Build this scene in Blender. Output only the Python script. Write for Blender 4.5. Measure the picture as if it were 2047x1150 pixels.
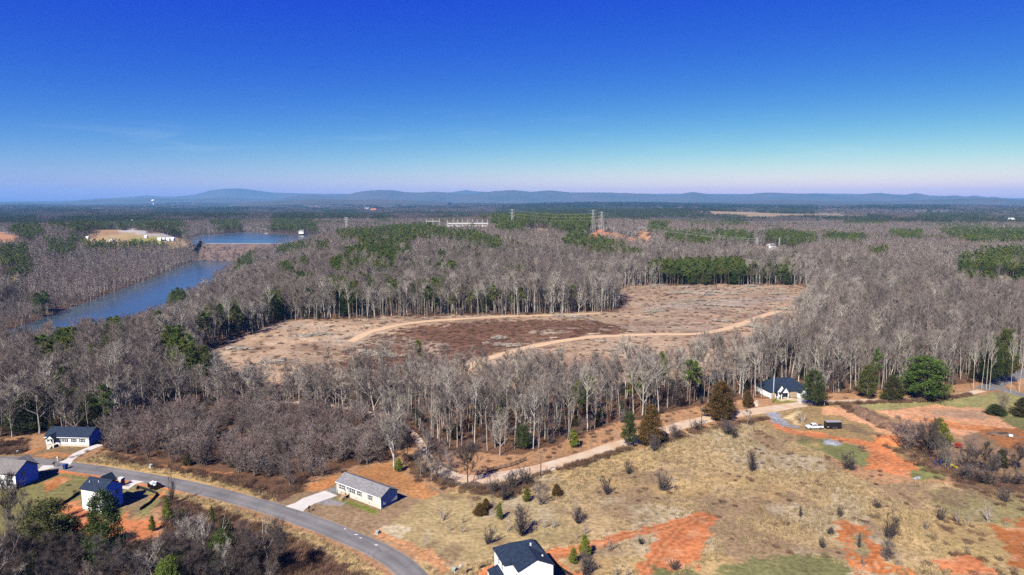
import bpy, bmesh, math, random
import numpy as np
from mathutils import Vector, Matrix, Euler

for _o in list(bpy.data.objects):
    bpy.data.objects.remove(_o)
SC = bpy.context.scene
COL = SC.collection
R = math.radians
random.seed(7)
RNG = np.random.default_rng(11)

# ------------------------------------------------------------------ camera
CAM_H = 80.0
PITCH = 7.3
FPX, CX, CY = 1364.0, 1023.5, 575.0
cam_d = bpy.data.cameras.new('camera')
cam_d.sensor_width = 36.0
cam_d.lens = 36.0 * FPX / 2047.0
cam_d.clip_start = 1.0
cam_d.clip_end = 60000.0
cam = bpy.data.objects.new('camera', cam_d)
cam.location = (0, 0, CAM_H)
cam.rotation_euler = (R(90 - PITCH), 0, 0)
COL.objects.link(cam)
SC.camera = cam

# ------------------------------------------------------------------ sky and sun
SUN_EL = 43.0
SUN_TRAVEL = (0.50, 0.866)            # ground direction in which the shadows fall
SUN_STRENGTH = 5.0
SKY_STRENGTH = 0.1
EXPOSURE = 1.08
HAZE_DENSITY = 4.8e-5
az_to_sun = math.atan2(-SUN_TRAVEL[0], -SUN_TRAVEL[1])      # clockwise from +Y
world = bpy.data.worlds.new('World')
SC.world = world
world.use_nodes = True
wn = world.node_tree
wn.nodes.clear()
N = wn.nodes.new
w_out = N('ShaderNodeOutputWorld'); w_bg = N('ShaderNodeBackground')
w_sky = N('ShaderNodeTexSky'); w_tc = N('ShaderNodeTexCoord')
w_sky.sky_type = 'NISHITA'; w_sky.sun_disc = False
w_sky.sun_elevation = R(SUN_EL); w_sky.sun_rotation = az_to_sun
w_sky.altitude = 300; w_sky.air_density = 1.0; w_sky.dust_density = 0.6; w_sky.ozone_density = 3.0
# the clear winter sky deepens quickly with height: the lookup direction is stretched upwards, all round the dome alike
w_map = N('ShaderNodeMapping'); w_map.vector_type = 'POINT'
w_map.inputs['Scale'].default_value = (1, 1, 1.3)
w_nrm = N('ShaderNodeVectorMath'); w_nrm.operation = 'NORMALIZE'
# deep, saturated winter blue: one response curve per channel, the same over the whole dome
w_sep = N('ShaderNodeSeparateColor'); w_com = N('ShaderNodeCombineColor')
def sky_curve(ch, ref, gain, power):
    a = N('ShaderNodeMath'); a.operation = 'MULTIPLY'; a.inputs[1].default_value = 0.1 / ref
    b = N('ShaderNodeMath'); b.operation = 'POWER'; b.inputs[1].default_value = power
    c = N('ShaderNodeMath'); c.operation = 'MULTIPLY'; c.inputs[1].default_value = gain / SKY_STRENGTH
    wn.links.new(w_sep.outputs[ch], a.inputs[0]); wn.links.new(a.outputs[0], b.inputs[0]); wn.links.new(b.outputs[0], c.inputs[0]); wn.links.new(c.outputs[0], w_com.inputs[ch])
sky_curve(0, .52, .215, 3.2); sky_curve(1, .68, .32, 2.25); sky_curve(2, .80, .365, .27)
w_bg.inputs['Strength'].default_value = SKY_STRENGTH
L = wn.links.new
L(w_tc.outputs['Generated'], w_map.inputs['Vector'])
L(w_map.outputs['Vector'], w_nrm.inputs[0])
L(w_nrm.outputs['Vector'], w_sky.inputs['Vector'])
L(w_sky.outputs['Color'], w_sep.inputs['Color'])
# thin cirrus
c_map = N('ShaderNodeMapping'); c_map.inputs['Scale'].default_value = (2.2, 2.2, 15.0)
c_map.inputs['Rotation'].default_value = (0, R(7), 0)
c_noi = N('ShaderNodeTexNoise'); c_noi.inputs['Scale'].default_value = 3.1
c_noi.inputs['Detail'].default_value = 7; c_noi.inputs['Roughness'].default_value = 0.62
c_noi.inputs['Distortion'].default_value = 0.6
c_rmp = N('ShaderNodeValToRGB')
c_rmp.color_ramp.elements[0].position = 0.56; c_rmp.color_ramp.elements[0].color = (0, 0, 0, 1)
c_rmp.color_ramp.elements[1].position = 0.85; c_rmp.color_ramp.elements[1].color = (0.16, 0.16, 0.16, 1)
c_mix = N('ShaderNodeMix'); c_mix.data_type = 'RGBA'
c_mix.inputs['B'].default_value = (4.2, 4.7, 5.2, 1)
L(w_tc.outputs['Generated'], c_map.inputs['Vector'])
L(c_map.outputs['Vector'], c_noi.inputs['Vector'])
L(c_noi.outputs['Fac'], c_rmp.inputs['Fac'])
# the wisps keep to a low bank above the horizon
c_sep = N('ShaderNodeSeparateXYZ'); c_band = N('ShaderNodeMapRange'); c_mul = N('ShaderNodeMath'); c_mul.operation = 'MULTIPLY'
c_band.inputs['From Min'].default_value = .14; c_band.inputs['From Max'].default_value = .07
L(w_tc.outputs['Generated'], c_sep.inputs[0]); L(c_sep.outputs['Z'], c_band.inputs['Value'])
L(c_rmp.outputs['Color'], c_mul.inputs[0]); L(c_band.outputs['Result'], c_mul.inputs[1]); L(c_mul.outputs[0], c_mix.inputs['Factor'])
L(w_com.outputs['Color'], c_mix.inputs['A'])
L(c_mix.outputs['Result'], w_bg.inputs['Color'])
L(w_bg.outputs['Background'], w_out.inputs['Surface'])

sun_d = bpy.data.lights.new('sun', 'SUN')
sun_d.energy = SUN_STRENGTH
sun_d.angle = R(0.53)
sun_d.color = (1.0, 0.94, 0.83)
sun = bpy.data.objects.new('sun', sun_d)
ce = math.cos(R(SUN_EL)); n_ = math.hypot(*SUN_TRAVEL)
ld = Vector((SUN_TRAVEL[0] / n_ * ce, SUN_TRAVEL[1] / n_ * ce, -math.sin(R(SUN_EL))))
sun.rotation_euler = ld.to_track_quat('-Z', 'Y').to_euler()
sun.location = (-200, -200, 400)
COL.objects.link(sun)

vs = SC.view_settings
vs.view_transform = 'Standard'; vs.look = 'None'; vs.gamma = 1.0; vs.use_curve_mapping = False
vs.exposure = EXPOSURE
SC.render.engine = 'CYCLES'
cy = SC.cycles
cy.max_bounces = 6; cy.diffuse_bounces = 0; cy.glossy_bounces = 2; cy.transmission_bounces = 2
cy.volume_bounces = 0; cy.use_adaptive_sampling = False; cy.transparent_max_bounces = 4
cy.caustics_reflective = False; cy.caustics_refractive = False
cy.sample_clamp_indirect = 3.0
cy.use_denoising = False
try:
    cy.denoiser = 'OPENIMAGEDENOISE'
    cy.denoising_input_passes = 'RGB_ALBEDO_NORMAL'
    cy.denoising_prefilter = 'ACCURATE'
except Exception:
    pass

# ------------------------------------------------------------------ numeric helpers
def smooth(a, b, x):
    t = np.clip((x - a) / (b - a), 0, 1)
    return t * t * (3 - 2 * t)

_LAT = np.random.default_rng(3).random((256, 256))
def vnoise(x, y, s, seed=0):
    x = np.asarray(x, float) / s + 17.3 * seed + 1000; y = np.asarray(y, float) / s + 9.7 * seed + 1000
    xi = np.floor(x).astype(int); yi = np.floor(y).astype(int)
    fx = x - xi; fy = y - yi
    fx = fx * fx * (3 - 2 * fx); fy = fy * fy * (3 - 2 * fy)
    g = lambda i, j: _LAT[i & 255, j & 255]
    return (g(xi, yi) * (1 - fx) + g(xi + 1, yi) * fx) * (1 - fy) + (g(xi, yi + 1) * (1 - fx) + g(xi + 1, yi + 1) * fx) * fy

def fbm(x, y, s, o=4, seed=0):
    t = 0; a = 1; w = 0
    for k in range(o):
        t = t + a * vnoise(x, y, s / 2 ** k, seed + k); w += a; a *= .5
    return t / w

def inpoly(px, py, poly):
    px = np.asarray(px, float); py = np.asarray(py, float)
    P = np.asarray(poly, float)
    out = np.zeros(px.shape, bool)
    x0, y0 = P.min(0); x1, y1 = P.max(0)
    m = (px >= x0) & (px <= x1) & (py >= y0) & (py <= y1)
    if not m.any():
        return out
    qx = px[m]; qy = py[m]; r = np.zeros(qx.shape, bool)
    n = len(P)
    for i in range(n):
        xa, ya = P[i]; xb, yb = P[i - 1]
        if ya == yb: continue
        c = ((ya > qy) != (yb > qy)) & (qx < (xb - xa) * (qy - ya) / (yb - ya) + xa)
        r ^= c
    out[m] = r
    return out

def segdist(px, py, line):
    d = np.full(np.shape(px), 1e9)
    L_ = np.asarray(line, float)
    for i in range(len(L_) - 1):
        a = L_[i]; b = L_[i + 1]; ab = b - a
        t = np.clip(((px - a[0]) * ab[0] + (py - a[1]) * ab[1]) / (ab @ ab), 0, 1)
        d = np.minimum(d, np.hypot(px - a[0] - t * ab[0], py - a[1] - t * ab[1]))
    return d

SP, CP = math.sin(R(PITCH)), math.cos(R(PITCH))
def ray(u, v):
    x = (u - CX) / FPX; yv = -(v - CY) / FPX
    return np.array([x, CP + yv * SP, -SP + yv * CP])
def on_plane(u, v, z=0.0):
    d = ray(u, v); t = (z - CAM_H) / d[2]
    return d[0] * t, d[1] * t
def plane_poly(pts, z=0.0):
    return np.array([on_plane(u, v, z) for u, v in pts])
def project(x, y, z):
    x = np.asarray(x, float); y = np.asarray(y, float); z = np.asarray(z, float) - CAM_H
    dep = y * CP - z * SP
    up = y * SP + z * CP
    return CX + FPX * x / dep, CY - FPX * up / dep, dep

# ------------------------------------------------------------------ terrain
RIVER_Z, LAKE_Z = -25.0, -3.0
river_line = np.array([on_plane(u, v, RIVER_Z) for u, v in
    [(-500, 710), (-250, 709), (-120, 708), (-30, 706), (40, 698), (106, 681), (177, 645), (250, 614), (320, 585), (390, 551), (432, 528), (455, 519)]])
lake_poly = np.array([on_plane(u, v, LAKE_Z) for u, v in
    [(383, 489), (380, 476), (400, 470), (440, 468), (490, 464), (540, 467), (600, 470), (650, 470), (690, 474), (660, 484), (600, 490), (560, 490)]])
pond_poly = np.array([on_plane(u, v, 0) for u, v in [(832, 428), (850, 423), (880, 423.5), (868, 428)]])
HILLS = [(on_plane(250, 480), 14, 130), (on_plane(1090, 468), 12, 170), (on_plane(1200, 480), 6, 120),
         (on_plane(830, 500), 16, 260), (on_plane(930, 468), 10, 150), (on_plane(1370, 480), 8, 200),
         (on_plane(1250, 415), 28, 900), (on_plane(40, 490), 12, 120), (on_plane(1980, 540), 3, 90)]
dam_a = np.array(on_plane(396, 488, 0)); dam_b = np.array(on_plane(590, 489, 0))
def height(x, y):
    x = np.asarray(x, float); y = np.asarray(y, float)
    r = np.hypot(x, y)
    h = 10 * smooth(330, 900, r) * (fbm(x, y, 420, 3, 1) - .35)
    h = h + 62 * smooth(1900, 4200, r) * (fbm(x, y, 1500, 3, 5) - .5)
    for (hx, hy), a, s in HILLS:
        h = h + a * np.exp(-((x - hx) ** 2 + (y - hy) ** 2) / (2 * s * s)) * smooth(350, 550, r)
    h = h + 5 * np.exp(-((x + 60) ** 2 / (2 * 150 ** 2) + (y - 430) ** 2 / (2 * 60 ** 2)))
    d = segdist(x, y, river_line)
    wd = 40 + 12 * (fbm(x, y, 120, 2, 9) - .5)
    k = smooth(0, 190, d - wd)
    h = (RIVER_Z - 1.6) * (1 - k) + h * k + (1 - k) * np.clip((d - wd) * .12, 0, 2.0)
    h = np.where(d < wd, RIVER_Z - 1.6, h)
    # lake basin and pond basin
    dl = segdist(x, y, np.vstack([lake_poly, lake_poly[:1]]))
    ins = inpoly(x, y, lake_poly)
    kl = np.where(ins, 0, np.where(d < 300, smooth(0, 60, dl), smooth(0, 140, dl)))
    h = h * kl + (1 - kl) * np.where(ins, LAKE_Z - .4 - np.clip(dl * .2, 0, 3), LAKE_Z + .7)
    h = np.where(~ins & (dl < 200) & (d >= 300), np.maximum(h, LAKE_Z + .7), h)
    dp = segdist(x, y, np.vstack([pond_poly, pond_poly[:1]])); ip = inpoly(x, y, pond_poly)
    kp = np.where(ip, 0, smooth(0, 400, dp))
    h = h * kp + (1 - kp) * np.where(ip, -4.0, 0.0)
    return h

def G(u, v):
    """the ground point seen at pixel (u, v)"""
    d = ray(u, v)
    ts = np.concatenate([np.arange(60, 900, 2.0), np.geomspace(900, 20000, 1500)])
    zz = CAM_H + d[2] * ts - height(d[0] * ts, d[1] * ts)
    i = np.argmax(zz < 0)
    if zz[i] >= 0:
        i = len(ts) - 1
    t0, t1 = ts[max(i - 1, 0)], ts[i]
    for _ in range(25):
        tm = .5 * (t0 + t1)
        if CAM_H + d[2] * tm - float(height(d[0] * tm, d[1] * tm)) < 0: t1 = tm
        else: t0 = tm
    x, y = d[0] * t1, d[1] * t1
    return x, y, float(height(x, y))
def gpoly(pts):
    return np.array([G(u, v)[:2] for u, v in pts])

# ------------------------------------------------------------------ object helpers
def tag(o, label=None, cat=None, group=None, kind=None):
    if label: o['label'] = label
    if cat: o['category'] = cat
    if group: o['group'] = group
    if kind: o['kind'] = kind
    return o
class MB:
    """collects simple shapes for ONE mesh object"""
    def __init__(s): s.v = []; s.f = []; s.mi = []
    def add(s, vs_, fs, m=0):
        b = len(s.v); s.v += [tuple(p) for p in vs_]; s.f += [tuple(i + b for i in f) for f in fs]; s.mi += [m] * len(fs); return s
    def box(s, x0, x1, y0, y1, z0, z1, m=0):
        return s.add([(x0, y0, z0), (x1, y0, z0), (x1, y1, z0), (x0, y1, z0), (x0, y0, z1), (x1, y0, z1), (x1, y1, z1), (x0, y1, z1)],
                     [(3, 2, 1, 0), (4, 5, 6, 7), (0, 1, 5, 4), (1, 2, 6, 5), (2, 3, 7, 6), (3, 0, 4, 7)], m)
    def prism(s, prof, axis, a, b, m=0):
        """profile of 2-D points swept along an axis from a to b"""
        n = len(prof)
        def P(p, t): return (t, p[0], p[1]) if axis == 'x' else ((p[0], t, p[1]) if axis == 'y' else (p[0], p[1], t))
        fs = [tuple(range(n))[::-1], tuple(range(n, 2 * n))] + [(i, (i + 1) % n, n + (i + 1) % n, n + i) for i in range(n)]
        return s.add([P(p, a) for p in prof] + [P(p, b) for p in prof], fs, m)
    def tube(s, pts, rad, n=6, m=0, cap=False):
        b = len(s.v); k = len(pts)
        for i, p in enumerate(pts):
            p = Vector(p); q = Vector(pts[min(i + 1, k - 1)]); o = Vector(pts[max(i - 1, 0)])
            t = (q - o)
            if t.length < 1e-9: t = Vector((0, 0, 1))
            t.normalize()
            a = t.cross(Vector((1, 0, 0)) if abs(t.x) < .8 else Vector((0, 1, 0))).normalized(); c = t.cross(a)
            rr = rad[i] if hasattr(rad, '__len__') else rad
            for j in range(n):
                an = 2 * math.pi * j / n
                s.v.append(tuple(p + (a * math.cos(an) + c * math.sin(an)) * rr))
        for i in range(k - 1):
            for j in range(n):
                s.f.append((b + i * n + j, b + i * n + (j + 1) % n, b + (i + 1) * n + (j + 1) % n, b + (i + 1) * n + j)); s.mi.append(m)
        if cap:
            s.f.append(tuple(b + j for j in range(n))[::-1]); s.f.append(tuple(b + (k - 1) * n + j for j in range(n))); s.mi += [m, m]
        return s
    def mesh(s, name, mats, smooth_=False):
        me = bpy.data.meshes.new(name)
        me.from_pydata(s.v, [], s.f)
        for m in (mats if isinstance(mats, (list, tuple)) else [mats]): me.materials.append(m)
        if max(s.mi, default=0) > 0: me.polygons.foreach_set('material_index', s.mi)
        if smooth_: me.polygons.foreach_set('use_smooth', [True] * len(s.f))
        me.update(); return me
    def build(s, name, mats, parent=None, smooth_=False):
        o = bpy.data.objects.new(name, s.mesh(name, mats, smooth_)); COL.objects.link(o)
        if parent is not None: o.parent = parent
        return o
def empty(name, loc, rz=0.0, label=None, cat=None, group=None):
    o = bpy.data.objects.new(name, None); COL.objects.link(o)
    o.location = loc; o.rotation_euler = (0, 0, rz); o.empty_display_size = .5
    return tag(o, label, cat, group)
def inst(name, me, parent=None):
    o = bpy.data.objects.new(name, me); COL.objects.link(o)
    if parent is not None: o.parent = parent
    return o

# ------------------------------------------------------------------ materials
def mat(name, col, rough=.8, noise=None, amt=.25, rnd=0.0, bump=0.0, spec=.3, metal=0.0, col2=None, rnd_col=None, coords='Object'):
    """principled with a noise mottle (noise = scale), a per-object brightness change (rnd) and a second colour by object (rnd_col)"""
    m = bpy.data.materials.new(name); m.use_nodes = True
    col = tuple(c * .66 for c in col); col2 = tuple(c * .66 for c in col2) if col2 else None; rnd_col = tuple(c * .66 for c in rnd_col) if rnd_col else None
    nt = m.node_tree; b = nt.nodes['Principled BSDF']
    b.inputs['Roughness'].default_value = rough; b.inputs['Metallic'].default_value = metal
    b.inputs['Specular IOR Level'].default_value = spec
    b.inputs['Base Color'].default_value = (*col, 1)
    cur = None
    def rgb(c):
        n = nt.nodes.new('ShaderNodeRGB'); n.outputs[0].default_value = (*c, 1); return n.outputs[0]
    if rnd or rnd_col:
        oi = nt.nodes.new('ShaderNodeObjectInfo')
    if rnd_col:
        mx = nt.nodes.new('ShaderNodeMix'); mx.data_type = 'RGBA'
        nt.links.new(oi.outputs['Random'], mx.inputs['Factor'])
        mx.inputs['A'].default_value = (*col, 1); mx.inputs['B'].default_value = (*rnd_col, 1)
        cur = mx.outputs['Result']
    if noise:
        tc = nt.nodes.new('ShaderNodeTexCoord'); no = nt.nodes.new('ShaderNodeTexNoise')
        no.inputs['Scale'].default_value = noise; no.inputs['Detail'].default_value = 4
        nt.links.new(tc.outputs[coords], no.inputs['Vector'])
        mr = nt.nodes.new('ShaderNodeMapRange'); mr.inputs['From Min'].default_value = .3; mr.inputs['From Max'].default_value = .7
        mr.inputs['To Min'].default_value = 1 - amt; mr.inputs['To Max'].default_value = 1 + amt
        nt.links.new(no.outputs['Fac'], mr.inputs['Value'])
        if col2:
            mr.inputs['To Min'].default_value = 0; mr.inputs['To Max'].default_value = 1
            mx = nt.nodes.new('ShaderNodeMix'); mx.data_type = 'RGBA'
            nt.links.new(mr.outputs['Result'], mx.inputs['Factor'])
            nt.links.new(cur or rgb(col), mx.inputs['A']); mx.inputs['B'].default_value = (*col2, 1)
            cur = mx.outputs['Result']
        else:
            vm = nt.nodes.new('ShaderNodeVectorMath'); vm.operation = 'SCALE'
            nt.links.new(cur or rgb(col), vm.inputs[0]); nt.links.new(mr.outputs['Result'], vm.inputs['Scale'])
            cur = vm.outputs['Vector']
        if bump:
            bp = nt.nodes.new('ShaderNodeBump'); bp.inputs['Strength'].default_value = bump; bp.inputs['Distance'].default_value = .1
            nt.links.new(no.outputs['Fac'], bp.inputs['Height']); nt.links.new(bp.outputs['Normal'], b.inputs['Normal'])
    if rnd:
        mu = nt.nodes.new('ShaderNodeMath'); mu.operation = 'MULTIPLY'; mu.inputs[1].default_value = 7.31
        fr = nt.nodes.new('ShaderNodeMath'); fr.operation = 'FRACT'
        nt.links.new(oi.outputs['Random'], mu.inputs[0]); nt.links.new(mu.outputs[0], fr.inputs[0])
        mr = nt.nodes.new('ShaderNodeMapRange'); mr.inputs['To Min'].default_value = 1 - rnd; mr.inputs['To Max'].default_value = 1 + rnd
        nt.links.new(fr.outputs[0], mr.inputs['Value'])
        vm = nt.nodes.new('ShaderNodeVectorMath'); vm.operation = 'SCALE'
        nt.links.new(cur or rgb(col), vm.inputs[0]); nt.links.new(mr.outputs['Result'], vm.inputs['Scale'])
        cur = vm.outputs['Vector']
    if cur is not None: nt.links.new(cur, b.inputs['Base Color'])
    return m
M = {}
M['bark'] = mat('bark_grey', (.42, .375, .33), .9, 3.0, .3, rnd=.3, spec=.1)
M['bark_white'] = mat('bark_pale', (.62, .57, .50), .85, 2.0, .3, rnd=.15, spec=.1)
M['bark_dark'] = mat('bark_dark', (.085, .072, .066), .9, 3.0, .3, rnd=.25, spec=.1)
M['bark_pine'] = mat('bark_pine', (.21, .155, .12), .9, 3.0, .3, rnd=.25, spec=.1)
M['twig'] = mat('twigs_grey', (.20, .17, .158), .9, rnd=.4, rnd_col=(.262, .205, .175), spec=.08)
M['twig_red'] = mat('twigs_reddish', (.235, .155, .14), .9, rnd=.3, rnd_col=(.26, .21, .19), spec=.08)
M['twig_far'] = mat('twigs_far', (.125, .105, .11), .9, rnd=.35, rnd_col=(.16, .12, .11), spec=.05)  # darker, bluer copy of the grey twigs: dimming with distance put into the colour
M['twig_dark'] = mat('twigs_dark', (.12, .10, .097), .9, rnd=.3, rnd_col=(.115, .088, .08), spec=.08)
M['twig_pale'] = mat('twigs_pale', (.40, .35, .30), .9, rnd=.2, spec=.08)
M['needle'] = mat('pine_needles', (.07, .125, .018), .65, rnd=.4, rnd_col=(.145, .165, .022), spec=.25, noise=.9, amt=.35)
M['needle_olive'] = mat('olive_needles', (.044, .072, .017), .65, rnd=.25, rnd_col=(.085, .095, .02), spec=.2, noise=.8, amt=.4)
M['bark_mid'] = mat('bark_brown_grey', (.20, .165, .15), .9, 3.0, .3, rnd=.25, spec=.1)
M['needle_bright'] = mat('bright_needles', (.12, .165, .02), .65, rnd=.25, rnd_col=(.19, .19, .022), spec=.25, noise=.9, amt=.35)
M['needle_rust'] = mat('rusty_cedar_sprays', (.17, .085, .025), .75, rnd=.2, rnd_col=(.19, .09, .026), spec=.15, noise=.7, amt=.5, col2=(.085, .07, .022))
M['needle_dark'] = mat('dark_cedar_sprays', (.042, .066, .02), .7, rnd=.25, rnd_col=(.07, .062, .02), spec=.2, noise=.9, amt=.35)
M['asphalt'] = mat('asphalt', (.205, .195, .185), .85, .12, .22, bump=.05, spec=.25, coords='Object')
M['leaf_rust'] = mat('clinging_brown_leaves', (.25, .105, .045), .8, rnd=.3, rnd_col=(.30, .16, .07), spec=.1)
M['track'] = mat('tan_track', (.68, .47, .27), .95, .3, .2, bump=.3, spec=.1, col2=(.58, .41, .26))
# asphalt: paler wheel paths and dusty edges
_am = M['asphalt']; _nt = _am.node_tree; _b = _nt.nodes['Principled BSDF']; _old = _b.inputs['Base Color'].links[0].from_socket
_a = _nt.nodes.new('ShaderNodeAttribute'); _a.attribute_name = 'across'
_r = _nt.nodes.new('ShaderNodeValToRGB'); _e = _r.color_ramp.elements
_e[0].position = 0; _e[0].color = (.88, .88, .88, 1); _e[1].position = 1; _e[1].color = (1.5, 1.4, 1.2, 1)
for _p, _c in ((.3, .98), (.5, 1.12), (.68, .98), (.86, .92)):
    _q = _e.new(_p); _q.color = (_c, _c, _c, 1)
_v = _nt.nodes.new('ShaderNodeVectorMath'); _v.operation = 'MULTIPLY'
_vo = _nt.nodes.new('ShaderNodeTexVoronoi'); _vo.feature = 'DISTANCE_TO_EDGE'; _vo.inputs['Scale'].default_value = .16
_tc = _nt.nodes.new('ShaderNodeTexCoord'); _nt.links.new(_tc.outputs['Object'], _vo.inputs['Vector'])
_cr = _nt.nodes.new('ShaderNodeMapRange'); _cr.inputs['From Max'].default_value = .02; _cr.inputs['To Min'].default_value = .72; _cr.inputs['To Max'].default_value = 1
_nt.links.new(_vo.outputs['Distance'], _cr.inputs['Value'])
_w = _nt.nodes.new('ShaderNodeVectorMath'); _w.operation = 'SCALE'
_nt.links.new(_a.outputs['Fac'], _r.inputs['Fac']); _nt.links.new(_old, _v.inputs[0]); _nt.links.new(_r.outputs['Color'], _v.inputs[1])
_nt.links.new(_v.outputs['Vector'], _w.inputs[0]); _nt.links.new(_cr.outputs['Result'], _w.inputs['Scale']); _nt.links.new(_w.outputs['Vector'], _b.inputs['Base Color'])
M['dirt_road'] = mat('packed_dirt', (.56, .37, .22), .95, .22, .3, bump=.3, spec=.1, col2=(.66, .55, .42))
M['concrete'] = mat('concrete', (.64, .60, .54), .85, .5, .1, spec=.2)
M['white_siding'] = mat('white_siding', (1.12, 1.12, 1.10), .6, 1.5, .06, spec=.3)
M['cream_siding'] = mat('cream_siding', (.95, .85, .66), .6, 1.5, .06, spec=.3)
M['beige_block'] = mat('beige_foundation', (.66, .61, .50), .85, 2.0, .08)
M['roof_black'] = mat('black_shingles', (.016, .029, .058), .85, 1.6, .45, bump=.3, spec=.25)
M['roof_grey'] = mat('grey_shingles', (.225, .22, .225), .9, 1.8, .28, bump=.3, spec=.15)
M['roof_taupe'] = mat('taupe_shingles', (.20, .185, .18), .9, 1.8, .28, bump=.3, spec=.15)
M['trim_white'] = mat('white_trim', (1.15, 1.15, 1.15), .5)
M['glass'] = mat('window_glass', (.05, .065, .085), .08, spec=.8)
M['shutter'] = mat('dark_shutters', (.06, .07, .09), .6)
M['wood_new'] = mat('new_lumber', (.55, .38, .22), .8, 3, .2)
M['wood_old'] = mat('weathered_wood', (.13, .10, .08), .9, 3, .3)
M['log'] = mat('bleached_logs', (.50, .41, .30), .9, 2, .25, rnd=.2)
M['black_cloth'] = mat('black_cloth', (.012, .012, .014), .9)
M['white_paint'] = mat('white_paint', (1.0, 1.0, 1.0), .3, spec=.5)
M['black_paint'] = mat('black_paint', (.012, .012, .016), .25, spec=.5)
M['rubber'] = mat('rubber', (.015, .015, .015), .9)
M['metal'] = mat('grey_metal', (.5, .5, .52), .4, metal=.8)
M['steel_pale'] = mat('galvanised_steel', (.62, .62, .60), .6, metal=.0)
M['wire'] = mat('weathered_wire', (.40, .40, .40), .7)
M['scrap'] = mat('dark_scrap', (.045, .04, .036), .9, 2, .3)
M['orange_plastic'] = mat('orange_plastic', (.62, .13, .06), .5)
M['blue_plastic'] = mat('blue_plastic', (.02, .045, .22), .5)
M['yellow_plastic'] = mat('yellow_plastic', (.8, .62, .02), .4)
M['green_plastic'] = mat('green_plastic', (.02, .22, .1), .5)
M['pale_green'] = mat('pale_green_metal', (.36, .42, .37), .6)
M['red_leaf'] = mat('red_leaves', (.62, .05, .03), .6, rnd=.2)
M['windrow'] = mat('windrow_debris', (.30, .185, .115), .95, .8, .4, bump=.8, spec=.05, col2=(.14, .085, .06))
M['clay'] = mat('orange_clay', (.54, .20, .075), .95, .6, .3, bump=.3, spec=.1)
M['stone'] = mat('grey_gravel', (.30, .31, .33), .95, 1.5, .35, bump=.4, spec=.1)
M['riprap'] = mat('riprap', (.21, .15, .115), .95, .07, .35, bump=.6, spec=.1, col2=(.115, .085, .085))
M['dark_rock'] = mat('dark_rock', (.05, .045, .045), .95, .1, .4)
M['grass_dry'] = mat('dry_grass_blades', (.47, .345, .165), .9, rnd=.35, rnd_col=(.33, .25, .15), spec=.1)
M['brush'] = mat('dead_brush', (.27, .165, .10), .95, rnd=.4, rnd_col=(.145, .085, .066), spec=.05)
M['grey_plastic'] = mat('grey_plastic', (.35, .35, .36), .6)
M['brown_door'] = mat('brown_door', (.10, .06, .04), .6)
M['stone_veneer'] = mat('tan_stone_veneer', (.50, .38, .27), .9, 3.0, .35)
# ------------------------------------------------------------------ ground sheet
def axis_angles():
    fine = np.arange(-43, 43.01, .25)
    rest = np.arange(43, 317.01, 4.0)[1:-1]
    return np.radians(np.concatenate([fine, rest]))
ang = axis_angles()
rad_ = np.concatenate([[.01, 30, 60, 85], np.geomspace(100, 700, 380), np.geomspace(700, 30000, 230)[1:]])
A_, R_ = np.meshgrid(ang, rad_)
gx = R_ * np.sin(A_); gy = R_ * np.cos(A_)
gz = height(gx, gy)

LITTER = (.15, .08, .047); DRY = (.47, .335, .172); MOWN = (.37, .28, .135); LAWNB = (.30, .205, .115)
CLAY = (.56, .205, .08); CLAYP = (.62, .33, .175); BRUSHC = (.125, .068, .046); GREENB = (.225, .20, .075)
LUSH = (.19, .18, .072); TAN = (.46, .32, .14); CLEAR = (.42, .29, .185); HEATH = (.185, .095, .062)
TRACK = (.62, .45, .27); GRAVEL = (.30, .31, .335); SHOULD = (.40, .225, .115); STRAW = (.66, .50, .27)
FARC = (.105, .075, .062)
# (pixel outline at ground level, colour, edge wander in metres)
OPEN = [(-80, 880), (60, 872), (90, 868), (205, 874), (218, 905), (300, 918), (400, 938), (480, 955), (560, 978), (640, 955), (700, 932), (780, 917),
        (805, 905), (820, 885), (835, 895), (862, 912), (880, 908), (905, 903), (1000, 910), (1060, 903), (1120, 888), (1180, 866), (1230, 848), (1310, 830), (1400, 810),
        (1500, 798), (1528, 795), (1538, 772), (1606, 770), (1625, 790), (1700, 786), (1800, 778), (1900, 772), (1960, 764), (2060, 733), (2300, 690),
        (2800, 1300), (-600, 1300)]
CLEARING = [(385, 722), (412, 704), (470, 680), (530, 656), (562, 641), (640, 641), (760, 636), (900, 632), (1040, 629), (1130, 627), (1232, 621), (1240, 600), (1222, 573), (1300, 571), (1450, 570),
            (1612, 570), (1625, 610), (1610, 650), (1560, 705), (1490, 748), (1400, 768), (1300, 766), (1200, 784), (1080, 772), (960, 786), (860, 778), (760, 792), (680, 782), (560, 790), (470, 776), (410, 756)]
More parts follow.
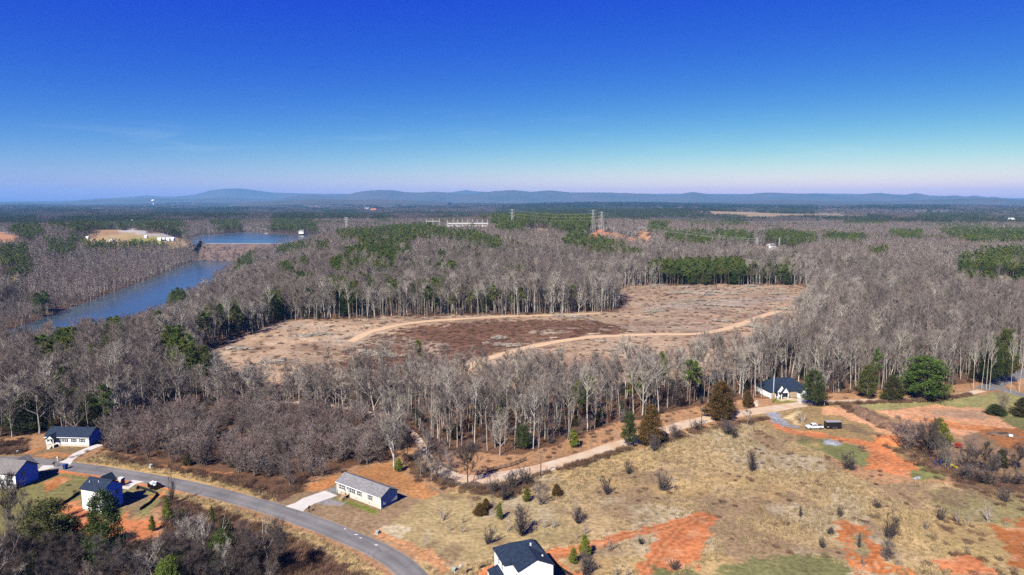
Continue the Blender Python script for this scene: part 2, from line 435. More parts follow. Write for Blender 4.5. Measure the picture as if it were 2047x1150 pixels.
REG = [
 (OPEN, SHOULD, 1.5),
 ([(860, 990), (985, 950), (1060, 938), (1250, 899), (1350, 866), (1430, 852), (1530, 832), (1620, 860), (1660, 915), (1700, 945), (1740, 962), (1860, 962), (2047, 985), (2200, 1300), (700, 1300), (840, 1130)], DRY, 1.5),
 # far cleared hill
 (CLEARING, CLEAR, 5.0),
 ([(690, 705), (745, 672), (820, 655), (900, 647), (1000, 643), (1150, 640), (1235, 652), (1260, 664), (1100, 680), (1000, 703), (900, 735), (860, 785), (690, 780)], HEATH, 8.0),
 ([(1235, 652), (1290, 645), (1420, 650), (1400, 662), (1260, 664)], (.33, .23, .16), 5.0),
 ([(1290, 610), (1480, 595), (1600, 590), (1600, 600), (1480, 612), (1290, 622)], (.36, .27, .20), 6.0),
 # lawns and yards on the left
 ([(-100, 905), (60, 905), (95, 893), (182, 895), (150, 912), (112, 924), (40, 918)], (.24, .165, .085), .8),
 ([(38, 905), (62, 899), (92, 892), (100, 894), (60, 908)], (.45, .2, .08), .8),
 ([(70, 912), (120, 905), (150, 908), (140, 914), (80, 918)], (.42, .2, .085), 1.0),
 ([(-200, 890), (-20, 885), (40, 884), (62, 890), (40, 908), (-200, 912)], BRUSHC, 1.0),
 ([(-300, 935), (70, 930), (110, 935), (150, 945), (240, 962), (330, 980), (330, 1010), (280, 1040), (230, 1090), (150, 1100), (60, 1080), (-300, 1090)], GREENB, 1.0),
 ([(108, 933), (140, 938), (220, 953), (300, 967), (345, 975), (350, 985), (300, 975), (262, 965), (215, 961), (150, 950), (115, 944)], CLAY, .8),
 ([(95, 962), (128, 952), (134, 960), (118, 975), (92, 982)], (.46, .18, .06), 1.2),
 ([(118, 1005), (166, 1000), (182, 1030), (200, 1045), (185, 1075), (168, 1094), (140, 1080), (128, 1040)], CLAY, 1.2),
 ([(212, 1050), (262, 1040), (325, 1045), (330, 1068), (296, 1080), (255, 1092), (215, 1072)], CLAY, 1.2),
 ([(232, 1032), (262, 1012), (284, 1000), (288, 1006), (255, 1036), (240, 1046)], CLAY, 1.0),
 ([(250, 1010), (276, 978), (310, 990), (300, 1006), (276, 1028), (256, 1042)], (.235, .17, .09), 1.0),
 ([(312, 988), (360, 983), (372, 992), (330, 1000), (312, 1002)], (.48, .2, .07), 1.0),
 # road verges
 ([(140, 926), (215, 903), (300, 925), (400, 947), (470, 962), (560, 985), (575, 1005), (560, 1012), (480, 985), (360, 962), (240, 940)], (.46, .31, .13), 1.2),
 ([(205, 905), (300, 921), (400, 938), (480, 955), (560, 978), (620, 960), (600, 985), (570, 1000), (520, 985), (420, 958), (300, 932), (220, 918)], BRUSHC, 1.5),
 ([(250, 915), (400, 938), (470, 953), (440, 952), (330, 930)], (.38, .155, .06), 1.2),
 ([(330, 982), (420, 1000), (520, 1030), (600, 1060), (690, 1100), (760, 1140), (790, 1180), (730, 1180), (650, 1110), (540, 1055), (440, 1020), (340, 994)], TAN, .8),
 ([(330, 992), (440, 1020), (540, 1055), (650, 1108), (735, 1160), (760, 1300), (-300, 1300), (-300, 1085), (60, 1085), (160, 1095), (235, 1098), (330, 1070)], BRUSHC, 1.2),  # brush floor, its brown darkened to stand for the shadow lying here
 # cream house lawn
 ([(560, 1002), (640, 968), (690, 947), (760, 927), (800, 940), (838, 968), (900, 985), (900, 1010), (860, 1050), (800, 1080), (760, 1092), (690, 1058), (600, 1026)], LAWNB, 1.0),
 ([(600, 982), (690, 946), (765, 926), (800, 940), (842, 970), (885, 985), (860, 1000), (800, 985), (700, 952), (655, 978)], (.45, .215, .085), 1.0),
 ([(626, 968), (668, 953), (690, 960), (660, 978), (622, 985)], (.52, .23, .085), .9),
 ([(835, 1010), (890, 985), (960, 976), (1040, 985), (1120, 1010), (1180, 1075), (1090, 1092), (1010, 1112), (920, 1135), (850, 1115), (775, 1068), (800, 1040)], MOWN, 1.5),
 ([(770, 1050), (808, 1043), (828, 1052), (812, 1072), (780, 1070)], (.52, .43, .27), 1.2),
 ([(780, 1066), (815, 1080), (860, 1102), (900, 1140), (880, 1150), (840, 1115), (790, 1085), (762, 1082)], (.50, .26, .12), .9),
 ([(745, 1058), (770, 1052), (778, 1068), (756, 1078)], (.5, .23, .1), .8),
 ([(668, 994), (685, 996), (755, 1022), (748, 1028), (690, 1005)], (.16, .2, .03), .3),
 ([(655, 996), (690, 1004), (682, 1012), (640, 1006), (640, 998)], (.30, .29, .28), .6),
 ([(655, 980), (680, 972), (676, 990), (650, 982)], (.30, .29, .28), .4),
 # clay pad and track by the lower house
 ([(1288, 1160), (1296, 1105), (1306, 1078), (1332, 1052), (1400, 1026), (1424, 1034), (1416, 1070), (1396, 1110), (1345, 1152), (1330, 1200), (1270, 1200)], CLAY, 1.4),
 ([(1335, 1044), (1395, 1024), (1425, 1034), (1360, 1055), (1200, 1097), (1125, 1118), (1100, 1135), (1080, 1112), (1100, 1100), (1200, 1080)], CLAY, .9),
 ([(980, 1130), (1012, 1112), (1040, 1120), (1115, 1118), (1180, 1165), (1180, 1200), (900, 1200), (950, 1150)], CLAY, 1.0),
 ([(1345, 1155), (1480, 1112), (1600, 1104), (1680, 1130), (1720, 1160), (1800, 1250), (1250, 1250)], LUSH, 3.0),
 ([(1660, 1040), (1715, 1045), (1770, 1100), (1792, 1150), (1740, 1160), (1700, 1130), (1672, 1095)], (.52, .185, .06), 2.2),
 ([(1700, 1062), (1722, 1070), (1728, 1120), (1700, 1110)], (.33, .26, .13), 1.5),
 # right yard
 ([(1480, 835), (1560, 815), (1700, 800), (1760, 815), (1830, 870), (1850, 930), (1760, 905), (1700, 880), (1600, 880), (1530, 850)], (.32, .22, .10), 1.2),
 ([(1690, 812), (1850, 797), (2047, 785), (2200, 770), (2200, 870), (2047, 860), (1990, 832), (1920, 816), (1830, 812), (1760, 822)], (.30, .27, .11), 1.2),
 ([(2000, 830), (2047, 826), (2100, 880), (2047, 862), (2010, 850)], LUSH, 1.0),
 ([(1752, 824), (1800, 818), (1832, 811), (1870, 809), (1900, 815), (1960, 815), (1992, 832), (2012, 850), (2047, 862), (2100, 880), (2100, 900), (1990, 880), (1900, 865), (1846, 848), (1800, 835)], CLAYP, 1.3),
 ([(1850, 820), (1960, 822), (1985, 838), (1930, 836), (1860, 830)], (.48, .30, .185), 1.5),
 ([(1800, 832), (1900, 842), (1990, 856), (2040, 866), (2000, 870), (1900, 855)], (.60, .24, .09), .8),
 ([(1530, 838), (1545, 836), (1580, 858), (1625, 862), (1690, 876), (1730, 882), (1760, 905), (1700, 884), (1650, 876), (1600, 872), (1560, 858)], CLAY, .9),
 ([(1640, 815), (1700, 813), (1745, 832), (1790, 858), (1800, 872), (1770, 868), (1720, 845), (1680, 832), (1640, 830)], CLAYP, 1.0),
 ([(1660, 845), (1720, 855), (1760, 870), (1740, 872), (1680, 858)], (.22, .15, .085), 1.2),
 ([(1740, 868), (1800, 872), (1812, 888), (1780, 893), (1745, 885)], CLAY, .8),
 ([(1716, 880), (1760, 888), (1808, 915), (1840, 925), (1846, 938), (1832, 950), (1808, 955), (1760, 940), (1736, 938), (1732, 905)], CLAY, .7),
 ([(1600, 868), (1650, 878), (1710, 890), (1732, 912), (1732, 935), (1690, 925), (1640, 905), (1590, 885)], (.19, .19, .07), 1.0),
 ([(1838, 924), (1880, 940), (1888, 956), (1840, 958), (1812, 956)], (.2, .2, .07), .8),
 ([(1646, 878), (1665, 880), (1681, 886), (1672, 892), (1650, 888)], GRAVEL, .5),
 ([(1528, 826), (1558, 820), (1562, 834), (1576, 848), (1604, 854), (1570, 855), (1545, 844)], GRAVEL, .4),
 ([(1566, 836), (1590, 822), (1602, 822), (1585, 836), (1592, 846), (1604, 851), (1592, 850), (1578, 840)], STRAW, .4),
 ([(1543, 798), (1560, 795), (1608, 795), (1600, 806), (1552, 806)], (.25, .23, .06), .5),
 ([(1850, 880), (1950, 868), (2060, 880), (2200, 900), (2200, 985), (2000, 975), (1900, 945)], (.27, .175, .095), 1.5),
 ([(1960, 862), (2030, 855), (2080, 880), (2060, 905), (2000, 892)], (.36, .15, .055), 1.2),
 ([(1860, 968), (1960, 975), (2060, 980), (2300, 1000), (2300, 1250), (1920, 1250), (1900, 1120), (1880, 1050)], (.27, .225, .10), 2.0),
 ([(1970, 1060), (2047, 1040), (2200, 1060), (2200, 1160), (2030, 1140), (1985, 1100)], (.34, .125, .04), 2.0),
 ([(1855, 1118), (1940, 1110), (1985, 1130), (1980, 1146), (1880, 1140)], (.54, .2, .08), 1.4),
 ([(1890, 948), (1990, 952), (2070, 975), (2000, 985), (1930, 975), (1890, 960)], (.16, .10, .06), 2.0),
 # far patches: works site, corridor, fields
 ([(165, 500), (178, 470), (235, 460), (262, 457), (300, 468), (372, 478), (372, 490), (310, 500)], (.45, .33, .16), 9.0),
 ([(175, 482), (185, 463), (232, 458), (240, 470), (205, 476)], (.42, .26, .14), 7.0),
 ([(236, 463), (262, 455), (300, 469), (350, 474), (345, 479), (290, 473)], (.50, .45, .40), 4.0),
 ([(255, 478), (300, 474), (345, 480), (340, 486), (270, 487)], (.33, .31, .10), 6.0),
 ([(-200, 500), (-20, 462), (10, 464), (30, 480), (78, 494), (62, 505), (-60, 500)], (.45, .23, .12), 8.0),
 ([(-200, 585), (-20, 555), (40, 546), (52, 551), (0, 572), (-100, 610)], (.40, .32, .14), 4.0),
 ([(1055, 478), (1060, 458), (1092, 458), (1104, 466), (1096, 476)], (.58, .40, .22), 5.0),
 ([(1168, 492), (1180, 466), (1200, 458), (1216, 468), (1214, 486)], (.55, .22, .09), 5.0),
 ([(1196, 486), (1214, 462), (1250, 472), (1310, 488), (1300, 500), (1240, 496)], (.40, .22, .13), 8.0),
 ([(1258, 485), (1285, 460), (1305, 475), (1300, 492)], (.55, .30, .15), 6.0),
 ([(1868, 566), (1860, 556), (1900, 555), (1960, 562), (2060, 568), (2200, 575), (2200, 590), (2047, 588), (1950, 585)], (.44, .36, .15), 4.0),
 ([(1480, 505), (1510, 492), (1560, 494), (1560, 502), (1520, 510)], (.42, .30, .17), 5.0),
 ([(400, 496), (440, 488), (540, 489), (566, 490), (556, 500), (530, 508), (430, 510)], (.38, .25, .16), 5.0),
]
regw = [(gpoly(p) if min(v for _, v in p) < 760 else plane_poly([(u, min(v, 1290)) for u, v in p]), c, w) for p, c, w in REG]
open_w = regw[0][0]; clear_w = regw[2][0]

rr_ = np.hypot(gx, gy)
colr = np.empty(gx.shape + (3,))
colr[:] = LITTER
far_k = smooth(500, 1400, rr_)[..., None]
colr = colr * (1 - far_k) + np.array(FARC) * far_k
n1 = fbm(gx, gy, 9, 4, 2) - .5; n2 = fbm(gx, gy, 9, 4, 31) - .5
n3 = fbm(gx, gy, 2.2, 2, 12) - .5; n4 = fbm(gx, gy, 2.2, 2, 41) - .5
for pw, c, w in regw:
    big = min(w, 8) * 2.4
    bare = c[0] > 2.4 * c[1] and w < 3
    f_ = 1.3 if bare else 1.0
    mk = inpoly(gx + n1 * big * 2 + n3 * big * f_, gy + n2 * big * 2 + n4 * big * f_, pw)
    colr[mk] = c
    if bare:                                   # washed and rutted bare soil
        qx, qy = gx[mk], gy[mk]
        g1 = fbm(qx * .45 + qy * .5, qy * .45 - qx * .15, 5, 4, 101); g2 = fbm(qx, qy, 3.5, 3, 111)
        cc = np.tile(np.array(c), (len(qx), 1)); cc *= (1 + .35 * (g1 - .5))[:, None]
        p_ = smooth(.60, .72, g2)[:, None]; cc = cc * (1 - .45 * p_) + np.array((.60, .36, .20)) * .45 * p_
        p_ = smooth(.66, .74, fbm(qx, qy, 4.5, 4, 121))[:, None]; cc = cc * (1 - .32 * p_) + np.array((.27, .165, .085)) * .32 * p_
        colr[mk] = cc
# streaks in the cleared hill and clumping everywhere: part of the material itself
mc = inpoly(gx, gy, clear_w)
st = fbm(gx * .35, gy, 14, 4, 51)
colr[mc] *= (1 + .55 * (st[mc] - .5))[:, None]
lt = mc & (fbm(gx * .5, gy, 18, 4, 61) > .63)
hp = mc & (fbm(gx * .6, gy, 22, 4, 63) > .61) & (gx > -140) & (gy < 520)
colr[hp] = colr[hp] * .5 + np.array((.25, .15, .10)) * .5
colr[lt] = colr[lt] * .55 + np.array((.48, .39, .29)) * .45
dk = mc & (fbm(gx * .5, gy, 16, 4, 71) > .66)
colr[dk] = colr[dk] * .4 + np.array((.20, .13, .09)) * .6
colr *= (1 + .5 * (fbm(gx, gy, 30, 4, 81) - .5))[..., None]
# clumps in the old dry field
fld = inpoly(gx, gy, regw[1][0])
fm = fld & (np.abs(colr[..., 0] / np.maximum(colr[..., 2], 1e-3) - DRY[0] / DRY[2]) < .06)
d1 = fbm(gx, gy, 11, 4, 91)
k1 = smooth(.47, .59, d1)[..., None] * fm[..., None]
colr = colr * (1 - .62 * k1) + np.array((.20, .13, .08)) * .62 * k1
k2 = smooth(.56, .68, fbm(gx, gy, 16, 4, 95))[..., None] * fm[..., None]
colr = colr * (1 - .6 * k2) + np.array((.47, .40, .27)) * .6 * k2
k3 = smooth(.60, .70, fbm(gx, gy, 24, 3, 99))[..., None] * fm[..., None]
colr = colr * (1 - .55 * k3) + np.array((.50, .345, .14)) * .55 * k3

of_ = (rr_ > 2300) & (fbm(gx, gy, 700, 3, 37) > .675)
colr[of_] = np.array((.36, .26, .15)) * (1 + .5 * (fbm(gx, gy, 200, 3, 39)[of_] - .5))[:, None]
# wheel ruts in the bare soil
for px in ([(1010, 1135), (1110, 1112), (1230, 1080), (1340, 1050), (1405, 1031)], [(1300, 1150), (1330, 1090), (1372, 1050), (1405, 1032)], [(1545, 838), (1600, 866), (1680, 880), (1735, 898), (1790, 925), (1838, 938)], [(1740, 905), (1790, 935), (1825, 948)],
           [(1760, 824), (1880, 838), (1960, 852), (2047, 872)], [(1800, 818), (1900, 826), (1985, 842)], [(1690, 1050), (1735, 1100), (1765, 1150)], [(790, 1068), (850, 1100), (900, 1140)]):
    ln = gpoly(px); dd = segdist(gx + n1 * 3, gy + n2 * 3, ln)
    ru = np.exp(-((dd - .85) / .38) ** 2)[..., None]
    colr *= 1 - .26 * ru
    colr += np.array((.05, .035, .02)) * np.exp(-(dd / .4) ** 2)[..., None]
colr *= .66
nr, na = gx.shape
verts = np.stack([gx, gy, gz], -1).reshape(-1, 3)
i0 = (np.arange(nr - 1)[:, None] * na + np.arange(na)[None, :])
i1 = (np.arange(nr - 1)[:, None] * na + (np.arange(na)[None, :] + 1) % na)
quads = np.stack([i0, i1, i1 + na, i0 + na], -1).reshape(-1, 4)
me = bpy.data.meshes.new('ground')
me.vertices.add(len(verts)); me.vertices.foreach_set('co', verts.ravel())
me.loops.add(quads.size); me.loops.foreach_set('vertex_index', quads.ravel().astype(np.int32))
me.polygons.add(len(quads))
me.polygons.foreach_set('loop_start', np.arange(0, quads.size, 4, dtype=np.int32))
me.polygons.foreach_set('loop_total', np.full(len(quads), 4, dtype=np.int32))
me.polygons.foreach_set('use_smooth', np.ones(len(quads), bool))
at_ = me.attributes.new('soil', 'FLOAT_COLOR', 'POINT')
at_.data.foreach_set('color', np.concatenate([colr.reshape(-1, 3), np.ones((len(verts), 1))], 1).ravel())
me.update()

gm = bpy.data.materials.new('ground_cover'); gm.use_nodes = True
nt = gm.node_tree; bs = nt.nodes['Principled BSDF']; bs.inputs['Roughness'].default_value = .95; bs.inputs['Specular IOR Level'].default_value = .08
an = nt.nodes.new('ShaderNodeAttribute'); an.attribute_name = 'soil'
tc = nt.nodes.new('ShaderNodeTexCoord')
def noise_(scale, det=5, rough=.6):
    n = nt.nodes.new('ShaderNodeTexNoise'); n.inputs['Scale'].default_value = scale; n.inputs['Detail'].default_value = det; n.inputs['Roughness'].default_value = rough
    nt.links.new(tc.outputs['Object'], n.inputs['Vector']); return n
def rng_(n, a, b):
    m_ = nt.nodes.new('ShaderNodeMapRange'); m_.inputs['From Min'].default_value = .32; m_.inputs['From Max'].default_value = .68
    m_.inputs['To Min'].default_value = a; m_.inputs['To Max'].default_value = b
    nt.links.new(n.outputs['Fac'], m_.inputs['Value']); return m_.outputs['Result']
na1, na2 = noise_(.9), noise_(.16)
mm = nt.nodes.new('ShaderNodeMath'); mm.operation = 'MULTIPLY'
nt.links.new(rng_(na1, .62, 1.32), mm.inputs[0]); nt.links.new(rng_(na2, .82, 1.16), mm.inputs[1])
vm = nt.nodes.new('ShaderNodeVectorMath'); vm.operation = 'SCALE'
nt.links.new(an.outputs['Color'], vm.inputs[0]); nt.links.new(mm.outputs[0], vm.inputs['Scale'])
nt.links.new(vm.outputs['Vector'], bs.inputs['Base Color'])
bp = nt.nodes.new('ShaderNodeBump'); bp.inputs['Strength'].default_value = .55; bp.inputs['Distance'].default_value = .25
nt.links.new(na1.outputs['Fac'], bp.inputs['Height']); nt.links.new(bp.outputs['Normal'], bs.inputs['Normal'])
me.materials.append(gm)
ground = bpy.data.objects.new('ground', me); COL.objects.link(ground); tag(ground, kind='structure')

# ------------------------------------------------------------------ water
def sheet(name, pts, mats, kind='structure'):
    me = bpy.data.meshes.new(name); me.from_pydata([tuple(p) for p in pts], [], [tuple(range(len(pts)))])
    me.materials.append(mats); o = bpy.data.objects.new(name, me); COL.objects.link(o); return tag(o, kind=kind)
wm = bpy.data.materials.new('river_water'); wm.use_nodes = True
nt = wm.node_tree; bs = nt.nodes['Principled BSDF']
bs.inputs['Base Color'].default_value = (.04, .065, .085, 1); bs.inputs['Roughness'].default_value = .12; bs.inputs['IOR'].default_value = 1.33
tc = nt.nodes.new('ShaderNodeTexCoord')
nz = noise_(.22, 3); nz2 = noise_(.012, 3)
bp = nt.nodes.new('ShaderNodeBump'); bp.inputs['Strength'].default_value = .1; bp.inputs['Distance'].default_value = .4
nt.links.new(nz.outputs['Fac'], bp.inputs['Height']); nt.links.new(bp.outputs['Normal'], bs.inputs['Normal'])
mr = nt.nodes.new('ShaderNodeMapRange'); mr.inputs['To Min'].default_value = .08; mr.inputs['To Max'].default_value = .3
nt.links.new(nz2.outputs['Fac'], mr.inputs['Value']); nt.links.new(mr.outputs['Result'], bs.inputs['Roughness'])
def ribbon_pts(line, half):
    Lp = np.asarray(line, float); tg = np.gradient(Lp, axis=0); tg /= np.linalg.norm(tg, axis=1)[:, None]
    nn = np.stack([-tg[:, 1], tg[:, 0]], 1)
    return Lp + nn * half, Lp - nn * half
a, b = ribbon_pts(river_line, 75)
sheet('river', [(x, y, RIVER_Z) for x, y in a] + [(x, y, RIVER_Z) for x, y in b[::-1]], wm)
lc = lake_poly.mean(0)
sheet('lake', [(*(lc + (p - lc) * 1.03), LAKE_Z) for p in lake_poly], wm)
pc = pond_poly.mean(0)
sheet('pond', [(*(pc + (p - pc) * 1.0), -2.0) for p in pond_poly], wm)

# ------------------------------------------------------------------ roads and drives
def resample(line, step, straight=False):
    Lp = np.asarray(line, float); s = np.concatenate([[0], np.cumsum(np.hypot(*np.diff(Lp, axis=0).T))])
    # Catmull-Rom through the points
    out = []
    for i in range(len(Lp) - 1):
        p0 = Lp[max(i - 1, 0)]; p1 = Lp[i]; p2 = Lp[i + 1]; p3 = Lp[min(i + 2, len(Lp) - 1)]
        n = max(2, int((s[i + 1] - s[i]) / step))
        for t in np.arange(n) / n:
            if straight: out.append(p1 * (1 - t) + p2 * t); continue
            out.append(.5 * (2 * p1 + (p2 - p0) * t + (2 * p0 - 5 * p1 + 4 * p2 - p3) * t * t + (3 * p1 - p0 - 3 * p2 + p3) * t ** 3))
    out.append(Lp[-1]); return np.array(out)
def road(name, px, half, material, lift, wob=.15, step=2.0, seed=0, ground_=True):
    ln = resample(gpoly(px), step)
    tg = np.gradient(ln, axis=0); tg /= np.maximum(np.linalg.norm(tg, axis=1), 1e-6)[:, None]
    nn = np.stack([-tg[:, 1], tg[:, 0]], 1)
    k = len(ln); vs_ = []; cross = (-1, -.5, 0, .5, 1)
    wl = half + wob * 2 * (fbm(np.arange(k) * step, np.zeros(k), 7, 3, seed) - .5); wr = half + wob * 2 * (fbm(np.arange(k) * step, np.zeros(k) + 50, 7, 3, seed) - .5)
    for i in range(k):
        for c in cross:
            p = ln[i] + nn[i] * c * (wl[i] if c < 0 else wr[i])
            vs_.append((p[0], p[1], float(height(p[0], p[1])) + lift - (.05 if abs(c) == 1 else 0)))
    m = len(cross); ac = [abs(c) for _ in range(k) for c in cross]
    fs = [(i * m + j, i * m + j + 1, (i + 1) * m + j + 1, (i + 1) * m + j) for i in range(k - 1) for j in range(m - 1)]
    me = bpy.data.meshes.new(name); me.from_pydata(vs_, [], [f[::-1] for f in fs]); me.materials.append(material)
    me.attributes.new('across', 'FLOAT', 'POINT').data.foreach_set('value', ac)
    me.update(); o = bpy.data.objects.new(name, me); COL.objects.link(o); tag(o, kind='structure'); return ln
asphalt_px = [(-160, 915), (-60, 917), (0, 920), (60, 923), (120, 930), (220, 944), (300, 958), (355, 968), (466, 995), (549, 1019), (620, 1043), (685, 1069), (752, 1098), (803, 1130), (835, 1165), (860, 1215)]
road_line = road('asphalt_road', asphalt_px, 3.05, M['asphalt'], .06, .22)
lane_px = [(1962, 781), (1900, 793), (1850, 797), (1780, 799), (1700, 802), (1640, 804), (1600, 808)]
lane_line = road('gravel_lane', lane_px, 1.9, M['dirt_road'], .046, .4, seed=8)
dirt_px = [(1616, 806), (1560, 815), (1480, 827), (1400, 841), (1330, 860), (1270, 880), (1220, 895), (1150, 917), (1080, 937), (1020, 949), (960, 958), (910, 955), (880, 942), (866, 928)]
dirt_line = road('dirt_road', dirt_px, 3.1, M['dirt_road'], .05, .6)
dirt_px2 = [(870, 934), (858, 918), (846, 898), (830, 872), (800, 850), (760, 832), (700, 817), (640, 808), (580, 804), (540, 803)]
dirt_line2 = road('dirt_road', dirt_px2, 1.5, M['dirt_road'], .054, .5, seed=5)
far_road = road('asphalt_road', [(2240, 668), (2120, 712), (2060, 740), (2010, 760), (1965, 779)], 3.4, M['asphalt'], .062, .06)
spur = road('asphalt_road', [(1985, 772), (2010, 780), (2040, 789), (2100, 803)], 2.8, M['asphalt'], .066, .06)
def slab(name, px, material, h=.09, z0=None):
    P = gpoly(px); zz = [float(height(*p)) for p in P]
    n = len(P); vs_ = [(P[i][0], P[i][1], zz[i] + h) for i in range(n)] + [(P[i][0], P[i][1], zz[i] - .3) for i in range(n)]
    fs = [tuple(range(n))[::-1]] + [(i, (i + 1) % n, n + (i + 1) % n, n + i) for i in range(n)]
    bm = bmesh.new()
    bv = [bm.verts.new(v) for v in vs_]
    for f in fs: bm.faces.new([bv[i] for i in f])
    bmesh.ops.recalc_face_normals(bm, faces=bm.faces)
    me = bpy.data.meshes.new(name); bm.to_mesh(me); bm.free(); me.materials.append(material)
    o = bpy.data.objects.new(name, me); COL.objects.link(o); return tag(o, kind='structure')
slab('concrete_driveway', [(571, 1012.5), (606, 1023), (612, 1017), (630, 1007), (674.5, 991.5), (650, 981.5), (605, 997), (590, 1006)], M['concrete'])
slab('concrete_driveway', [(118, 924.5), (141, 929.5), (147, 920), (158, 912), (180, 901), (208.6, 890), (191.7, 888.5), (165, 899), (145, 908), (132, 919)], M['concrete'])
slab('concrete_driveway', [(76, 939), (80, 943), (112, 934.5), (106, 931), (86, 931)], M['concrete'])
slab('concrete_driveway', [(240, 976), (257, 979), (272, 968), (290, 963.5), (265, 960), (255, 966)], M['concrete'])
slab('concrete_driveway', [(1592, 798), (1606, 795), (1618, 803), (1598, 808)], M['concrete'])

# ------------------------------------------------------------------ distant mountains
def ridge(px, Y, back, base_drop, seed, material):
    us = np.array([p[0] for p in px], float); vsn = np.array([p[1] for p in px], float)
    uu = np.arange(us[0], us[-1] + 1, 3.0); vv = np.interp(uu, us, vsn)
    vv = vv + 1.1 * (fbm(uu, uu * 0, 22, 4, seed) - .5) * np.clip((402 - vv) / 8, .2, 1)
    rows = []
    prof = [(-1.0, -.02), (-.72, .22), (-.45, .5), (-.22, .78), (0, 1.0), (.3, .75), (.7, .35), (1.0, -.05)]
    X0 = np.array([ray(u, v)[0] / ray(u, v)[1] for u, v in zip(uu, vv)]); Z0 = np.array([CAM_H + Y * ray(u, v)[2] / ray(u, v)[1] for u, v in zip(uu, vv)])
    Z0 = np.maximum(Z0, 8)
    for t, k in prof:
        yy = Y + t * back
        wob = 1 + (.45 * (fbm(X0 * Y, np.full_like(X0, t * back), 900, 4, seed + 3) - .5) if 0 < k < 1 else 0)
        rows.append(np.stack([X0 * Y * (1 + .0 * t), np.full_like(X0, yy) + 500 * (fbm(X0 * Y, X0 * 0 + 7, 1500, 3, seed) - .5), Z0 * k * wob - (30 if k < 0 else 0)], 1))
    V = np.concatenate(rows); n = len(uu)
    fs = [(r * n + i, r * n + i + 1, (r + 1) * n + i + 1, (r + 1) * n + i) for r in range(len(rows) - 1) for i in range(n - 1)]
    me = bpy.data.meshes.new('mountain_ridge'); me.from_pydata(V.tolist(), [], fs); me.materials.append(material)
    me.polygons.foreach_set('use_smooth', [True] * len(fs)); me.update()
    o = bpy.data.objects.new('mountain_ridge', me); COL.objects.link(o); return tag(o, kind='structure')
mm_ = mat('mountain_woods', (.12, .095, .085), .95, .0012, .4, col2=(.06, .07, .05), spec=.05)
ridge([(-900, 402), (0, 403), (150, 401), (200, 397), (250, 395), (290, 391), (340, 394), (390, 389), (420, 381), (450, 377.5), (480, 376.5), (500, 379), (540, 385), (600, 387), (700, 388), (760, 386), (840, 386), (900, 385), (930, 380), (955, 383), (1020, 386), (1200, 387), (1500, 388), (1650, 387), (1800, 389), (2000, 396), (2300, 398), (2900, 399)], 19000, 2000, 0, 4, mm_)
ridge([(-900, 403.5), (0, 404), (160, 403), (210, 398), (250, 399), (300, 396), (380, 399), (450, 395), (500, 398), (560, 398), (600, 391), (630, 389), (660, 393), (690, 391), (710, 385), (735, 381.5), (760, 380), (790, 381), (810, 385), (840, 385), (870, 383.5), (900, 386), (930, 389), (960, 386), (990, 382), (1025, 380), (1060, 384), (1100, 381), (1140, 385), (1180, 385), (1250, 386), (1310, 390), (1350, 391), (1370, 386), (1385, 384), (1400, 386), (1440, 391), (1480, 391), (1510, 386), (1540, 385), (1600, 388), (1630, 387), (1680, 391), (1710, 390), (1730, 387), (1755, 386), (1795, 391), (1820, 386), (1860, 394), (1900, 391), (1920, 394), (1935, 391), (1955, 396), (1970, 394), (2000, 397), (2047, 399), (2300, 400), (2900, 401)], 14000, 1600, 0, 9, mm_)
ridge([(480, 404.5), (560, 402), (640, 398.5), (700, 400), (760, 398.5), (830, 402), (900, 404)], 9000, 900, 0, 14, mm_)
ridge([(1380, 404.5), (1500, 402.5), (1560, 399.5), (1620, 400.5), (1700, 403), (1800, 402), (1880, 399), (1950, 396), (2000, 398.5), (2060, 402), (2300, 403), (2700, 404.5)], 9500, 900, 0, 15, mm_)

# white paint flecks on the road's edge
for i, (u, v) in enumerate([(690, 1058), (712, 1069), (721, 1076), (752, 1090)]):
    x, y = on_plane(u, v); q = .28 + .12 * (i % 2)
    sheet('paint_mark', [(x - q, y - .1, .075), (x + q, y - .2, .075), (x + q, y + .03, .075), (x - q, y + .12, .075)], M['trim_white'])
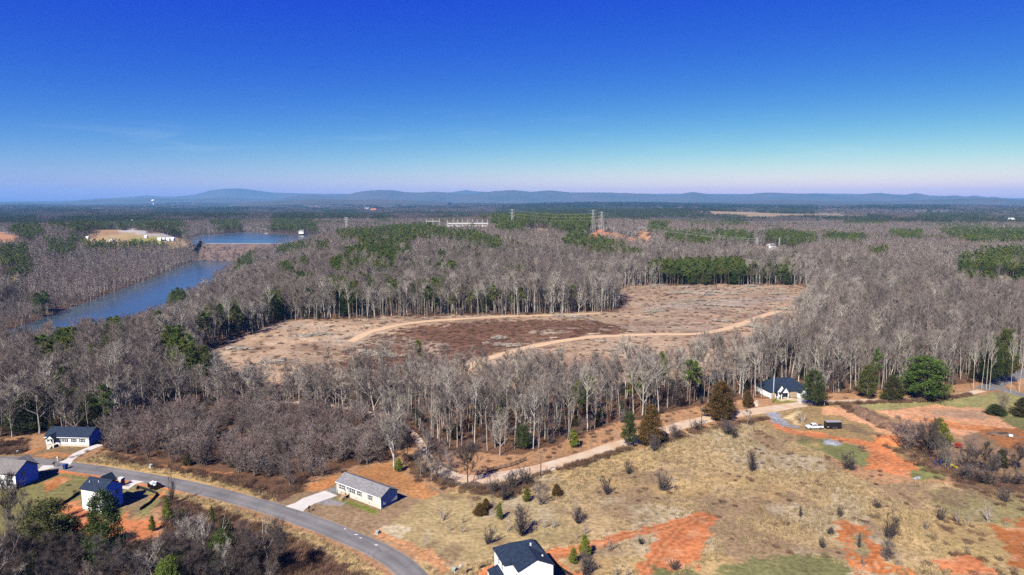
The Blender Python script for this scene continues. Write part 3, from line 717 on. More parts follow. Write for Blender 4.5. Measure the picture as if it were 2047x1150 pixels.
# ------------------------------------------------------------------ houses
def gable_roof(mb, x0, x1, y0, y1, ze, rise, over=.35, th=.16, m=0):
    """ridge along x; slabs of thickness th"""
    ym = .5 * (y0 + y1); half = .5 * (y1 - y0); k = rise / half
    for s in (-1, 1):
        ye = ym + s * (half + over); zl = ze - k * over
        pr = [(ye, zl), (ym, ze + rise), (ym, ze + rise + th), (ye, zl + th)]
        mb.prism(pr if s < 0 else pr[::-1], 'x', x0 - over, x1 + over, m)
    return mb
def gable_wall(mb, x, th, y0, y1, z0, ze, rise, m=0):
    mb.prism([(y0, z0), (y1, z0), (y1, ze), (.5 * (y0 + y1), ze + rise), (y0, ze)], 'x', x - th / 2, x + th / 2, m)
FR = None
def window(parent, face, c, z0, w, h, off, shutters=False, cols=1, name='window'):
    """face '-y' or '+x' ...: the wall it sits on; c the centre along the wall, off the wall's plane"""
    f = MB(); g = MB(); s = MB()
    def put(mb, a0, a1, zz0, zz1, d0, d1):
        if face == '-y': mb.box(a0, a1, off - d1, off - d0, zz0, zz1)
        elif face == '+y': mb.box(a0, a1, off + d0, off + d1, zz0, zz1)
        elif face == '+x': mb.box(off + d0, off + d1, a0, a1, zz0, zz1)
        else: mb.box(off - d1, off - d0, a0, a1, zz0, zz1)
    t = .09
    put(f, c - w / 2 - t, c - w / 2, z0 - t, z0 + h + t, 0, .07); put(f, c + w / 2, c + w / 2 + t, z0 - t, z0 + h + t, 0, .07)
    put(f, c - w / 2, c + w / 2, z0 - t, z0, 0, .075); put(f, c - w / 2, c + w / 2, z0 + h, z0 + h + t, 0, .075)
    put(f, c - w / 2, c + w / 2, z0 + h / 2 - .03, z0 + h / 2 + .03, 0, .055)
    for k in range(1, cols): put(f, c - w / 2 + w * k / cols - .05, c - w / 2 + w * k / cols + .05, z0, z0 + h, 0, .06)
    put(g, c - w / 2, c + w / 2, z0, z0 + h, .004, .03)
    fo = f.build(name, M['trim_white'], parent); g.build('pane', M['glass'], fo)
    if shutters:
        for sg in (-1, 1):
            s = MB(); a = c + sg * (w / 2 + t + .22); put(s, a - .2, a + .2, z0 - .05, z0 + h + .05, .003, .05)
            s.build('shutter', M['shutter'], parent)
    return fo
def lap_siding(parent, face, a0, a1, z0, ze, off, step=.4, rise=0, m='white_siding', inset=0):
    """overlapping boards on one wall, joined; with rise the gable above ze is boarded too"""
    mb = MB(); z = z0; am = .5 * (a0 + a1)
    while z < ze + rise - .1:
        zt = min(z + step, ze + rise - .02)
        def lim(zz):
            if zz <= ze: return a0, a1
            k = 1 - (zz - ze) / rise; return am - (am - a0) * k, am + (a1 - am) * k
        b0, b1 = lim(z); t0, t1 = lim(zt)
        lo, hi = .06, .012
        def P(a, d, zz):
            return (a, off - d, zz) if face == '-y' else ((off + d, a, zz) if face == '+x' else ((off - d, a, zz) if face == '-x' else (a, off + d, zz)))
        vs_ = [P(b0, lo, z), P(b1, lo, z), P(t1, hi, zt), P(t0, hi, zt), P(b0, .002, z), P(b1, .002, z)]
        fs = [(0, 1, 2, 3), (4, 5, 1, 0)]
        if face in ('-x', '+y'): fs = [f[::-1] for f in fs]
        mb.add(vs_, fs); z += step
    o = mb.build('siding', M[m], parent); tag(o, kind='stuff'); return o
def two_points(pa, pb):
    a = G(*pa); b = G(*pb)
    yaw = math.atan2(b[1] - a[1], b[0] - a[0])
    return a, b, yaw, math.hypot(b[0] - a[0], b[1] - a[1])
def at(o, x, y, z=0):
    """a local point of an Empty in world space"""
    c, s = math.cos(o.rotation_euler[2]), math.sin(o.rotation_euler[2])
    return o.location[0] + c * x - s * y, o.location[1] + s * x + c * y, o.location[2] + z

# --- cream ranch house with the grey roof
a, b, yaw, Lx = two_points((674.8, 985.5), (761.8, 1019))
D = 5.8
h = empty('ranch_house', (a[0], a[1], 0), yaw, 'cream single storey house with grey shingle roof and wooden front steps', 'house')
mb = MB(); mb.box(0.05, Lx - .05, .05, D - .05, -.5, .95); mb.build('foundation', M['beige_block'], h)
mb = MB(); mb.box(0, Lx, 0, D, .95, 3.35); gable_wall(mb, Lx - .09, .17, .01, D - .01, 3.35, 3.352, 1.4); gable_wall(mb, .09, .17, .01, D - .01, 3.35, 3.352, 1.4)
mb.build('wall', M['cream_siding'], h)
lap_siding(h, '+x', 0, D, .98, 3.35, Lx, .3, 1.36, 'cream_siding')
mb = MB(); gable_roof(mb, 0, Lx, 0, D, 3.42, 1.45, .38); rf = mb.build('roof', M['roof_grey'], h)
for vx, vy in ((4.5, 3.6), (10.6, 2.0), (11.6, 1.9)):
    k = MB(); zz = 3.42 + 1.45 * (1 - abs(vy - D / 2) / (D / 2)); k.tube([(vx, vy, zz), (vx, vy, zz + .5)], .07, 6, cap=True); k.build('vent_pipe', M['grey_plastic'], rf)
for s in (-.39, D + .39 - .06):
    k = MB(); k.box(-.4, Lx + .4, s, s + .06, 3.06, 3.24); k.build('fascia', M['trim_white'], h)
for c, w, cols in ((1.95, 1.7, 2), (6.0, 1.7, 2), (9.0, .8, 1), (13.2, .8, 1)):
    if c < Lx - .8: window(h, '-y', c, 1.55, w, 1.3, 0, True, cols)
k = MB(); k.box(3.75, 4.65, -.06, -.002, .97, 3.0); d = k.build('door', M['trim_white'], h)
k = MB(); k.box(3.9, 4.5, -.075, -.062, 2.1, 2.8); k.build('pane', M['glass'], d)
st = empty('front_steps', (0, 0, 0)); st.parent = h
k = MB(); k.box(3.4, 5.0, -1.5, -.07, .82, .9)
for i in range(4): k.box(3.6, 4.8, -1.5 - .3 * (i + 1), -1.5 - .3 * i - .01, .62 - .18 * i, .68 - .18 * i)
k.build('deck', M['wood_new'], st)
for x in (3.4, 4.94):
    k = MB()
    for y in (-1.47, -.12): k.box(x, x + .09, y, y + .09, 0, 1.85)
    k.box(x, x + .09, -2.75, -2.66, 0, .95)
    k.box(x + .02, x + .07, -1.37, -.12, 1.7, 1.78); k.box(x + .02, x + .07, -1.37, -.12, 1.3, 1.36)
    k.prism([(-2.7, .85), (-1.47, 1.7), (-1.47, 1.78), (-2.7, .95)], 'x', x + .02, x + .07)
    k.build('railing', M['wood_new'], st)
for x in (2.5, 7.5, 12.5):
    if x < Lx - 1: k = MB(); k.box(x, x + .5, .02, .045, .4, .65); k.build('foundation_vent', M['grey_plastic'], h)

def gutters(h, x0, x1, y, z, zb, m='trim_white'):
    k = MB(); k.box(x0, x1, y - .1, y, z - .06, z + .07); k.build('gutter', M[m], h)
    for xx in (x0 + .15, x1 - .25):
        k = MB(); k.box(xx, xx + .09, y + .25, y + .34, zb, z - .07); k.box(xx, xx + .09, y - .05, y + .34, z - .16, z - .07); k.build('downpipe', M[m], h)
gutters(h, -.3, Lx + .3, -.42, 3.24, .2)
# --- white ranch with black roof at the top left
a, b, yaw, Lx = two_points((92.5, 891.5), (178.6, 893.5))
D = 6.8
h = empty('ranch_house', (a[0], a[1], 0), yaw, 'white single storey house with blue black roof and small gabled front porch', 'house')
mb = MB(); mb.box(.05, Lx - .05, .05, D - .05, -.5, .8); mb.build('foundation', M['beige_block'], h)
mb = MB(); mb.box(0, Lx, 0, D, .8, 3.3); gable_wall(mb, Lx - .09, .17, .01, D - .01, 3.3, 3.302, 1.9); gable_wall(mb, .09, .17, .01, D - .01, 3.3, 3.302, 1.9); mb.build('wall', M['white_siding'], h)
mb = MB(); gable_roof(mb, 0, Lx, 0, D, 3.38, 2.0, .4); mb.build('roof', M['roof_black'], h)
k = MB(); k.box(-.4, Lx + .4, -.44, -.38, 2.98, 3.16); k.build('fascia', M['trim_white'], h)
for c, w, cols in ((.95, .8, 1), (4.9, .8, 1), (6.4, 1.5, 2), (9.6, .9, 1), (12.4, .9, 1)):
    if c < Lx - .6: window(h, '-y', c, 1.5, w, 1.25, 0, c > 6, cols)
po = empty('porch', (0, 0, 0)); po.parent = h
k = MB(); k.box(1.55, 4.0, -1.8, -.02, -.4, .85); k.build('porch_floor', M['beige_block'], po)
for x in (1.6, 3.8):
    k = MB(); k.box(x, x + .16, -1.75, -1.59, .85, 3.0); k.build('column', M['trim_white'], po)
k = MB(); k.prism([(1.5, 3.0), (4.05, 3.0), (2.78, 4.25)], 'y', -1.75, -1.62); k.build('pediment', M['white_siding'], po)
k = MB()
for s in (-1, 1):
    pr = [(2.78 + s * 1.6, 2.72), (2.78, 4.22), (2.78, 4.36), (2.78 + s * 1.6, 2.86)]
    k.prism(pr if s > 0 else pr[::-1], 'y', -2.0, 2.2)
k.build('porch_roof', M['roof_black'], po)
for y0_, x0_, x1_ in ((-1.72, 1.77, 2.3), (-1.72, 3.3, 3.79)):
    for z0_, z1_ in ((1.65, 1.72), (1.1, 1.15)):
        k = MB(); k.box(x0_, x1_, y0_, y0_ + .06, z0_, z1_); k.build('railing_bar', M['trim_white'], po)
k = MB()
for i in range(4): k.box(2.3, 3.4, -1.82 - .3 * (i + 1), -1.82 - .3 * i - .01, -.3, .68 - .18 * i)
k.build('steps', M['beige_block'], po)
k = MB(); k.box(2.35, 3.25, -.06, -.002, .88, 2.9); k.build('door', M['brown_door'], h)

# --- grey roofed two storey house cut by the left edge
a, b, yaw, Lx = two_points((-62, 970), (33, 979))
b2 = G(78, 950); D = 7.2
h = empty('two_storey_house', (a[0], a[1], 0), yaw, 'pale house with grey roof and shaded gable end, cut by the left edge', 'house')
mb = MB(); mb.box(.05, Lx - .05, .05, D - .05, -.6, .5); mb.build('foundation', M['beige_block'], h)
mb = MB(); mb.box(0, Lx, 0, D, .5, 4.6); gable_wall(mb, Lx - .09, .17, .01, D - .01, 4.6, 4.602, 2.2); gable_wall(mb, .09, .17, .01, D - .01, 4.6, 4.602, 2.2); mb.build('wall', M['white_siding'], h)
mb = MB(); gable_roof(mb, 0, Lx, 0, D, 4.66, 2.3, .45); rf = mb.build('roof', M['roof_taupe'], h)
k = MB()
xg = Lx - 3.4
for s in (-1, 1):
    pr = [(xg + s * 3.0, 4.6), (xg, 7.0), (xg, 7.16), (xg + s * 3.0, 4.76)]
    k.prism(pr if s > 0 else pr[::-1], 'y', D * .5, D + .6)
k.build('cross_gable', M['roof_taupe'], rf)
window(h, '-y', Lx - 2.0, .75, 2.4, 2.0, 0, False, 3)
window(h, '-y', Lx - 6.0, 3.2, .9, 1.3, 0)
window(h, '-y', Lx - 9.0, 3.2, .9, 1.3, 0)
window(h, '-y', Lx - 6.2, .9, .9, 1.4, 0)
window(h, '+x', 2.6, 3.0, .8, 1.3, Lx)

# --- white two storey house with black roof
a, b, yaw, Lx = two_points((166, 1020), (208, 1028))
b2 = G(247, 1003); D = 5.9
h = empty('two_storey_house', (a[0], a[1], 0), yaw, 'tall white house with black roof, its siding end in blue shade, behind big pines', 'house')
mb = MB(); mb.box(.05, Lx - .05, .05, D - .05, -.6, .45); mb.build('foundation', M['beige_block'], h)
mb = MB(); mb.box(0, Lx, 0, D, .45, 6.0); gable_wall(mb, Lx - .09, .17, .01, D - .01, 6.0, 6.002, 1.75); gable_wall(mb, .09, .17, .01, D - .01, 6.0, 6.002, 1.75); mb.build('wall', M['white_siding'], h)
lap_siding(h, '+x', 0, D, .47, 6.0, Lx, .5, 1.72); lap_siding(h, '-y', 0, Lx, .47, 6.0, 0, .5)
mb = MB(); gable_roof(mb, 0, Lx, 0, D, 6.06, 1.85, .35); rf = mb.build('roof', M['roof_black'], h)
k = MB(); xg = Lx * .5
for s in (-1, 1):
    pr = [(xg + s * 1.7, 6.6), (xg, 8.35), (xg, 8.5), (xg + s * 1.7, 6.75)]
    k.prism(pr if s > 0 else pr[::-1], 'y', D * .5, D + .3)
k.build('cross_gable', M['roof_black'], rf)
for vx, vy in ((1.2, 1.5), (3.9, 1.9)):
    k = MB(); zz = 6.06 + 1.85 * (1 - abs(vy - D / 2) / (D / 2)) + .1; k.tube([(vx, vy, zz), (vx, vy, zz + .45)], .09, 6, cap=True); k.build('vent_pipe', M['trim_white'], rf)
window(h, '-y', 1.5, 3.7, .8, 1.3, 0); window(h, '-y', Lx - 1.4, 3.9, .6, .9, 0); window(h, '-y', 1.7, 1.0, .9, 1.6, 0); window(h, '-y', Lx - 1.6, 1.0, 1.2, 1.4, 0, False, 2)
for k_ in range(2): window(h, '+x', 1.5 + 2.6 * k_, 3.8, .8, 1.3, Lx + .06)

# --- white house with black roof at the bottom edge (front gable faces the camera)
pA = on_plane(1037, 1141.7, 6.0); pB = on_plane(1105.8, 1128.8, 6.0); pC = on_plane(1011, 1113.8, 6.0)
yaw = math.atan2(pB[1] - pA[1], pB[0] - pA[0]); Lx = math.hypot(pB[0] - pA[0], pB[1] - pA[1])
h = empty('two_storey_house', (pA[0], pA[1], 0), yaw, 'white sided house with black roof and white vent caps, cut by the bottom edge', 'house')
Dm = 3.4; W0 = -1.9; Dt = 10.2           # projecting gable is Dm deep, main block behind it
mb = MB(); mb.box(0, Lx, 0, Dm, .4, 6.0)
mb.prism([(0, 6.0), (Lx, 6.0), (Lx / 2, 7.75)], 'y', .02, .19); mb.build('front_wall', M['white_siding'], h)
lap_siding(h, '-y', 0, Lx, .42, 6.0, 0, .4, 1.75)
mb = MB(); mb.box(W0, Lx - .01, Dm - .01, Dt, .4, 6.0); mb.build('wall', M['white_siding'], h)
k = MB(); k.box(W0 + .05, Lx - .05, .05, Dt - .05, -.6, .41); k.build('foundation', M['beige_block'], h)
# main hipped roof, ridge along x
ze, o_ = 6.05, .35; ym = .5 * (Dm + Dt); zr = 8.6
k = MB(); x0, x1, y0, y1 = W0 - o_, Lx + o_, Dm - o_, Dt + o_
rl, rr = W0 + 2.6, Lx - 2.2
pts = [(x0, y0, ze), (x1, y0, ze), (x1, y1, ze), (x0, y1, ze), (rl, ym, zr), (rr, ym, zr)]
pts2 = [(p[0], p[1], p[2] - .16) for p in pts[:4]]
k.add(pts + pts2, [(0, 1, 5, 4), (1, 2, 5), (2, 3, 4, 5), (3, 0, 4), (6, 7, 1, 0), (7, 8, 2, 1), (8, 9, 3, 2), (9, 6, 0, 3), (9, 8, 7, 6)])
rf = k.build('roof', M['roof_black'], h)
k = MB(); zg = 7.85
for s in (-1, 1):
    pr = [(Lx / 2 + s * (Lx / 2 + .35), 5.93), (Lx / 2, zg), (Lx / 2, zg + .15), (Lx / 2 + s * (Lx / 2 + .35), 6.08)]
    k.prism(pr if s > 0 else pr[::-1], 'y', -.3, ym - .6)
k.build('gable_roof', M['roof_black'], h)
for vx, vy, zz in ((Lx * .62, ym - 1.2, 8.0), (Lx * .8, 2.2, 6.9)):
    k = MB(); k.box(vx - .12, vx + .12, vy - .12, vy + .12, zz - .2, zz + .35); k.build('vent_cap', M['trim_white'], rf)
k = MB(); k.add([(W0 - 2.4, Dm + .3, 2.9), (W0 - .02, Dm + .3, 3.7), (W0 - .02, Dt - 2.4, 3.7), (W0 - 2.4, Dt - 2.4, 2.9)] + [(W0 - 2.4, Dm + .3, 2.75), (W0 - .02, Dm + .3, 3.55), (W0 - .02, Dt - 2.4, 3.55), (W0 - 2.4, Dt - 2.4, 2.75)],
      [(0, 1, 2, 3), (7, 6, 5, 4), (0, 4, 5, 1), (1, 5, 6, 2), (2, 6, 7, 3), (3, 7, 4, 0)]); k.build('porch_roof', M['roof_black'], h)
for yy in (Dm + .5, Dt - 2.7):
    k = MB(); k.box(W0 - 2.3, W0 - 2.14, yy, yy + .16, 0, 2.8); k.build('porch_post', M['trim_white'], h)
k = MB(); k.box(W0 - 2.4, W0 - .01, Dm + .3, Dt - 2.4, -.2, .35); k.build('porch_floor', M['concrete'], h)
window(h, '-x', Dm + 1.4, 4.1, .8, 1.3, W0); window(h, '-x', Dm + 3.6, 4.1, .8, 1.3, W0); window(h, '-x', 1.2, 3.6, .6, 1.3, 0)
k = MB(); k.box(W0 - .06, W0 - .002, Dm + 2.2, Dm + 3.1, .45, 2.5); k.build('door', M['brown_door'], h)

# --- cottage with white gables before the wood on the right
a, b, yaw, Lx = two_points((1540, 797), (1612, 793))
D = 10.5
h = empty('cottage', (a[0], a[1], 0), yaw, 'white and tan house with steep dark roof and front gables at the wood edge', 'house')
mb = MB(); mb.box(0, Lx, 0, D, -.4, 2.9); mb.build('wall', M['white_siding'], h)
k = MB(); o_ = .4; zr = 7.2; ym = D / 2; x0, x1, y0, y1 = -o_, Lx + o_, -o_, D + o_; ze = 2.95
pts = [(x0, y0, ze), (x1, y0, ze), (x1, y1, ze), (x0, y1, ze), (3.6, ym, zr), (Lx - 4.2, ym, zr)]; pts2 = [(p[0], p[1], p[2] - .16) for p in pts[:4]]
k.add(pts + pts2, [(0, 1, 5, 4), (1, 2, 5), (2, 3, 4, 5), (3, 0, 4), (6, 7, 1, 0), (7, 8, 2, 1), (8, 9, 3, 2), (9, 6, 0, 3), (9, 8, 7, 6)])
rf = k.build('roof', M['roof_black'], h)
for gx_, hw, zt, yf, zb in ((3.9, 2.0, 5.7, -1.2, 2.9), (5.3, 1.5, 4.9, -2.0, 2.75), (Lx - 1.9, 2.5, 5.3, -2.6, 2.8)):
    g_ = empty('front_gable', (0, 0, 0)); g_.parent = h
    k = MB(); k.prism([(gx_ - hw, zb), (gx_ + hw, zb), (gx_, zt)], 'y', yf, yf + .15); k.build('gable_face', M['trim_white'], g_)
    k = MB()
    for s in (-1, 1):
        pr = [(gx_ + s * (hw + .3), zb - .25), (gx_, zt), (gx_, zt + .16), (gx_ + s * (hw + .3), zb - .09)]
        k.prism(pr if s > 0 else pr[::-1], 'y', yf - .25, ym - 1.0)
    k.build('gable_roof', M['roof_black'], g_)
k = MB(); k.box(Lx - 4.3, Lx + .3, -2.58, -.02, -.4, 2.8); k.build('garage_wing', M['white_siding'], h)
k = MB(); k.box(Lx - 3.6, Lx - .4, -2.66, -2.6, 0, 2.3); k.build('garage_door', M['trim_white'], h)
k = MB(); k.box(6.9, Lx - 4.35, -.08, -.005, -.3, 2.6); k.build('stone_facing', M['stone_veneer'], h)
k = MB(); k.box(.3, 2.0, -.08, -.005, -.3, 2.6); k.build('stone_facing', M['stone_veneer'], h)
k = MB(); k.box(4.3, 5.4, -.1, -.006, 0, 2.2); k.build('door', M['brown_door'], h)
for x in (2.2, 3.7, 6.6):
    k = MB(); k.box(x, x + .25, -1.9, -1.65, -.3, 2.75); k.build('porch_column', M['trim_white'], h)
window(h, '-y', 2.9, .8, 1.2, 1.4, -.005, False, 2); window(h, '-y', 6.2, .8, .7, 1.4, -.005)
slab('front_walk', [(1556, 800), (1575, 796), (1590, 797), (1602, 801), (1596, 803), (1575, 800), (1562, 803)], M['dirt_road'], .07)

# ------------------------------------------------------------------ pickup and trailer
def ring_wheel(par, x, y, r=.38, w=.26):
    wl = empty('wheel', (x, y, r)); wl.parent = par
    def disc(rad, hw):
        mb = MB(); n = 16; vs_ = []
        for s in (-hw, -hw * .7, hw * .7, hw):
            q = rad * (.9 if abs(s) == hw else 1)
            vs_ += [(q * math.cos(2 * math.pi * i / n), s, q * math.sin(2 * math.pi * i / n)) for i in range(n)]
        fs = [(k * n + i, k * n + (i + 1) % n, (k + 1) * n + (i + 1) % n, (k + 1) * n + i) for k in range(3) for i in range(n)]
        fs += [tuple(range(n))[::-1], tuple(range(3 * n, 4 * n))]
        return mb.add(vs_, [f[::-1] for f in fs])
    disc(r, w / 2).build('tyre', M['rubber'], wl, True); disc(r * .6, w / 2 + .015).build('rim', M['metal'], wl)
a, b, yaw, _ = two_points((1611.5, 857.5), (1641.5, 857.0))
t = empty('pickup_truck', (a[0], a[1], .04), yaw, 'white crew cab pickup hitched in front of the black trailer', 'pickup truck')
def bevelled(mb, name, m, par, w=.04):
    o = mb.build(name, m, par); bm = bmesh.new(); bm.from_mesh(o.data); bmesh.ops.bevel(bm, geom=list(bm.edges), offset=w, segments=2, affect='EDGES', clamp_overlap=True); bm.to_mesh(o.data); bm.free(); return o
k = MB(); k.prism([(0.05, .5), (.0, .95), (.12, 1.08), (1.35, 1.2), (3.65, 1.24), (5.75, 1.24), (5.8, .6), (5.6, .48), (.3, .42)], 'y', -.97, .97)
bevelled(k, 'body', M['white_paint'], t, .05)
k = MB(); k.prism([(1.4, 1.2), (2.1, 1.86), (2.4, 1.92), (3.35, 1.92), (3.55, 1.85), (3.75, 1.22)], 'y', -.82, .82); bevelled(k, 'cab', M['white_paint'], t, .06)
for s in (-1, 1):
    k = MB(); k.prism([(1.72, 1.3), (2.2, 1.78), (2.6, 1.82), (2.6, 1.3)], 'y', .826 * s - .01, .826 * s + .012); k.build('side_window', M['glass'], t)
    k = MB(); k.prism([(2.68, 1.3), (2.68, 1.82), (3.28, 1.82), (3.5, 1.3)], 'y', .826 * s - .01, .826 * s + .012); k.build('side_window', M['glass'], t)
    k = MB(); k.box(-.02, .1, s * .62 - .2, s * .62 + .2, .8, .98); k.build('headlight', M['glass'], t)
    k = MB(); k.box(1.55, 1.7, s * 1.0 - .12, s * 1.0 + .12, 1.25, 1.5); k.build('mirror', M['black_paint'], t)
k = MB(); k.add([(1.46, -.72, 1.28), (1.46, .72, 1.28), (2.06, .66, 1.82), (2.06, -.66, 1.82)], [(0, 3, 2, 1)]); k.build('windscreen', M['glass'], t)
k = MB(); k.box(3.8, 5.72, -.82, .82, 1.242, 1.262); k.build('bed_cover', M['black_paint'], t)
k = MB(); k.box(-.08, .04, -.9, .9, .42, .62); k.build('bumper', M['metal'], t)
for x in (1.05, 4.7):
    for y in (-.86, .86): ring_wheel(t, x, y, .42, .28)
te = at(t, 7.0, 0)
g = G(1642.5, 854); g2 = G(1671.5, 852)
tr = empty('cargo_trailer', (te[0] - .2 * math.cos(yaw), te[1], .04), yaw - .02, 'black enclosed cargo trailer with two axles behind the white pickup', 'trailer')
k = MB(); k.box(0, 5.4, -1.1, 1.1, .5, 2.55); bevelled(k, 'box_body', M['black_paint'], tr, .06)
k = MB(); k.box(.06, 5.34, -1.04, 1.04, 2.552, 2.59); k.build('roof_panel', M['grey_plastic'], tr)
k = MB(); k.prism([(-1.1, .5), (0, .95), (0, .42), (-1.1, .42)], 'y', -.08, .08); k.build('tongue', M['black_paint'], tr)
k = MB(); k.box(.1, .9, -1.13, -1.102, .6, 1.2); k.build('stone_guard', M['metal'], tr)
k = MB(); k.box(5.28, 5.33, -1.13, -1.102, 1.5, 1.65); k.build('marker_light', M['orange_plastic'], tr)
for x in (2.5, 3.4):
    for y in (-1.13, 1.13): ring_wheel(tr, x, y, .36, .2)
for s in (-1, 1):
    k = MB(); k.box(2.0, 3.9, s * 1.18 - .16, s * 1.18 + .16, .78, .84); k.build('mudguard', M['metal'], tr)

# ------------------------------------------------------------------ yard and roadside things
def spot(u, v): return G(u, v)
# open dumpster with rubble
x, y, z = spot(309, 976)
dmp = empty('dumpster', (x, y, z), -.55, 'black open dumpster full of white and green rubble by the road', 'dumpster')
k = MB(); k.box(-1.7, 1.7, -1.0, 1.0, .25, .35); k.box(-1.7, -1.6, -1, 1, .35, 1.4); k.box(1.6, 1.7, -1, 1, .35, 1.4); k.box(-1.6, 1.6, -1, -.92, .35, 1.4); k.box(-1.6, 1.6, .92, 1, .35, 1.4); k.build('container', M['black_paint'], dmp)
for i in range(16):
    k = MB(); cx_, cy_ = random.uniform(-1.2, 1.2), random.uniform(-.65, .65); w = random.uniform(.2, .5)
    k.box(cx_ - w, cx_ + w, cy_ - w * .5, cy_ + w * .5, 1.25 + random.random() * .2, 1.5 + random.random() * .3)
    k.build('rubble_piece', M['white_paint'] if i % 3 else M['pale_green'], dmp)
for s in (-1, 1):
    ring_wheel(dmp, -.3, s * 1.1, .3, .2)
# portable toilet
x, y, z = spot(244, 971)
pt = empty('portable_toilet', (x, y, z), -.5, 'orange and white portable toilet between the road and the black roofed house', 'toilet')
k = MB(); k.box(-.58, .58, -.58, .58, .1, 2.05); bevelled(k, 'cabin', M['orange_plastic'], pt, .05)
k = MB(); k.box(-.7, .7, -.7, .7, 0, .1); k.build('base', M['black_paint'], pt)
k = MB(); k.prism([(-.66, 2.05), (.66, 2.05), (.66, 2.2), (.35, 2.42), (-.35, 2.42), (-.66, 2.2)], 'x', -.66, .66); k.build('roof', M['white_paint'], pt)
k = MB(); k.box(-.4, .4, -.62, -.585, .15, 1.9); k.build('door', M['trim_white'], pt)
# blue wheeled bin
x, y, z = spot(131, 938)
bn = empty('wheeled_bin', (x, y, z), -.2, 'blue wheeled bin standing at the near kerb of the asphalt road', 'bin')
k = MB(); k.add([(-.42, -.42, .1), (.42, -.42, .1), (.42, .42, .1), (-.42, .42, .1), (-.55, -.55, 1.45), (.55, -.55, 1.45), (.55, .55, 1.45), (-.55, .55, 1.45)],
      [(3, 2, 1, 0), (4, 5, 6, 7), (0, 1, 5, 4), (1, 2, 6, 5), (2, 3, 7, 6), (3, 0, 4, 7)]); bevelled(k, 'bin_body', M['blue_plastic'], bn, .04)
k = MB(); k.prism([(-.58, 1.46), (.6, 1.46), (.5, 1.6), (-.4, 1.62)], 'x', -.58, .58); k.build('bin_lid', M['blue_plastic'], bn)
for s in (-1, 1): ring_wheel(bn, s * .42, .45, .14, .08)
# mailboxes and white posts
def mailbox(u, v, dark, label, rz=0.):
    x, y, z = spot(u, v); o = empty('mailbox', (x, y, z), rz, label, 'mailbox')
    m1, m2 = (M['black_paint'], M['wood_old']) if dark else (M['white_paint'], M['white_paint'])
    k = MB(); k.box(-.08, .08, -.08, .08, -.1, 1.15); k.build('post', m2, o)
    k = MB(); pr = [(-.2, 1.15), (.2, 1.15)] + [(.2 * math.cos(t_), 1.38 + .2 * math.sin(t_)) for t_ in np.linspace(0, math.pi, 7)]
    k.prism(pr, 'y', -.42, .42); k.build('letter_box', m1, o)
    k = MB(); k.box(.205, .225, -.1, .1, 1.4, 1.62); k.build('flag', M['orange_plastic'], o)
mailbox(108.5, 934, True, 'dark mailbox beside the short driveway at the left')
mailbox(115.5, 922.5, False, 'white mailbox on white post beside the long curved driveway', .3)
mailbox(618, 1023.5, True, 'dark mailbox beside the wide driveway of the cream house')
def cabinet(u, v, label, s=1.0, m='pale_green', n='transformer_box'):
    x, y, z = spot(u, v); o = empty(n, (x, y, z), -.5, label, 'utility box')
    k = MB(); k.box(-.75 * s, .75 * s, -.7 * s, .7 * s, -.1, .12); k.build('pad', M['concrete'], o)
    k = MB(); k.prism([(-.6 * s, .12), (.6 * s, .12), (.6 * s, 1.0 * s), (.1 * s, 1.15 * s), (-.6 * s, 1.0 * s)], 'x', -.6 * s, .6 * s); bevelled(k, 'cabinet', M[m], o, .04)
    k = MB(); k.box(-.5 * s, .5 * s, -.63 * s, -.605 * s, .2, .85 * s); k.build('door', M[m], o)
cabinet(303, 934, 'pale green utility box in the tan grass above the road', .85)
cabinet(755, 1067, 'pale green utility box on orange soil beside the road bend', .75)
cabinet(908, 1142, 'pale green utility box, larger of two left of the lower house', .8)
cabinet(921, 1134, 'small pale utility box, lesser of two left of the lower house', .45, 'steel_pale')
cabinet(36, 905, 'small pale utility box at the left end of the ranch lawn', .6, 'steel_pale')
# silt fences
def silt(px, label, hgt=.75, cap=None):
    P = resample(gpoly(px), 1.5, True); o = empty('silt_fence', (P[0][0], P[0][1], 0), 0, label, 'silt fence')
    k = MB(); v = []
    for i, (x, y) in enumerate(P):
        sag = .1 * math.sin(i * 1.7)
        v += [(x - P[0][0], y - P[0][1], -.05), (x - P[0][0] + .05, y - P[0][1] + .04, hgt + sag)]
    n = len(P)
    v2 = [(p[0] + .04, p[1] + .05, p[2]) for p in v]
    fs = [(2 * i, 2 * i + 2, 2 * i + 3, 2 * i + 1) for i in range(n - 1)]
    fs2 = [tuple(q + 2 * n for q in f[::-1]) for f in fs]; tp = [(2 * i + 1, 2 * i + 3, 2 * n + 2 * i + 3, 2 * n + 2 * i + 1) for i in range(n - 1)]
    k.add(v + v2, fs + fs2 + tp); k.build('fabric', M['black_cloth'], o)
    sm = MB().box(-.04, .04, -.04, .04, -.1, hgt + .25).mesh('stake', M['wood_old'])
    for i in range(0, n, 2):
        s_ = inst('stake', sm, o); s_.location = (P[i][0] - P[0][0], P[i][1] - P[0][1] - .06, 0)
silt([(273, 979), (275, 975.5), (292, 981), (309.6, 986.7), (313, 992), (297, 1009), (279, 1021)], 'black silt fence angled right of the tall white house')
silt([(158.7, 986.6), (144, 997), (129.6, 1006.5), (118, 1014)], 'black silt fence left of the tall white house')
silt([(1104, 1126), (1118.7, 1137.4), (1139, 1152), (1150, 1160)], 'black silt fence running down from the lower house')
silt([(932, 1147), (936, 1142), (944, 1140)], 'short collapsed black silt fence left of the lower house, nearest its utility box', .5)
silt([(958, 1138), (968, 1134), (980, 1129.5)], 'short collapsed black silt fence left of the lower house, nearer its porch', .5)
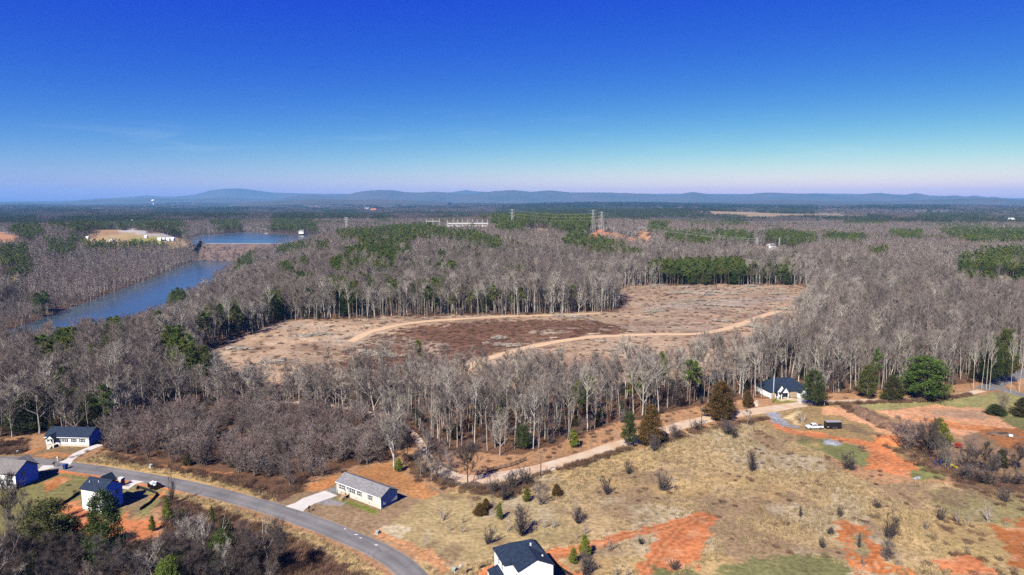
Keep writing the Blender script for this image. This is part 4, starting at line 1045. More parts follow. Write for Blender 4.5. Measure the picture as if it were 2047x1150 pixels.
# rail fences by the dirt road
def rail_fence(px, label):
    P = resample(gpoly(px), 2.4); o = empty('rail_fence', (P[0][0], P[0][1], 0), 0, label, 'fence')
    pm = MB().box(-.09, .09, -.09, .09, -.1, 1.35).mesh('post', M['wood_old'])
    for i, (x, y) in enumerate(P):
        p = inst('post', pm, o); p.location = (x - P[0][0], y - P[0][1], 0)
        if i:
            dx, dy = x - P[i - 1][0], y - P[i - 1][1]; ll = math.hypot(dx, dy)
            for zz in (.4, .78, 1.15):
                r_ = inst('rail', MB().box(0, 1, -.035, .035, -.08, .08).mesh('rail', M['wood_old']) if (i == 1 and zz == .4) else rail_mesh[0], o)
                if i == 1 and zz == .4: rail_mesh[0] = r_.data
                r_.location = (P[i - 1][0] - P[0][0], P[i - 1][1] - P[0][1] - .12, zz); r_.scale = (ll, 1, 1); r_.rotation_euler = (0, 0, math.atan2(dy, dx))
rail_mesh = [None]
rail_fence([(893, 967), (910, 970), (930, 973.5), (950, 975), (972, 976)], 'dark wooden rail fence on the near side of the dirt road bend')
rail_fence([(975, 944), (1000, 938), (1022, 933), (1040, 926), (1052, 921)], 'dark wooden rail fence along the far side of the dirt road')
rail_fence([(868, 918), (880, 930), (895, 938), (912, 945)], 'dark wooden rail fence inside the dirt road bend')
# utility poles
def pole(u, v, hh, label, arm=True, m='wood_old'):
    x, y, z = spot(u, v); o = empty('utility_pole', (x, y, z), random.uniform(-.3, .3), label, 'utility pole')
    k = MB(); k.tube([(0, 0, -.3), (0, 0, hh)], [.15, .11], 8, cap=True); k.build('pole_shaft', M[m], o, True)
    if arm:
        k = MB(); k.box(-.9, .9, -.16, -.06, hh - .7, hh - .55); k.build('cross_arm', M[m], o)
        for q in (-.75, 0, .75): k = MB(); k.tube([(q, -.11, hh - .55), (q, -.11, hh - .35)], .05, 6, cap=True); k.build('insulator', M['grey_plastic'], o)
pole(1081, 953, 8.0, 'thin dark utility pole on the near edge of the dirt road')
pole(1402, 852, 7.0, 'thin dark utility pole beside the dirt road between two rusty cedars')
pole(1545, 806, 11.0, 'tall pale pole in front of the white gabled house', False, 'steel_pale')
# play set
x, y, z = spot(1893, 937)
ps = empty('play_set', (x, y, z), -.25, 'play set with yellow slide and blue frame under bare trees', 'play set')
k = MB()
for s in (-1.9, -3.6):
    k.tube([(s, -.8, 0), (s, 0, 2.2)], .07, 6); k.tube([(s, .8, 0), (s, 0, 2.2)], .07, 6)
k.tube([(-3.6, 0, 2.2), (-.7, 0, 2.2)], .07, 6); k.build('swing_frame', M['blue_plastic'], ps)
k = MB(); k.box(-3.0, -2.5, -.15, .15, .4, .45); k.tube([(-2.97, 0, .42), (-2.97, 0, 2.2)], .025, 4); k.tube([(-2.53, 0, .42), (-2.53, 0, 2.2)], .025, 4); k.build('swing_seat', M['blue_plastic'], ps)
k = MB()
for xx in (-.7, .6):
    for yy in (-.6, .6): k.box(xx - .06, xx + .06, yy - .06, yy + .06, 0, 2.2)
k.box(-.7, .6, -.6, .6, 1.1, 1.2); k.build('tower', M['wood_new'], ps)
k = MB(); k.prism([(-.85, 2.2), (.85, 2.2), (0, 3.0)], 'x', -.85, .75); k.build('canopy', M['green_plastic'], ps)
k = MB(); k.prism([(.62, 1.2), (.62, 1.3), (1.4, 1.15), (2.6, .45), (3.1, .35), (3.1, .22), (2.5, .3), (1.3, 1.02)], 'y', -.45, .45); k.prism([(.62, 1.3), (1.4, 1.5), (2.6, .8), (3.1, .6), (3.1, .35), (2.6, .45), (1.4, 1.15)], 'y', .45, .55); k.build('slide', M['yellow_plastic'], ps)
# heap of scrap on the right
x, y, z = spot(2008, 872)
sc_ = empty('scrap_heap', (x, y, z), -.35, 'dark heap of scrap timber with one white piece at the right', 'scrap heap')
for i in range(26):
    k = MB(); l = random.uniform(1.0, 3.2); a_ = random.uniform(-.5, .5)
    cx_, cy_ = random.uniform(-4.2, 4.2), random.uniform(-1.2, 1.2); zz = random.uniform(.1, 1.3) * (1 - abs(cx_) / 5.5)
    ex, ey = l * math.cos(a_), l * math.sin(a_)
    k.tube([(cx_ - ex / 2, cy_ - ey / 2, zz), (cx_ + ex / 2, cy_ + ey / 2, zz + random.uniform(-.1, .5))], random.uniform(.09, .22), 6, cap=True)
    k.build('scrap_timber', M['scrap'] if i % 6 else M['wood_old'], sc_)
k = MB(); k.box(.9, 2.0, -1.3, -.5, .4, 1.1); bevelled(k, 'white_crate', M['white_paint'], sc_, .04)
k = MB(); k.prism([(-4.6, 0), (4.6, 0), (3.4, .7), (-3.6, .8)], 'y', -1.0, 1.0); k.build('soil_core', M['brush'], sc_)

def mound(name, px, h_, material, label=None, cat=None, seed=0, res=.6, kind=None, wob=.5):
    P = gpoly(px); x0, y0 = P.min(0) - .5; x1, y1 = P.max(0) + .5
    xs = np.arange(x0, x1, res); ys = np.arange(y0, y1, res); X, Y = np.meshgrid(xs, ys)
    ins = inpoly(X, Y, P); dd = segdist(X, Y, np.vstack([P, P[:1]])); w = max(.8, np.percentile(dd[ins], 90))
    Z = np.where(ins, h_ * np.sqrt(np.clip(dd / w, 0, 1)) * (1 + wob * 2 * (fbm(X, Y, 2.5, 3, seed) - .5)), -.2) + height(X, Y)
    n, m_ = X.shape; V = np.stack([X, Y, Z], -1).reshape(-1, 3); keep = ins | (dd < res * 1.2)
    fs = [(i * m_ + j, i * m_ + j + 1, (i + 1) * m_ + j + 1, (i + 1) * m_ + j) for i in range(n - 1) for j in range(m_ - 1) if keep[i, j] and keep[i + 1, j] and keep[i, j + 1] and keep[i + 1, j + 1]]
    used = sorted({q for f in fs for q in f}); mp = {q: i for i, q in enumerate(used)}
    me = bpy.data.meshes.new(name); me.from_pydata(V[used].tolist(), [], [tuple(mp[q] for q in f) for f in fs]); me.materials.append(material); me.update()
    o = bpy.data.objects.new(name, me); COL.objects.link(o); return tag(o, label, cat, None, kind)
mound('soil_mound', [(1746, 884), (1760, 872), (1795, 874), (1812, 888), (1795, 893), (1765, 892)], 1.6, M['clay'], 'orange heap of bare clay beside the thicket on the right', 'soil mound', 5)
mound('gravel_pile', [(1648, 883), (1655, 879), (1668, 881), (1681, 887), (1672, 891), (1655, 888)], .5, M['stone'], 'low grey gravel pile on the grass below the trailer', 'gravel pile', 6)
mound('gravel_pile', [(1824, 956), (1832, 952), (1843, 955), (1838, 958), (1828, 958.5)], .45, M['stone'], 'small grey gravel pile at the foot of the clay pad', 'gravel pile', 7)
mound('brush_pile', [(1696, 816), (1712, 814), (1745, 827), (1790, 848), (1806, 862), (1788, 866), (1750, 850), (1712, 832)], 2.0, M['windrow'], 'long brown windrow of piled brush beside the clay yard', 'brush pile', 8)
mound('straw_pile', [(1502, 808), (1510, 804), (1520, 806), (1516, 812), (1506, 812)], 1.2, M['dirt_road'], 'pale rounded heap beside the dirt road near the small rusty cedar', 'heap', 9)

# ------------------------------------------------------------------ dam, substation, pylons, far buildings
cr = resample(np.array([dam_a, .5 * (dam_a + dam_b), dam_b]), 12)
dv = (dam_b - dam_a) / np.linalg.norm(dam_b - dam_a); nv = np.array([dv[1], -dv[0]])
if nv @ (np.array(on_plane(470, 560, -25)) - dam_a) < 0: nv = -nv
dm = empty('dam', (dam_a[0], dam_a[1], 0), 0, 'long stone faced dam between the upper lake and the river', 'dam')
V = []; prof = dam_prof = [(-12, -6), (-6, .6), (2, .6), (10, -3.5), (24, -10), (42, -18.5), (64, -27)]
for i, (x, y) in enumerate(cr):
    for d_, z_ in prof:
        jj = 1.0 * (random.random() - .5) if 2 < d_ < 60 else 0
        V.append((x + nv[0] * d_ - dam_a[0], y + nv[1] * d_ - dam_a[1], z_ + jj))
m_ = len(prof); fs = [(i * m_ + j, (i + 1) * m_ + j, (i + 1) * m_ + j + 1, i * m_ + j + 1) for i in range(len(cr) - 1) for j in range(m_ - 1)]
k = MB(); k.add(V, fs); o = k.build('embankment', M['riprap'], dm)
bm = bmesh.new(); bm.from_mesh(o.data); bmesh.ops.recalc_face_normals(bm, faces=bm.faces)
if sum(f.normal.z for f in bm.faces) < 0: bmesh.ops.reverse_faces(bm, faces=bm.faces)
bm.to_mesh(o.data); bm.free()
k = MB(); P_ = [(x - dam_a[0], y - dam_a[1], 1.0) for x, y in cr]; k.tube(P_, .35, 4); k.build('crest_wall', M['concrete'], dm)
# spillway wall and dark rock cut at the dam's left end
k = MB(); x, y, z = on_plane(405, 492, -4)[0], on_plane(405, 492, -4)[1], -4
for i in range(6):
    k.box(x - dam_a[0] - 1.2 + i * 1.2, x - dam_a[0] + 1.2 + i * 1.2, y - dam_a[1] - 14 - i * 9, y - dam_a[1] - 5 - i * 9, -22, 6 - i * 3.2)
k.build('spillway_wall', M['dark_rock'], dm)
def rocks(px, n, s, label):
    x, y, z = G(*px); o = empty('rock_outcrop', (x, y, z), 0, label, 'rocks')
    for i in range(n):
        bm = bmesh.new(); bmesh.ops.create_icosphere(bm, subdivisions=1, radius=1)
        for v in bm.verts: v.co *= random.uniform(.75, 1.2)
        me = bpy.data.meshes.new('boulder'); bm.to_mesh(me); bm.free(); me.materials.append(M['dark_rock'])
        b_ = inst('boulder', me, o); b_.location = (random.uniform(-s, s) * 1.6, random.uniform(-s, s), random.uniform(0, s * .25)); b_.scale = (s * random.uniform(.3, .6), s * random.uniform(.3, .5), s * random.uniform(.3, .5))
rocks((412, 512), 7, 9, 'dark rock outcrop at the left foot of the dam')
rocks((428, 511), 5, 7, 'smaller dark rock outcrop at the middle foot of the dam')

def lattice_tower(u, v, hh, label, arms=3, w=5.0, rz=.3, r_=.13):
    x, y, z = G(u, v); o = empty('transmission_tower', (x, y, z), rz, label, 'pylon')
    k = MB(); zs = np.linspace(0, hh, 8); half = np.interp(zs, [0, hh * .6, hh], [w / 2, w * .22, w * .1])
    cs = [(-1, -1), (1, -1), (1, 1), (-1, 1)]
    for cx_, cy_ in cs: k.tube([(cx_ * q, cy_ * q, zz) for q, zz in zip(half, zs)], r_, 4)
    k.build('tower_leg', M['steel_pale'], o)
    k = MB()
    for i in range(len(zs) - 1):
        for j in range(4):
            a_, b_ = cs[j], cs[(j + 1) % 4]
            k.tube([(a_[0] * half[i], a_[1] * half[i], zs[i]), (b_[0] * half[i + 1], b_[1] * half[i + 1], zs[i + 1])], r_ * .6, 3)
            k.tube([(b_[0] * half[i], b_[1] * half[i], zs[i]), (a_[0] * half[i + 1], a_[1] * half[i + 1], zs[i + 1])], r_ * .6, 3)
    k.build('bracing', M['steel_pale'], o)
    tips = []
    for q in range(arms):
        zz = hh * (.97 - .13 * q); l = w * (.65 + .15 * (q == 1)) + 1
        k = MB(); k.tube([(-l, 0, zz), (0, 0, zz + .8), (l, 0, zz)], r_, 4); k.tube([(-l, 0, zz), (0, 0, zz - .9), (l, 0, zz)], r_ * .7, 4); k.build('cross_arm', M['steel_pale'], o)
        tips += [at(o, -l, 0, zz - 1), at(o, l, 0, zz - 1)]
    return tips
T1 = lattice_tower(1202, 476, 46, 'tall steel pylon on orange soil right of the pine hill', 3, 8.5, .5)
T2 = lattice_tower(1185, 470, 46, 'steel pylon close behind the right end of the pine hill', 3, 8, .5)
T3 = lattice_tower(1024, 462, 44, 'steel pylon among the pines at the left of the pine hill', 3, 7, .2)
T4 = lattice_tower(693, 462, 34, 'steel pylon by the lake end left of the pine slope', 3, 6.5, .2, .3)
T5 = lattice_tower(1512, 507, 22, 'short pale pylon beside the grey house in the far wood', 2, 3, .6, .12)
T6 = lattice_tower(1557, 503, 20, 'short pale pylon right of the grey house in the far wood', 2, 3, .6, .12)
def wires(A, B, label, sag=.035, r_=.045):
    o = empty('power_line', A[0], 0, label, 'power line')
    for p, q in zip(A, B):
        p = Vector(p); q = Vector(q); d_ = (q - p).length
        pts = [p.lerp(q, t_) - Vector((0, 0, 4 * sag * d_ * t_ * (1 - t_))) - Vector(A[0]) for t_ in np.linspace(0, 1, 15)]
        MB().tube(pts, r_, 3).build('wire', M['wire'], o)
wires(T1, T5 + T5[:2], 'long pale power lines sloping right from the tall pylon on orange soil', .02)
wires(T3, T1, 'power lines from the pine hill pylon to the tall pylon on orange soil', .02)
wires(T5, T6, 'short power lines between the two short pylons by the grey house', .01)
# substation
x, y, z = G(935, 462); SW = 84.
ss = empty('substation', (x, y, z), .05, 'white steel lattice substation beyond the pine slope', 'substation')
for i in range(9):
    for j in range(3):
        hh = 16 if (i + j) % 3 else 24
        k = MB(); xx = -SW / 2 + SW * i / 8
        k.tube([(xx, j * 18, 0), (xx, j * 18, hh)], .5, 4, cap=True); k.build('gantry_post', M['steel_pale'], ss)
for j in range(3):
    for zz in (9, 14.5):
        k = MB(); k.box(-SW / 2, SW / 2, j * 18 - .5, j * 18 + .5, zz, zz + 1.3); k.build('gantry_beam', M['steel_pale'], ss)
for i in range(6):
    k = MB(); xx = -30 + i * 11; k.box(xx, xx + 5, -14, -9, 0, 6); k.build('transformer_tank', M['steel_pale'], ss)
for xx in (-58, -72, -86):
    k = MB(); k.tube([(xx, 0, 0), (xx, 0, 26)], .45, 4, cap=True); k.build('gantry_post', M['steel_pale'], ss)
k = MB(); k.box(-86, -58, -.4, .4, 20, 21); k.build('gantry_beam', M['steel_pale'], ss)

def far_house(u, v, wpx, hpx, label, roof='roof_grey', wall='white_siding', cat='house', name='house', depth=.8, yaw=0., lift=0.):
    x, y, z = G(u, v); dep = math.sqrt(x * x + y * y + (CAM_H - z) ** 2); k_ = dep / FPX
    w = wpx * k_; hw = max(2.2, hpx * k_ * .55); d_ = w * depth
    o = empty(name, (x, y, z + lift), yaw, label, cat)
    k = MB(); k.box(-w / 2, w / 2, 0, d_, -1.5, hw); k.prism([(-.0, hw), (d_, hw), (d_ / 2, hw + d_ * .32)], 'x', -w / 2 + .02, w / 2 - .02); k.build('wall', M[wall], o)
    k = MB(); gable_roof(k, -w / 2, w / 2, 0, d_, hw + .05, d_ * .32, .4, .25); k.build('roof', M[roof], o)
    n_ = max(1, int(w / 5))
    for i in range(n_):
        c_ = -w / 2 + w * (i + .5) / n_; window(o, '-y', c_, max(.8, hw * .4), 1.2, min(1.4, hw * .45), 0)
    return o
far_house(602, 470, 9, 6, 'white house under pines on the far lake shore', lift=4)
far_house(532, 471, 7, 4, 'small white boathouse low on the far lake shore', lift=1, cat='boathouse', name='boathouse')
far_house(1545, 508, 13, 15, 'pale grey house in the wood beside the short pylons', 'roof_grey', 'white_siding', lift=6, yaw=.5)
far_house(1741, 496, 8, 7, 'small white roofed house in the far wood right of the short pylons', 'white_paint', lift=6)
far_house(1975, 576, 14, 6, 'low white shed in the pale field before the dark pines', 'white_paint', 'white_paint', cat='shed', name='shed', lift=1)
far_house(2023, 447, 9, 5, 'white house far off near the right edge', 'white_paint', lift=8)
far_house(185, 449, 6, 5, 'tiny white house among dark pines above the works site', lift=9)
far_house(262, 449, 5, 4, 'tiny white house right of another among dark pines', lift=9)
for i, (u, w_) in enumerate(((318, 6), (326, 5), (335, 6), (343, 7))):
    far_house(u, 481, w_, 4, 'white site cabin in the row by the works site', 'white_paint', 'white_paint', 'cabin', 'site_cabin', lift=1)['group'] = 'row of white site cabins'
far_house(291, 476, 4, 4, 'single white site cabin on the grass of the works site', 'white_paint', 'white_paint', 'cabin', 'site_cabin', lift=1)
far_house(222, 484, 6, 3, 'white site cabin at the left of the works site', 'white_paint', 'white_paint', 'cabin', 'site_cabin', lift=1)
far_house(174, 478, 4, 3, 'white site cabin at the far left edge of the works site', 'white_paint', 'white_paint', 'cabin', 'site_cabin', lift=1)
far_house(804, 448, 7, 5, 'white house, leftmost of three beyond the pine slope', lift=6)
far_house(815, 448, 6, 5, 'white house, middle of three beyond the pine slope', lift=6)
far_house(825, 448, 6, 5, 'white house, rightmost of three beyond the pine slope', lift=6)
far_house(733, 421, 9, 4, 'pale low house on the far plain left of its neighbour', lift=7)
far_house(746, 424, 10, 4, 'pale house with reddish roof on the far plain', 'clay', lift=7)
far_house(610, 410, 10, 3, 'long white barn near the horizon at the left', 'white_paint', cat='barn', name='barn', depth=.3, lift=7)
far_house(1450, 404.6, 28, 3, 'long white warehouse near the horizon at the right', 'white_paint', 'white_paint', 'warehouse', 'warehouse', .25, lift=8)
far_house(1345, 407, 12, 2, 'white warehouse near the horizon, lesser of two', 'white_paint', 'white_paint', 'warehouse', 'warehouse', .3, lift=8)
def water_tower(u, v, hpx, label):
    x, y, z = G(u, v); dep = math.hypot(x, y); hh = hpx * dep / FPX
    o = empty('water_tower', (x, y, z), 0, label, 'water tower')
    k = MB(); k.tube([(0, 0, 0), (0, 0, hh * .8)], [hh * .09, hh * .07], 10); k.build('column', M['white_paint'], o, True)
    k = MB(); zz = np.linspace(-1, 1, 9); k.tube([(0, 0, hh * .8 + q * hh * .2) for q in zz], [max(.2, hh * .34 * math.sqrt(max(0, 1 - q * q))) for q in zz], 14, cap=True); k.build('tank', M['white_paint'], o, True)
water_tower(307, 410.5, 10, 'white water tower on the horizon at the left')
water_tower(1251, 405, 9, 'white water tower on the horizon beyond the dark pine ridge')
# a thin bare mast by the works site
x, y, z = G(193, 470)
ms = empty('radio_mast', (x, y, z), 0, 'thin dark mast behind the works site', 'mast')
k = MB(); k.tube([(0, 0, 0), (0, 0, 45)], [.5, .3], 5, cap=True); k.build('mast_shaft', M['wood_old'], ms)
# ------------------------------------------------------------------ tree makers (trunk mesh, crown mesh)
rt = random.Random(21)
def vunit(el, az): return Vector((math.cos(el) * math.cos(az), math.cos(el) * math.sin(az), math.sin(el)))
def sliver(mb, p, d, l, w, m=0):
    s = d.cross(Vector((rt.uniform(-1, 1), rt.uniform(-1, 1), rt.uniform(-1, 1))))
    if s.length < 1e-6: return
    s.normalize(); b = len(mb.v)
    mb.v += [tuple(p - s * w * .5), tuple(p + s * w * .5), tuple(p + d * l)]
    mb.f.append((b, b + 1, b + 2)); mb.mi.append(m)
def bent(p, d, l, k, up=.15, wob=.12):
    pts = [Vector(p)]; d = d.copy()
    for i in range(k):
        d = (d + Vector((rt.uniform(-wob, wob), rt.uniform(-wob, wob), up * rt.random()))).normalized()
        pts.append(pts[-1] + d * (l / k))
    return pts
def along(pts, t):
    f = t * (len(pts) - 1); i = min(int(f), len(pts) - 2); return pts[i].lerp(pts[i + 1], f - i), (pts[i + 1] - pts[i]).normalized()
def twigs_on(cr, pts, n, l, w, spread, t0=.15):
    for _ in range(n):
        t = rt.uniform(t0, 1); p, d = along(pts, t)
        q = (d * rt.uniform(.35, 1) + vunit(rt.uniform(-.3, 1.2), rt.uniform(0, 6.283)) * spread).normalized()
        sliver(cr, p, q, l * rt.uniform(.6, 1.2), w)
def bare_tall(H=20, crown0=.42, nl=17, wide=1.0, tw=8, tws=.055, r0=.155, limbr=.05, lean=.0, secs=5):
    tk, cr = MB(), MB()
    pts = [Vector((0, 0, -.4))]; d = Vector((lean, lean * .4, 1)).normalized()
    for i in range(9):
        d = (d + Vector((rt.uniform(-.045, .045), rt.uniform(-.045, .045), .06))).normalized(); pts.append(pts[-1] + d * (H / 9))
    tk.tube(pts, [r0 * (1.25 if i == 0 else 1) * (1 - .86 * (i / 9) ** 1.15) for i in range(10)], 6)
    for i in range(nl):
        t = crown0 + (1 - crown0) * (i + rt.random()) / nl; p, dd = along(pts, min(t, .985))
        ln = H * .27 * wide * (1.25 - .8 * (t - crown0) / (1 - crown0)) * rt.uniform(.65, 1.15)
        q = vunit(rt.uniform(.55, 1.05), rt.uniform(0, 6.283)); lim = bent(p, q, ln, 4, .22, .16)
        (tk if ln > H * .12 else cr).tube(lim, [limbr * (1.3 - .25 * k) for k in range(5)], 4)
        for s in range(secs):
            p2, d2 = along(lim, rt.uniform(.25, 1)); q2 = (d2 + vunit(rt.uniform(-.2, 1.2), rt.uniform(0, 6.283)) * .8).normalized()
            sec = bent(p2, q2, ln * rt.uniform(.3, .55), 3, .2, .2); cr.tube(sec, [.035, .028, .02, .012], 3)
            twigs_on(cr, sec, tw, H * .07, tws, .8)
        twigs_on(cr, lim, tw, H * .07, tws, .8, .5)
    twigs_on(cr, pts[-3:], tw * 2, H * .07, tws, .7)
    return tk, cr
def bare_spread(H=18, forks=4, r0=.34, wide=1.0, fork=.3, tw=7, tws=.055, depth_n=(6, 4), twl=1.3):
    """a leader that breaks up into limbs from the fork upwards"""
    tk, cr = MB(), MB()
    pts = bent(Vector((0, 0, -.4)), Vector((rt.uniform(-.1, .1), rt.uniform(-.1, .1), 1)), H * .82, 8, .16, .1)
    tk.tube(pts, [r0 * (1.25 if i == 0 else 1) * (1 - .85 * (i / 8) ** .9) for i in range(9)], 7)
    a0 = rt.uniform(0, 6.28); nf = forks + 3
    for i in range(nf):
        t = fork + (.95 - fork) * (i + .6 * rt.random()) / nf
        q = vunit(rt.uniform(.5, .95) + .25 * t, a0 + 2.4 * i + rt.uniform(-.4, .4)); ln = H * (.58 - .34 * t) * rt.uniform(.8, 1.15) * wide
        lim = bent(along(pts, t)[0], q, ln, 6, .16, .2); tk.tube(lim, [r0 * (.58 - .3 * t) * (1 - .145 * k) for k in range(7)], 5)
        for s in range(depth_n[0]):
            p2, d2 = along(lim, rt.uniform(.2, 1)); q2 = (d2 * .8 + vunit(rt.uniform(-.2, 1.1), rt.uniform(0, 6.283))).normalized(); l2 = ln * rt.uniform(.28, .5)
            b2 = bent(p2, q2, l2, 4, .12, .25); tk.tube(b2, [r0 * .2, r0 * .15, r0 * .11, r0 * .07, .015], 4)
            for u_ in range(depth_n[1]):
                p3, d3 = along(b2, rt.uniform(.2, 1)); q3 = (d3 * .7 + vunit(rt.uniform(-.2, 1.2), rt.uniform(0, 6.283))).normalized()
                b3 = bent(p3, q3, l2 * rt.uniform(.3, .55), 3, .1, .2); cr.tube(b3, [.035, .028, .02, .012], 3); twigs_on(cr, b3, tw, twl, tws, .8)
            twigs_on(cr, b2, tw, twl, tws, .8, .4)
    return tk, cr
def thicket(H=7, stems=6, wide=.42, br=9, tw=9, tws=.05, low=.12, up0=1.05):
    tk, cr = MB(), MB()
    for i in range(stems):
        az = rt.uniform(0, 6.283); st = bent(Vector((rt.uniform(-.25, .25), rt.uniform(-.25, .25), -.2)), vunit(rt.uniform(up0, 1.5), az), H * rt.uniform(.8, 1.05), 6, .1, .1)
        tk.tube(st, [.075, .065, .055, .045, .033, .022, .012], 4)
        for b in range(br):
            t = rt.uniform(low, .95); p, d = along(st, t); q = vunit(rt.uniform(.2, 1.0), rt.uniform(0, 6.283)); l = H * wide * (1.1 - .75 * t) * rt.uniform(.6, 1.1)
            bb = bent(p, q, l, 3, .25, .2); cr.tube(bb, [.03, .025, .018, .01], 3); twigs_on(cr, bb, tw, H * .11, tws, .9)
        twigs_on(cr, st[-3:], tw, H * .11, tws, .8)
    return tk, cr
def clump(cr, c, r, n, s, up=.35):
    for _ in range(n):
        v = Vector((rt.gauss(0, 1), rt.gauss(0, 1), rt.gauss(0, .8)))
        v.normalize(); v *= r * rt.random() ** .4
        p = c + v; d = (v.normalized() + Vector((rt.uniform(-.6, .6), rt.uniform(-.6, .6), up + rt.uniform(-.3, .5)))).normalized()
        sliver(cr, p - d * s * .5, d, s * rt.uniform(.7, 1.3), s * .5)
def pine(H=21, crown0=.5, nb=26, cr_r=3.2, s=.42, n=34, cl=3, r0=.22):
    """tall pine with a bare lower trunk and tufted irregular crown"""
    tk, cr = MB(), MB()
    pts = [Vector((0, 0, -.4))]; d = Vector((0, 0, 1))
    for i in range(7):
        d = (d + Vector((rt.uniform(-.03, .03), rt.uniform(-.03, .03), .05))).normalized(); pts.append(pts[-1] + d * (H / 7))
    tk.tube(pts, [r0 * (1 - .85 * (i / 7)) for i in range(8)], 6)
    for i in range(nb):
        t = crown0 + (1 - crown0) * (i + rt.random()) / nb; k = (t - crown0) / (1 - crown0)
        p, _ = along(pts, min(t, .99)); l = cr_r * (math.sin(math.pi * min(1, .22 + .83 * k)) ** .7) * rt.uniform(.55, 1.15)
        b = bent(p, vunit(rt.uniform(-.1, .6), rt.uniform(0, 6.283)), l, 3, .25, .15); tk.tube(b, [.06, .05, .035, .02], 3)
        for c_ in range(cl):
            q, _ = along(b, 1 - c_ * .27 * rt.uniform(.7, 1.2)); clump(cr, q + Vector((0, 0, .2)), cr_r * .23 * rt.uniform(.8, 1.25), n, s)
    clump(cr, pts[-1], cr_r * .25, n, s)
    return tk, cr
def conifer(H=12, w=3.0, low=.03, n=110, layers=30, s=.32, shape=.75, gap=.25, r0=.16):
    """cedar or young pine clothed nearly to the ground"""
    tk, cr = MB(), MB()
    tk.tube([(0, 0, -.3), (rt.uniform(-.1, .1), 0, H * .5), (0, 0, H * .97)], [r0, r0 * .6, .02], 5)
    lob = [(rt.uniform(0, 6.28), rt.uniform(.0, .22)) for _ in range(5)]
    for i in range(layers):
        t = low + (1 - low) * (i + rt.random()) / layers
        prof = (1 - t) ** shape * min(1, .55 + (t - low) * 4)
        m = max(2, int(9 * prof + 1.5))
        for j in range(m):
            az = rt.uniform(0, 6.283)
            rr = w * prof * (1 + sum(a_ * math.cos((q + 1) * az + ph + 5 * t) for q, (ph, a_) in enumerate(lob)) * .7) * rt.uniform(1 - gap, 1.1)
            e = Vector((rr * math.cos(az), rr * math.sin(az), t * H + rr * .12))
            o_ = Vector((0, 0, t * H)); tk.tube([o_, e], [.035, .012], 3)
            for q in (1.0, .68): clump(cr, o_.lerp(e, q), .16 * w * rt.uniform(.7, 1.15) + .22, n // (3 if q == 1 else 6), s, .4)
    clump(cr, Vector((0, 0, H * .97)), .25, n // 4, s)
    return tk, cr
def tuft(nb=26, h=.75, r=.45, w=.05, lean=.5):
    mb = MB()
    for _ in range(nb):
        a = rt.uniform(0, 6.283); q = r * math.sqrt(rt.random()); p = Vector((q * math.cos(a), q * math.sin(a), -.05))
        sliver(mb, p, Vector((rt.uniform(-lean, lean), rt.uniform(-lean, lean), 1)).normalized(), h * rt.uniform(.5, 1.2), w)
    return mb
def bramble(nb=70, h=1.1, r=1.0, w=.05):
    mb = MB()
    for _ in range(nb):
        a = rt.uniform(0, 6.283); q = r * math.sqrt(rt.random()); p = Vector((q * math.cos(a), q * math.sin(a), -.1))
        b = bent(p, vunit(rt.uniform(.6, 1.5), rt.uniform(0, 6.28)), h * rt.uniform(.5, 1.2) * (1.2 - .5 * q / r), 2, -.1, .5)
        for k in range(3):
            pp, d = along(b, rt.random()); sliver(mb, pp, (d + vunit(rt.uniform(-.3, 1), rt.uniform(0, 6.28)) * .8).normalized(), h * .45, w)
        mb.tube(b, [.022, .016, .008], 3)
    return mb
def leafy(gen, n=150, r=2.2):
    tk, cr = gen; pts = [Vector(cr.v[rt.randrange(len(cr.v))]) for _ in range(n)]
    for p in pts: clump(cr, p, .35, 5, .2, 0)
    return tk, cr
def split_pair(gen, m1, m2, nm):
    tk, cr = gen
    a = tk.mesh('trunk', M[m1], True); b = cr.mesh('crown', M[m2])
    j = MB(); j.add(tk.v, tk.f, 0); j.add(cr.v, cr.f, 1)
    c = j.mesh(nm, [M[m1], M[m2]])
    return a, b, c
def merged(parts, nm, mats):
    """[(MB trunk, MB crown, x, y, scale, zscale)] -> one mesh"""
    j = MB()
    for tk, cr, x, y, s, zs in parts:
        j.add([(p[0] * s + x, p[1] * s + y, p[2] * zs) for p in tk.v], tk.f, 0); j.add([(p[0] * s + x, p[1] * s + y, p[2] * zs) for p in cr.v], cr.f, 1)
    return j.mesh(nm, mats)

P_TALL = [split_pair(bare_tall(20, rt.uniform(.38, .62), rt.randint(12, 16), rt.uniform(.55, .95), 7, .048), 'bark', 'twig', 'bare') for _ in range(6)]
P_TALLW = [split_pair(bare_tall(21, rt.uniform(.45, .58), 17, rt.uniform(.8, 1.1), 10, .05, r0=.19, limbr=.07), 'bark_white', 'twig_pale', 'barewhite') for _ in range(3)]
P_SPREAD = [split_pair(bare_spread(18, rt.randint(3, 5), .30, 1, rt.uniform(.22, .4), 8, .05, (7, 5)), 'bark', 'twig', 'spread') for _ in range(4)]
P_SPREADW = [split_pair(bare_spread(19, rt.randint(3, 5), .32, 1, rt.uniform(.18, .4), 7, .05, (7, 5)), 'bark_white', 'twig_pale', 'spreadwhite') for _ in range(3)]
P_SPREADW[2] = split_pair(bare_spread(19, 6, .34, 1, .14, 9, .05, (9, 6)), 'bark_white', 'twig_pale', 'spreadwhite')
P_DEAD = [split_pair(bare_spread(14, 1, .24, 1.25, .3, 1, .05, (3, 1), .9), 'bark_white', 'twig_pale', 'dead') for _ in range(3)]
P_DARK = [split_pair(bare_spread(13, rt.randint(4, 6), .22, 1, rt.uniform(.12, .25), 9, .045, (8, 5)), 'bark_dark', 'twig_dark', 'dark') for _ in range(3)]
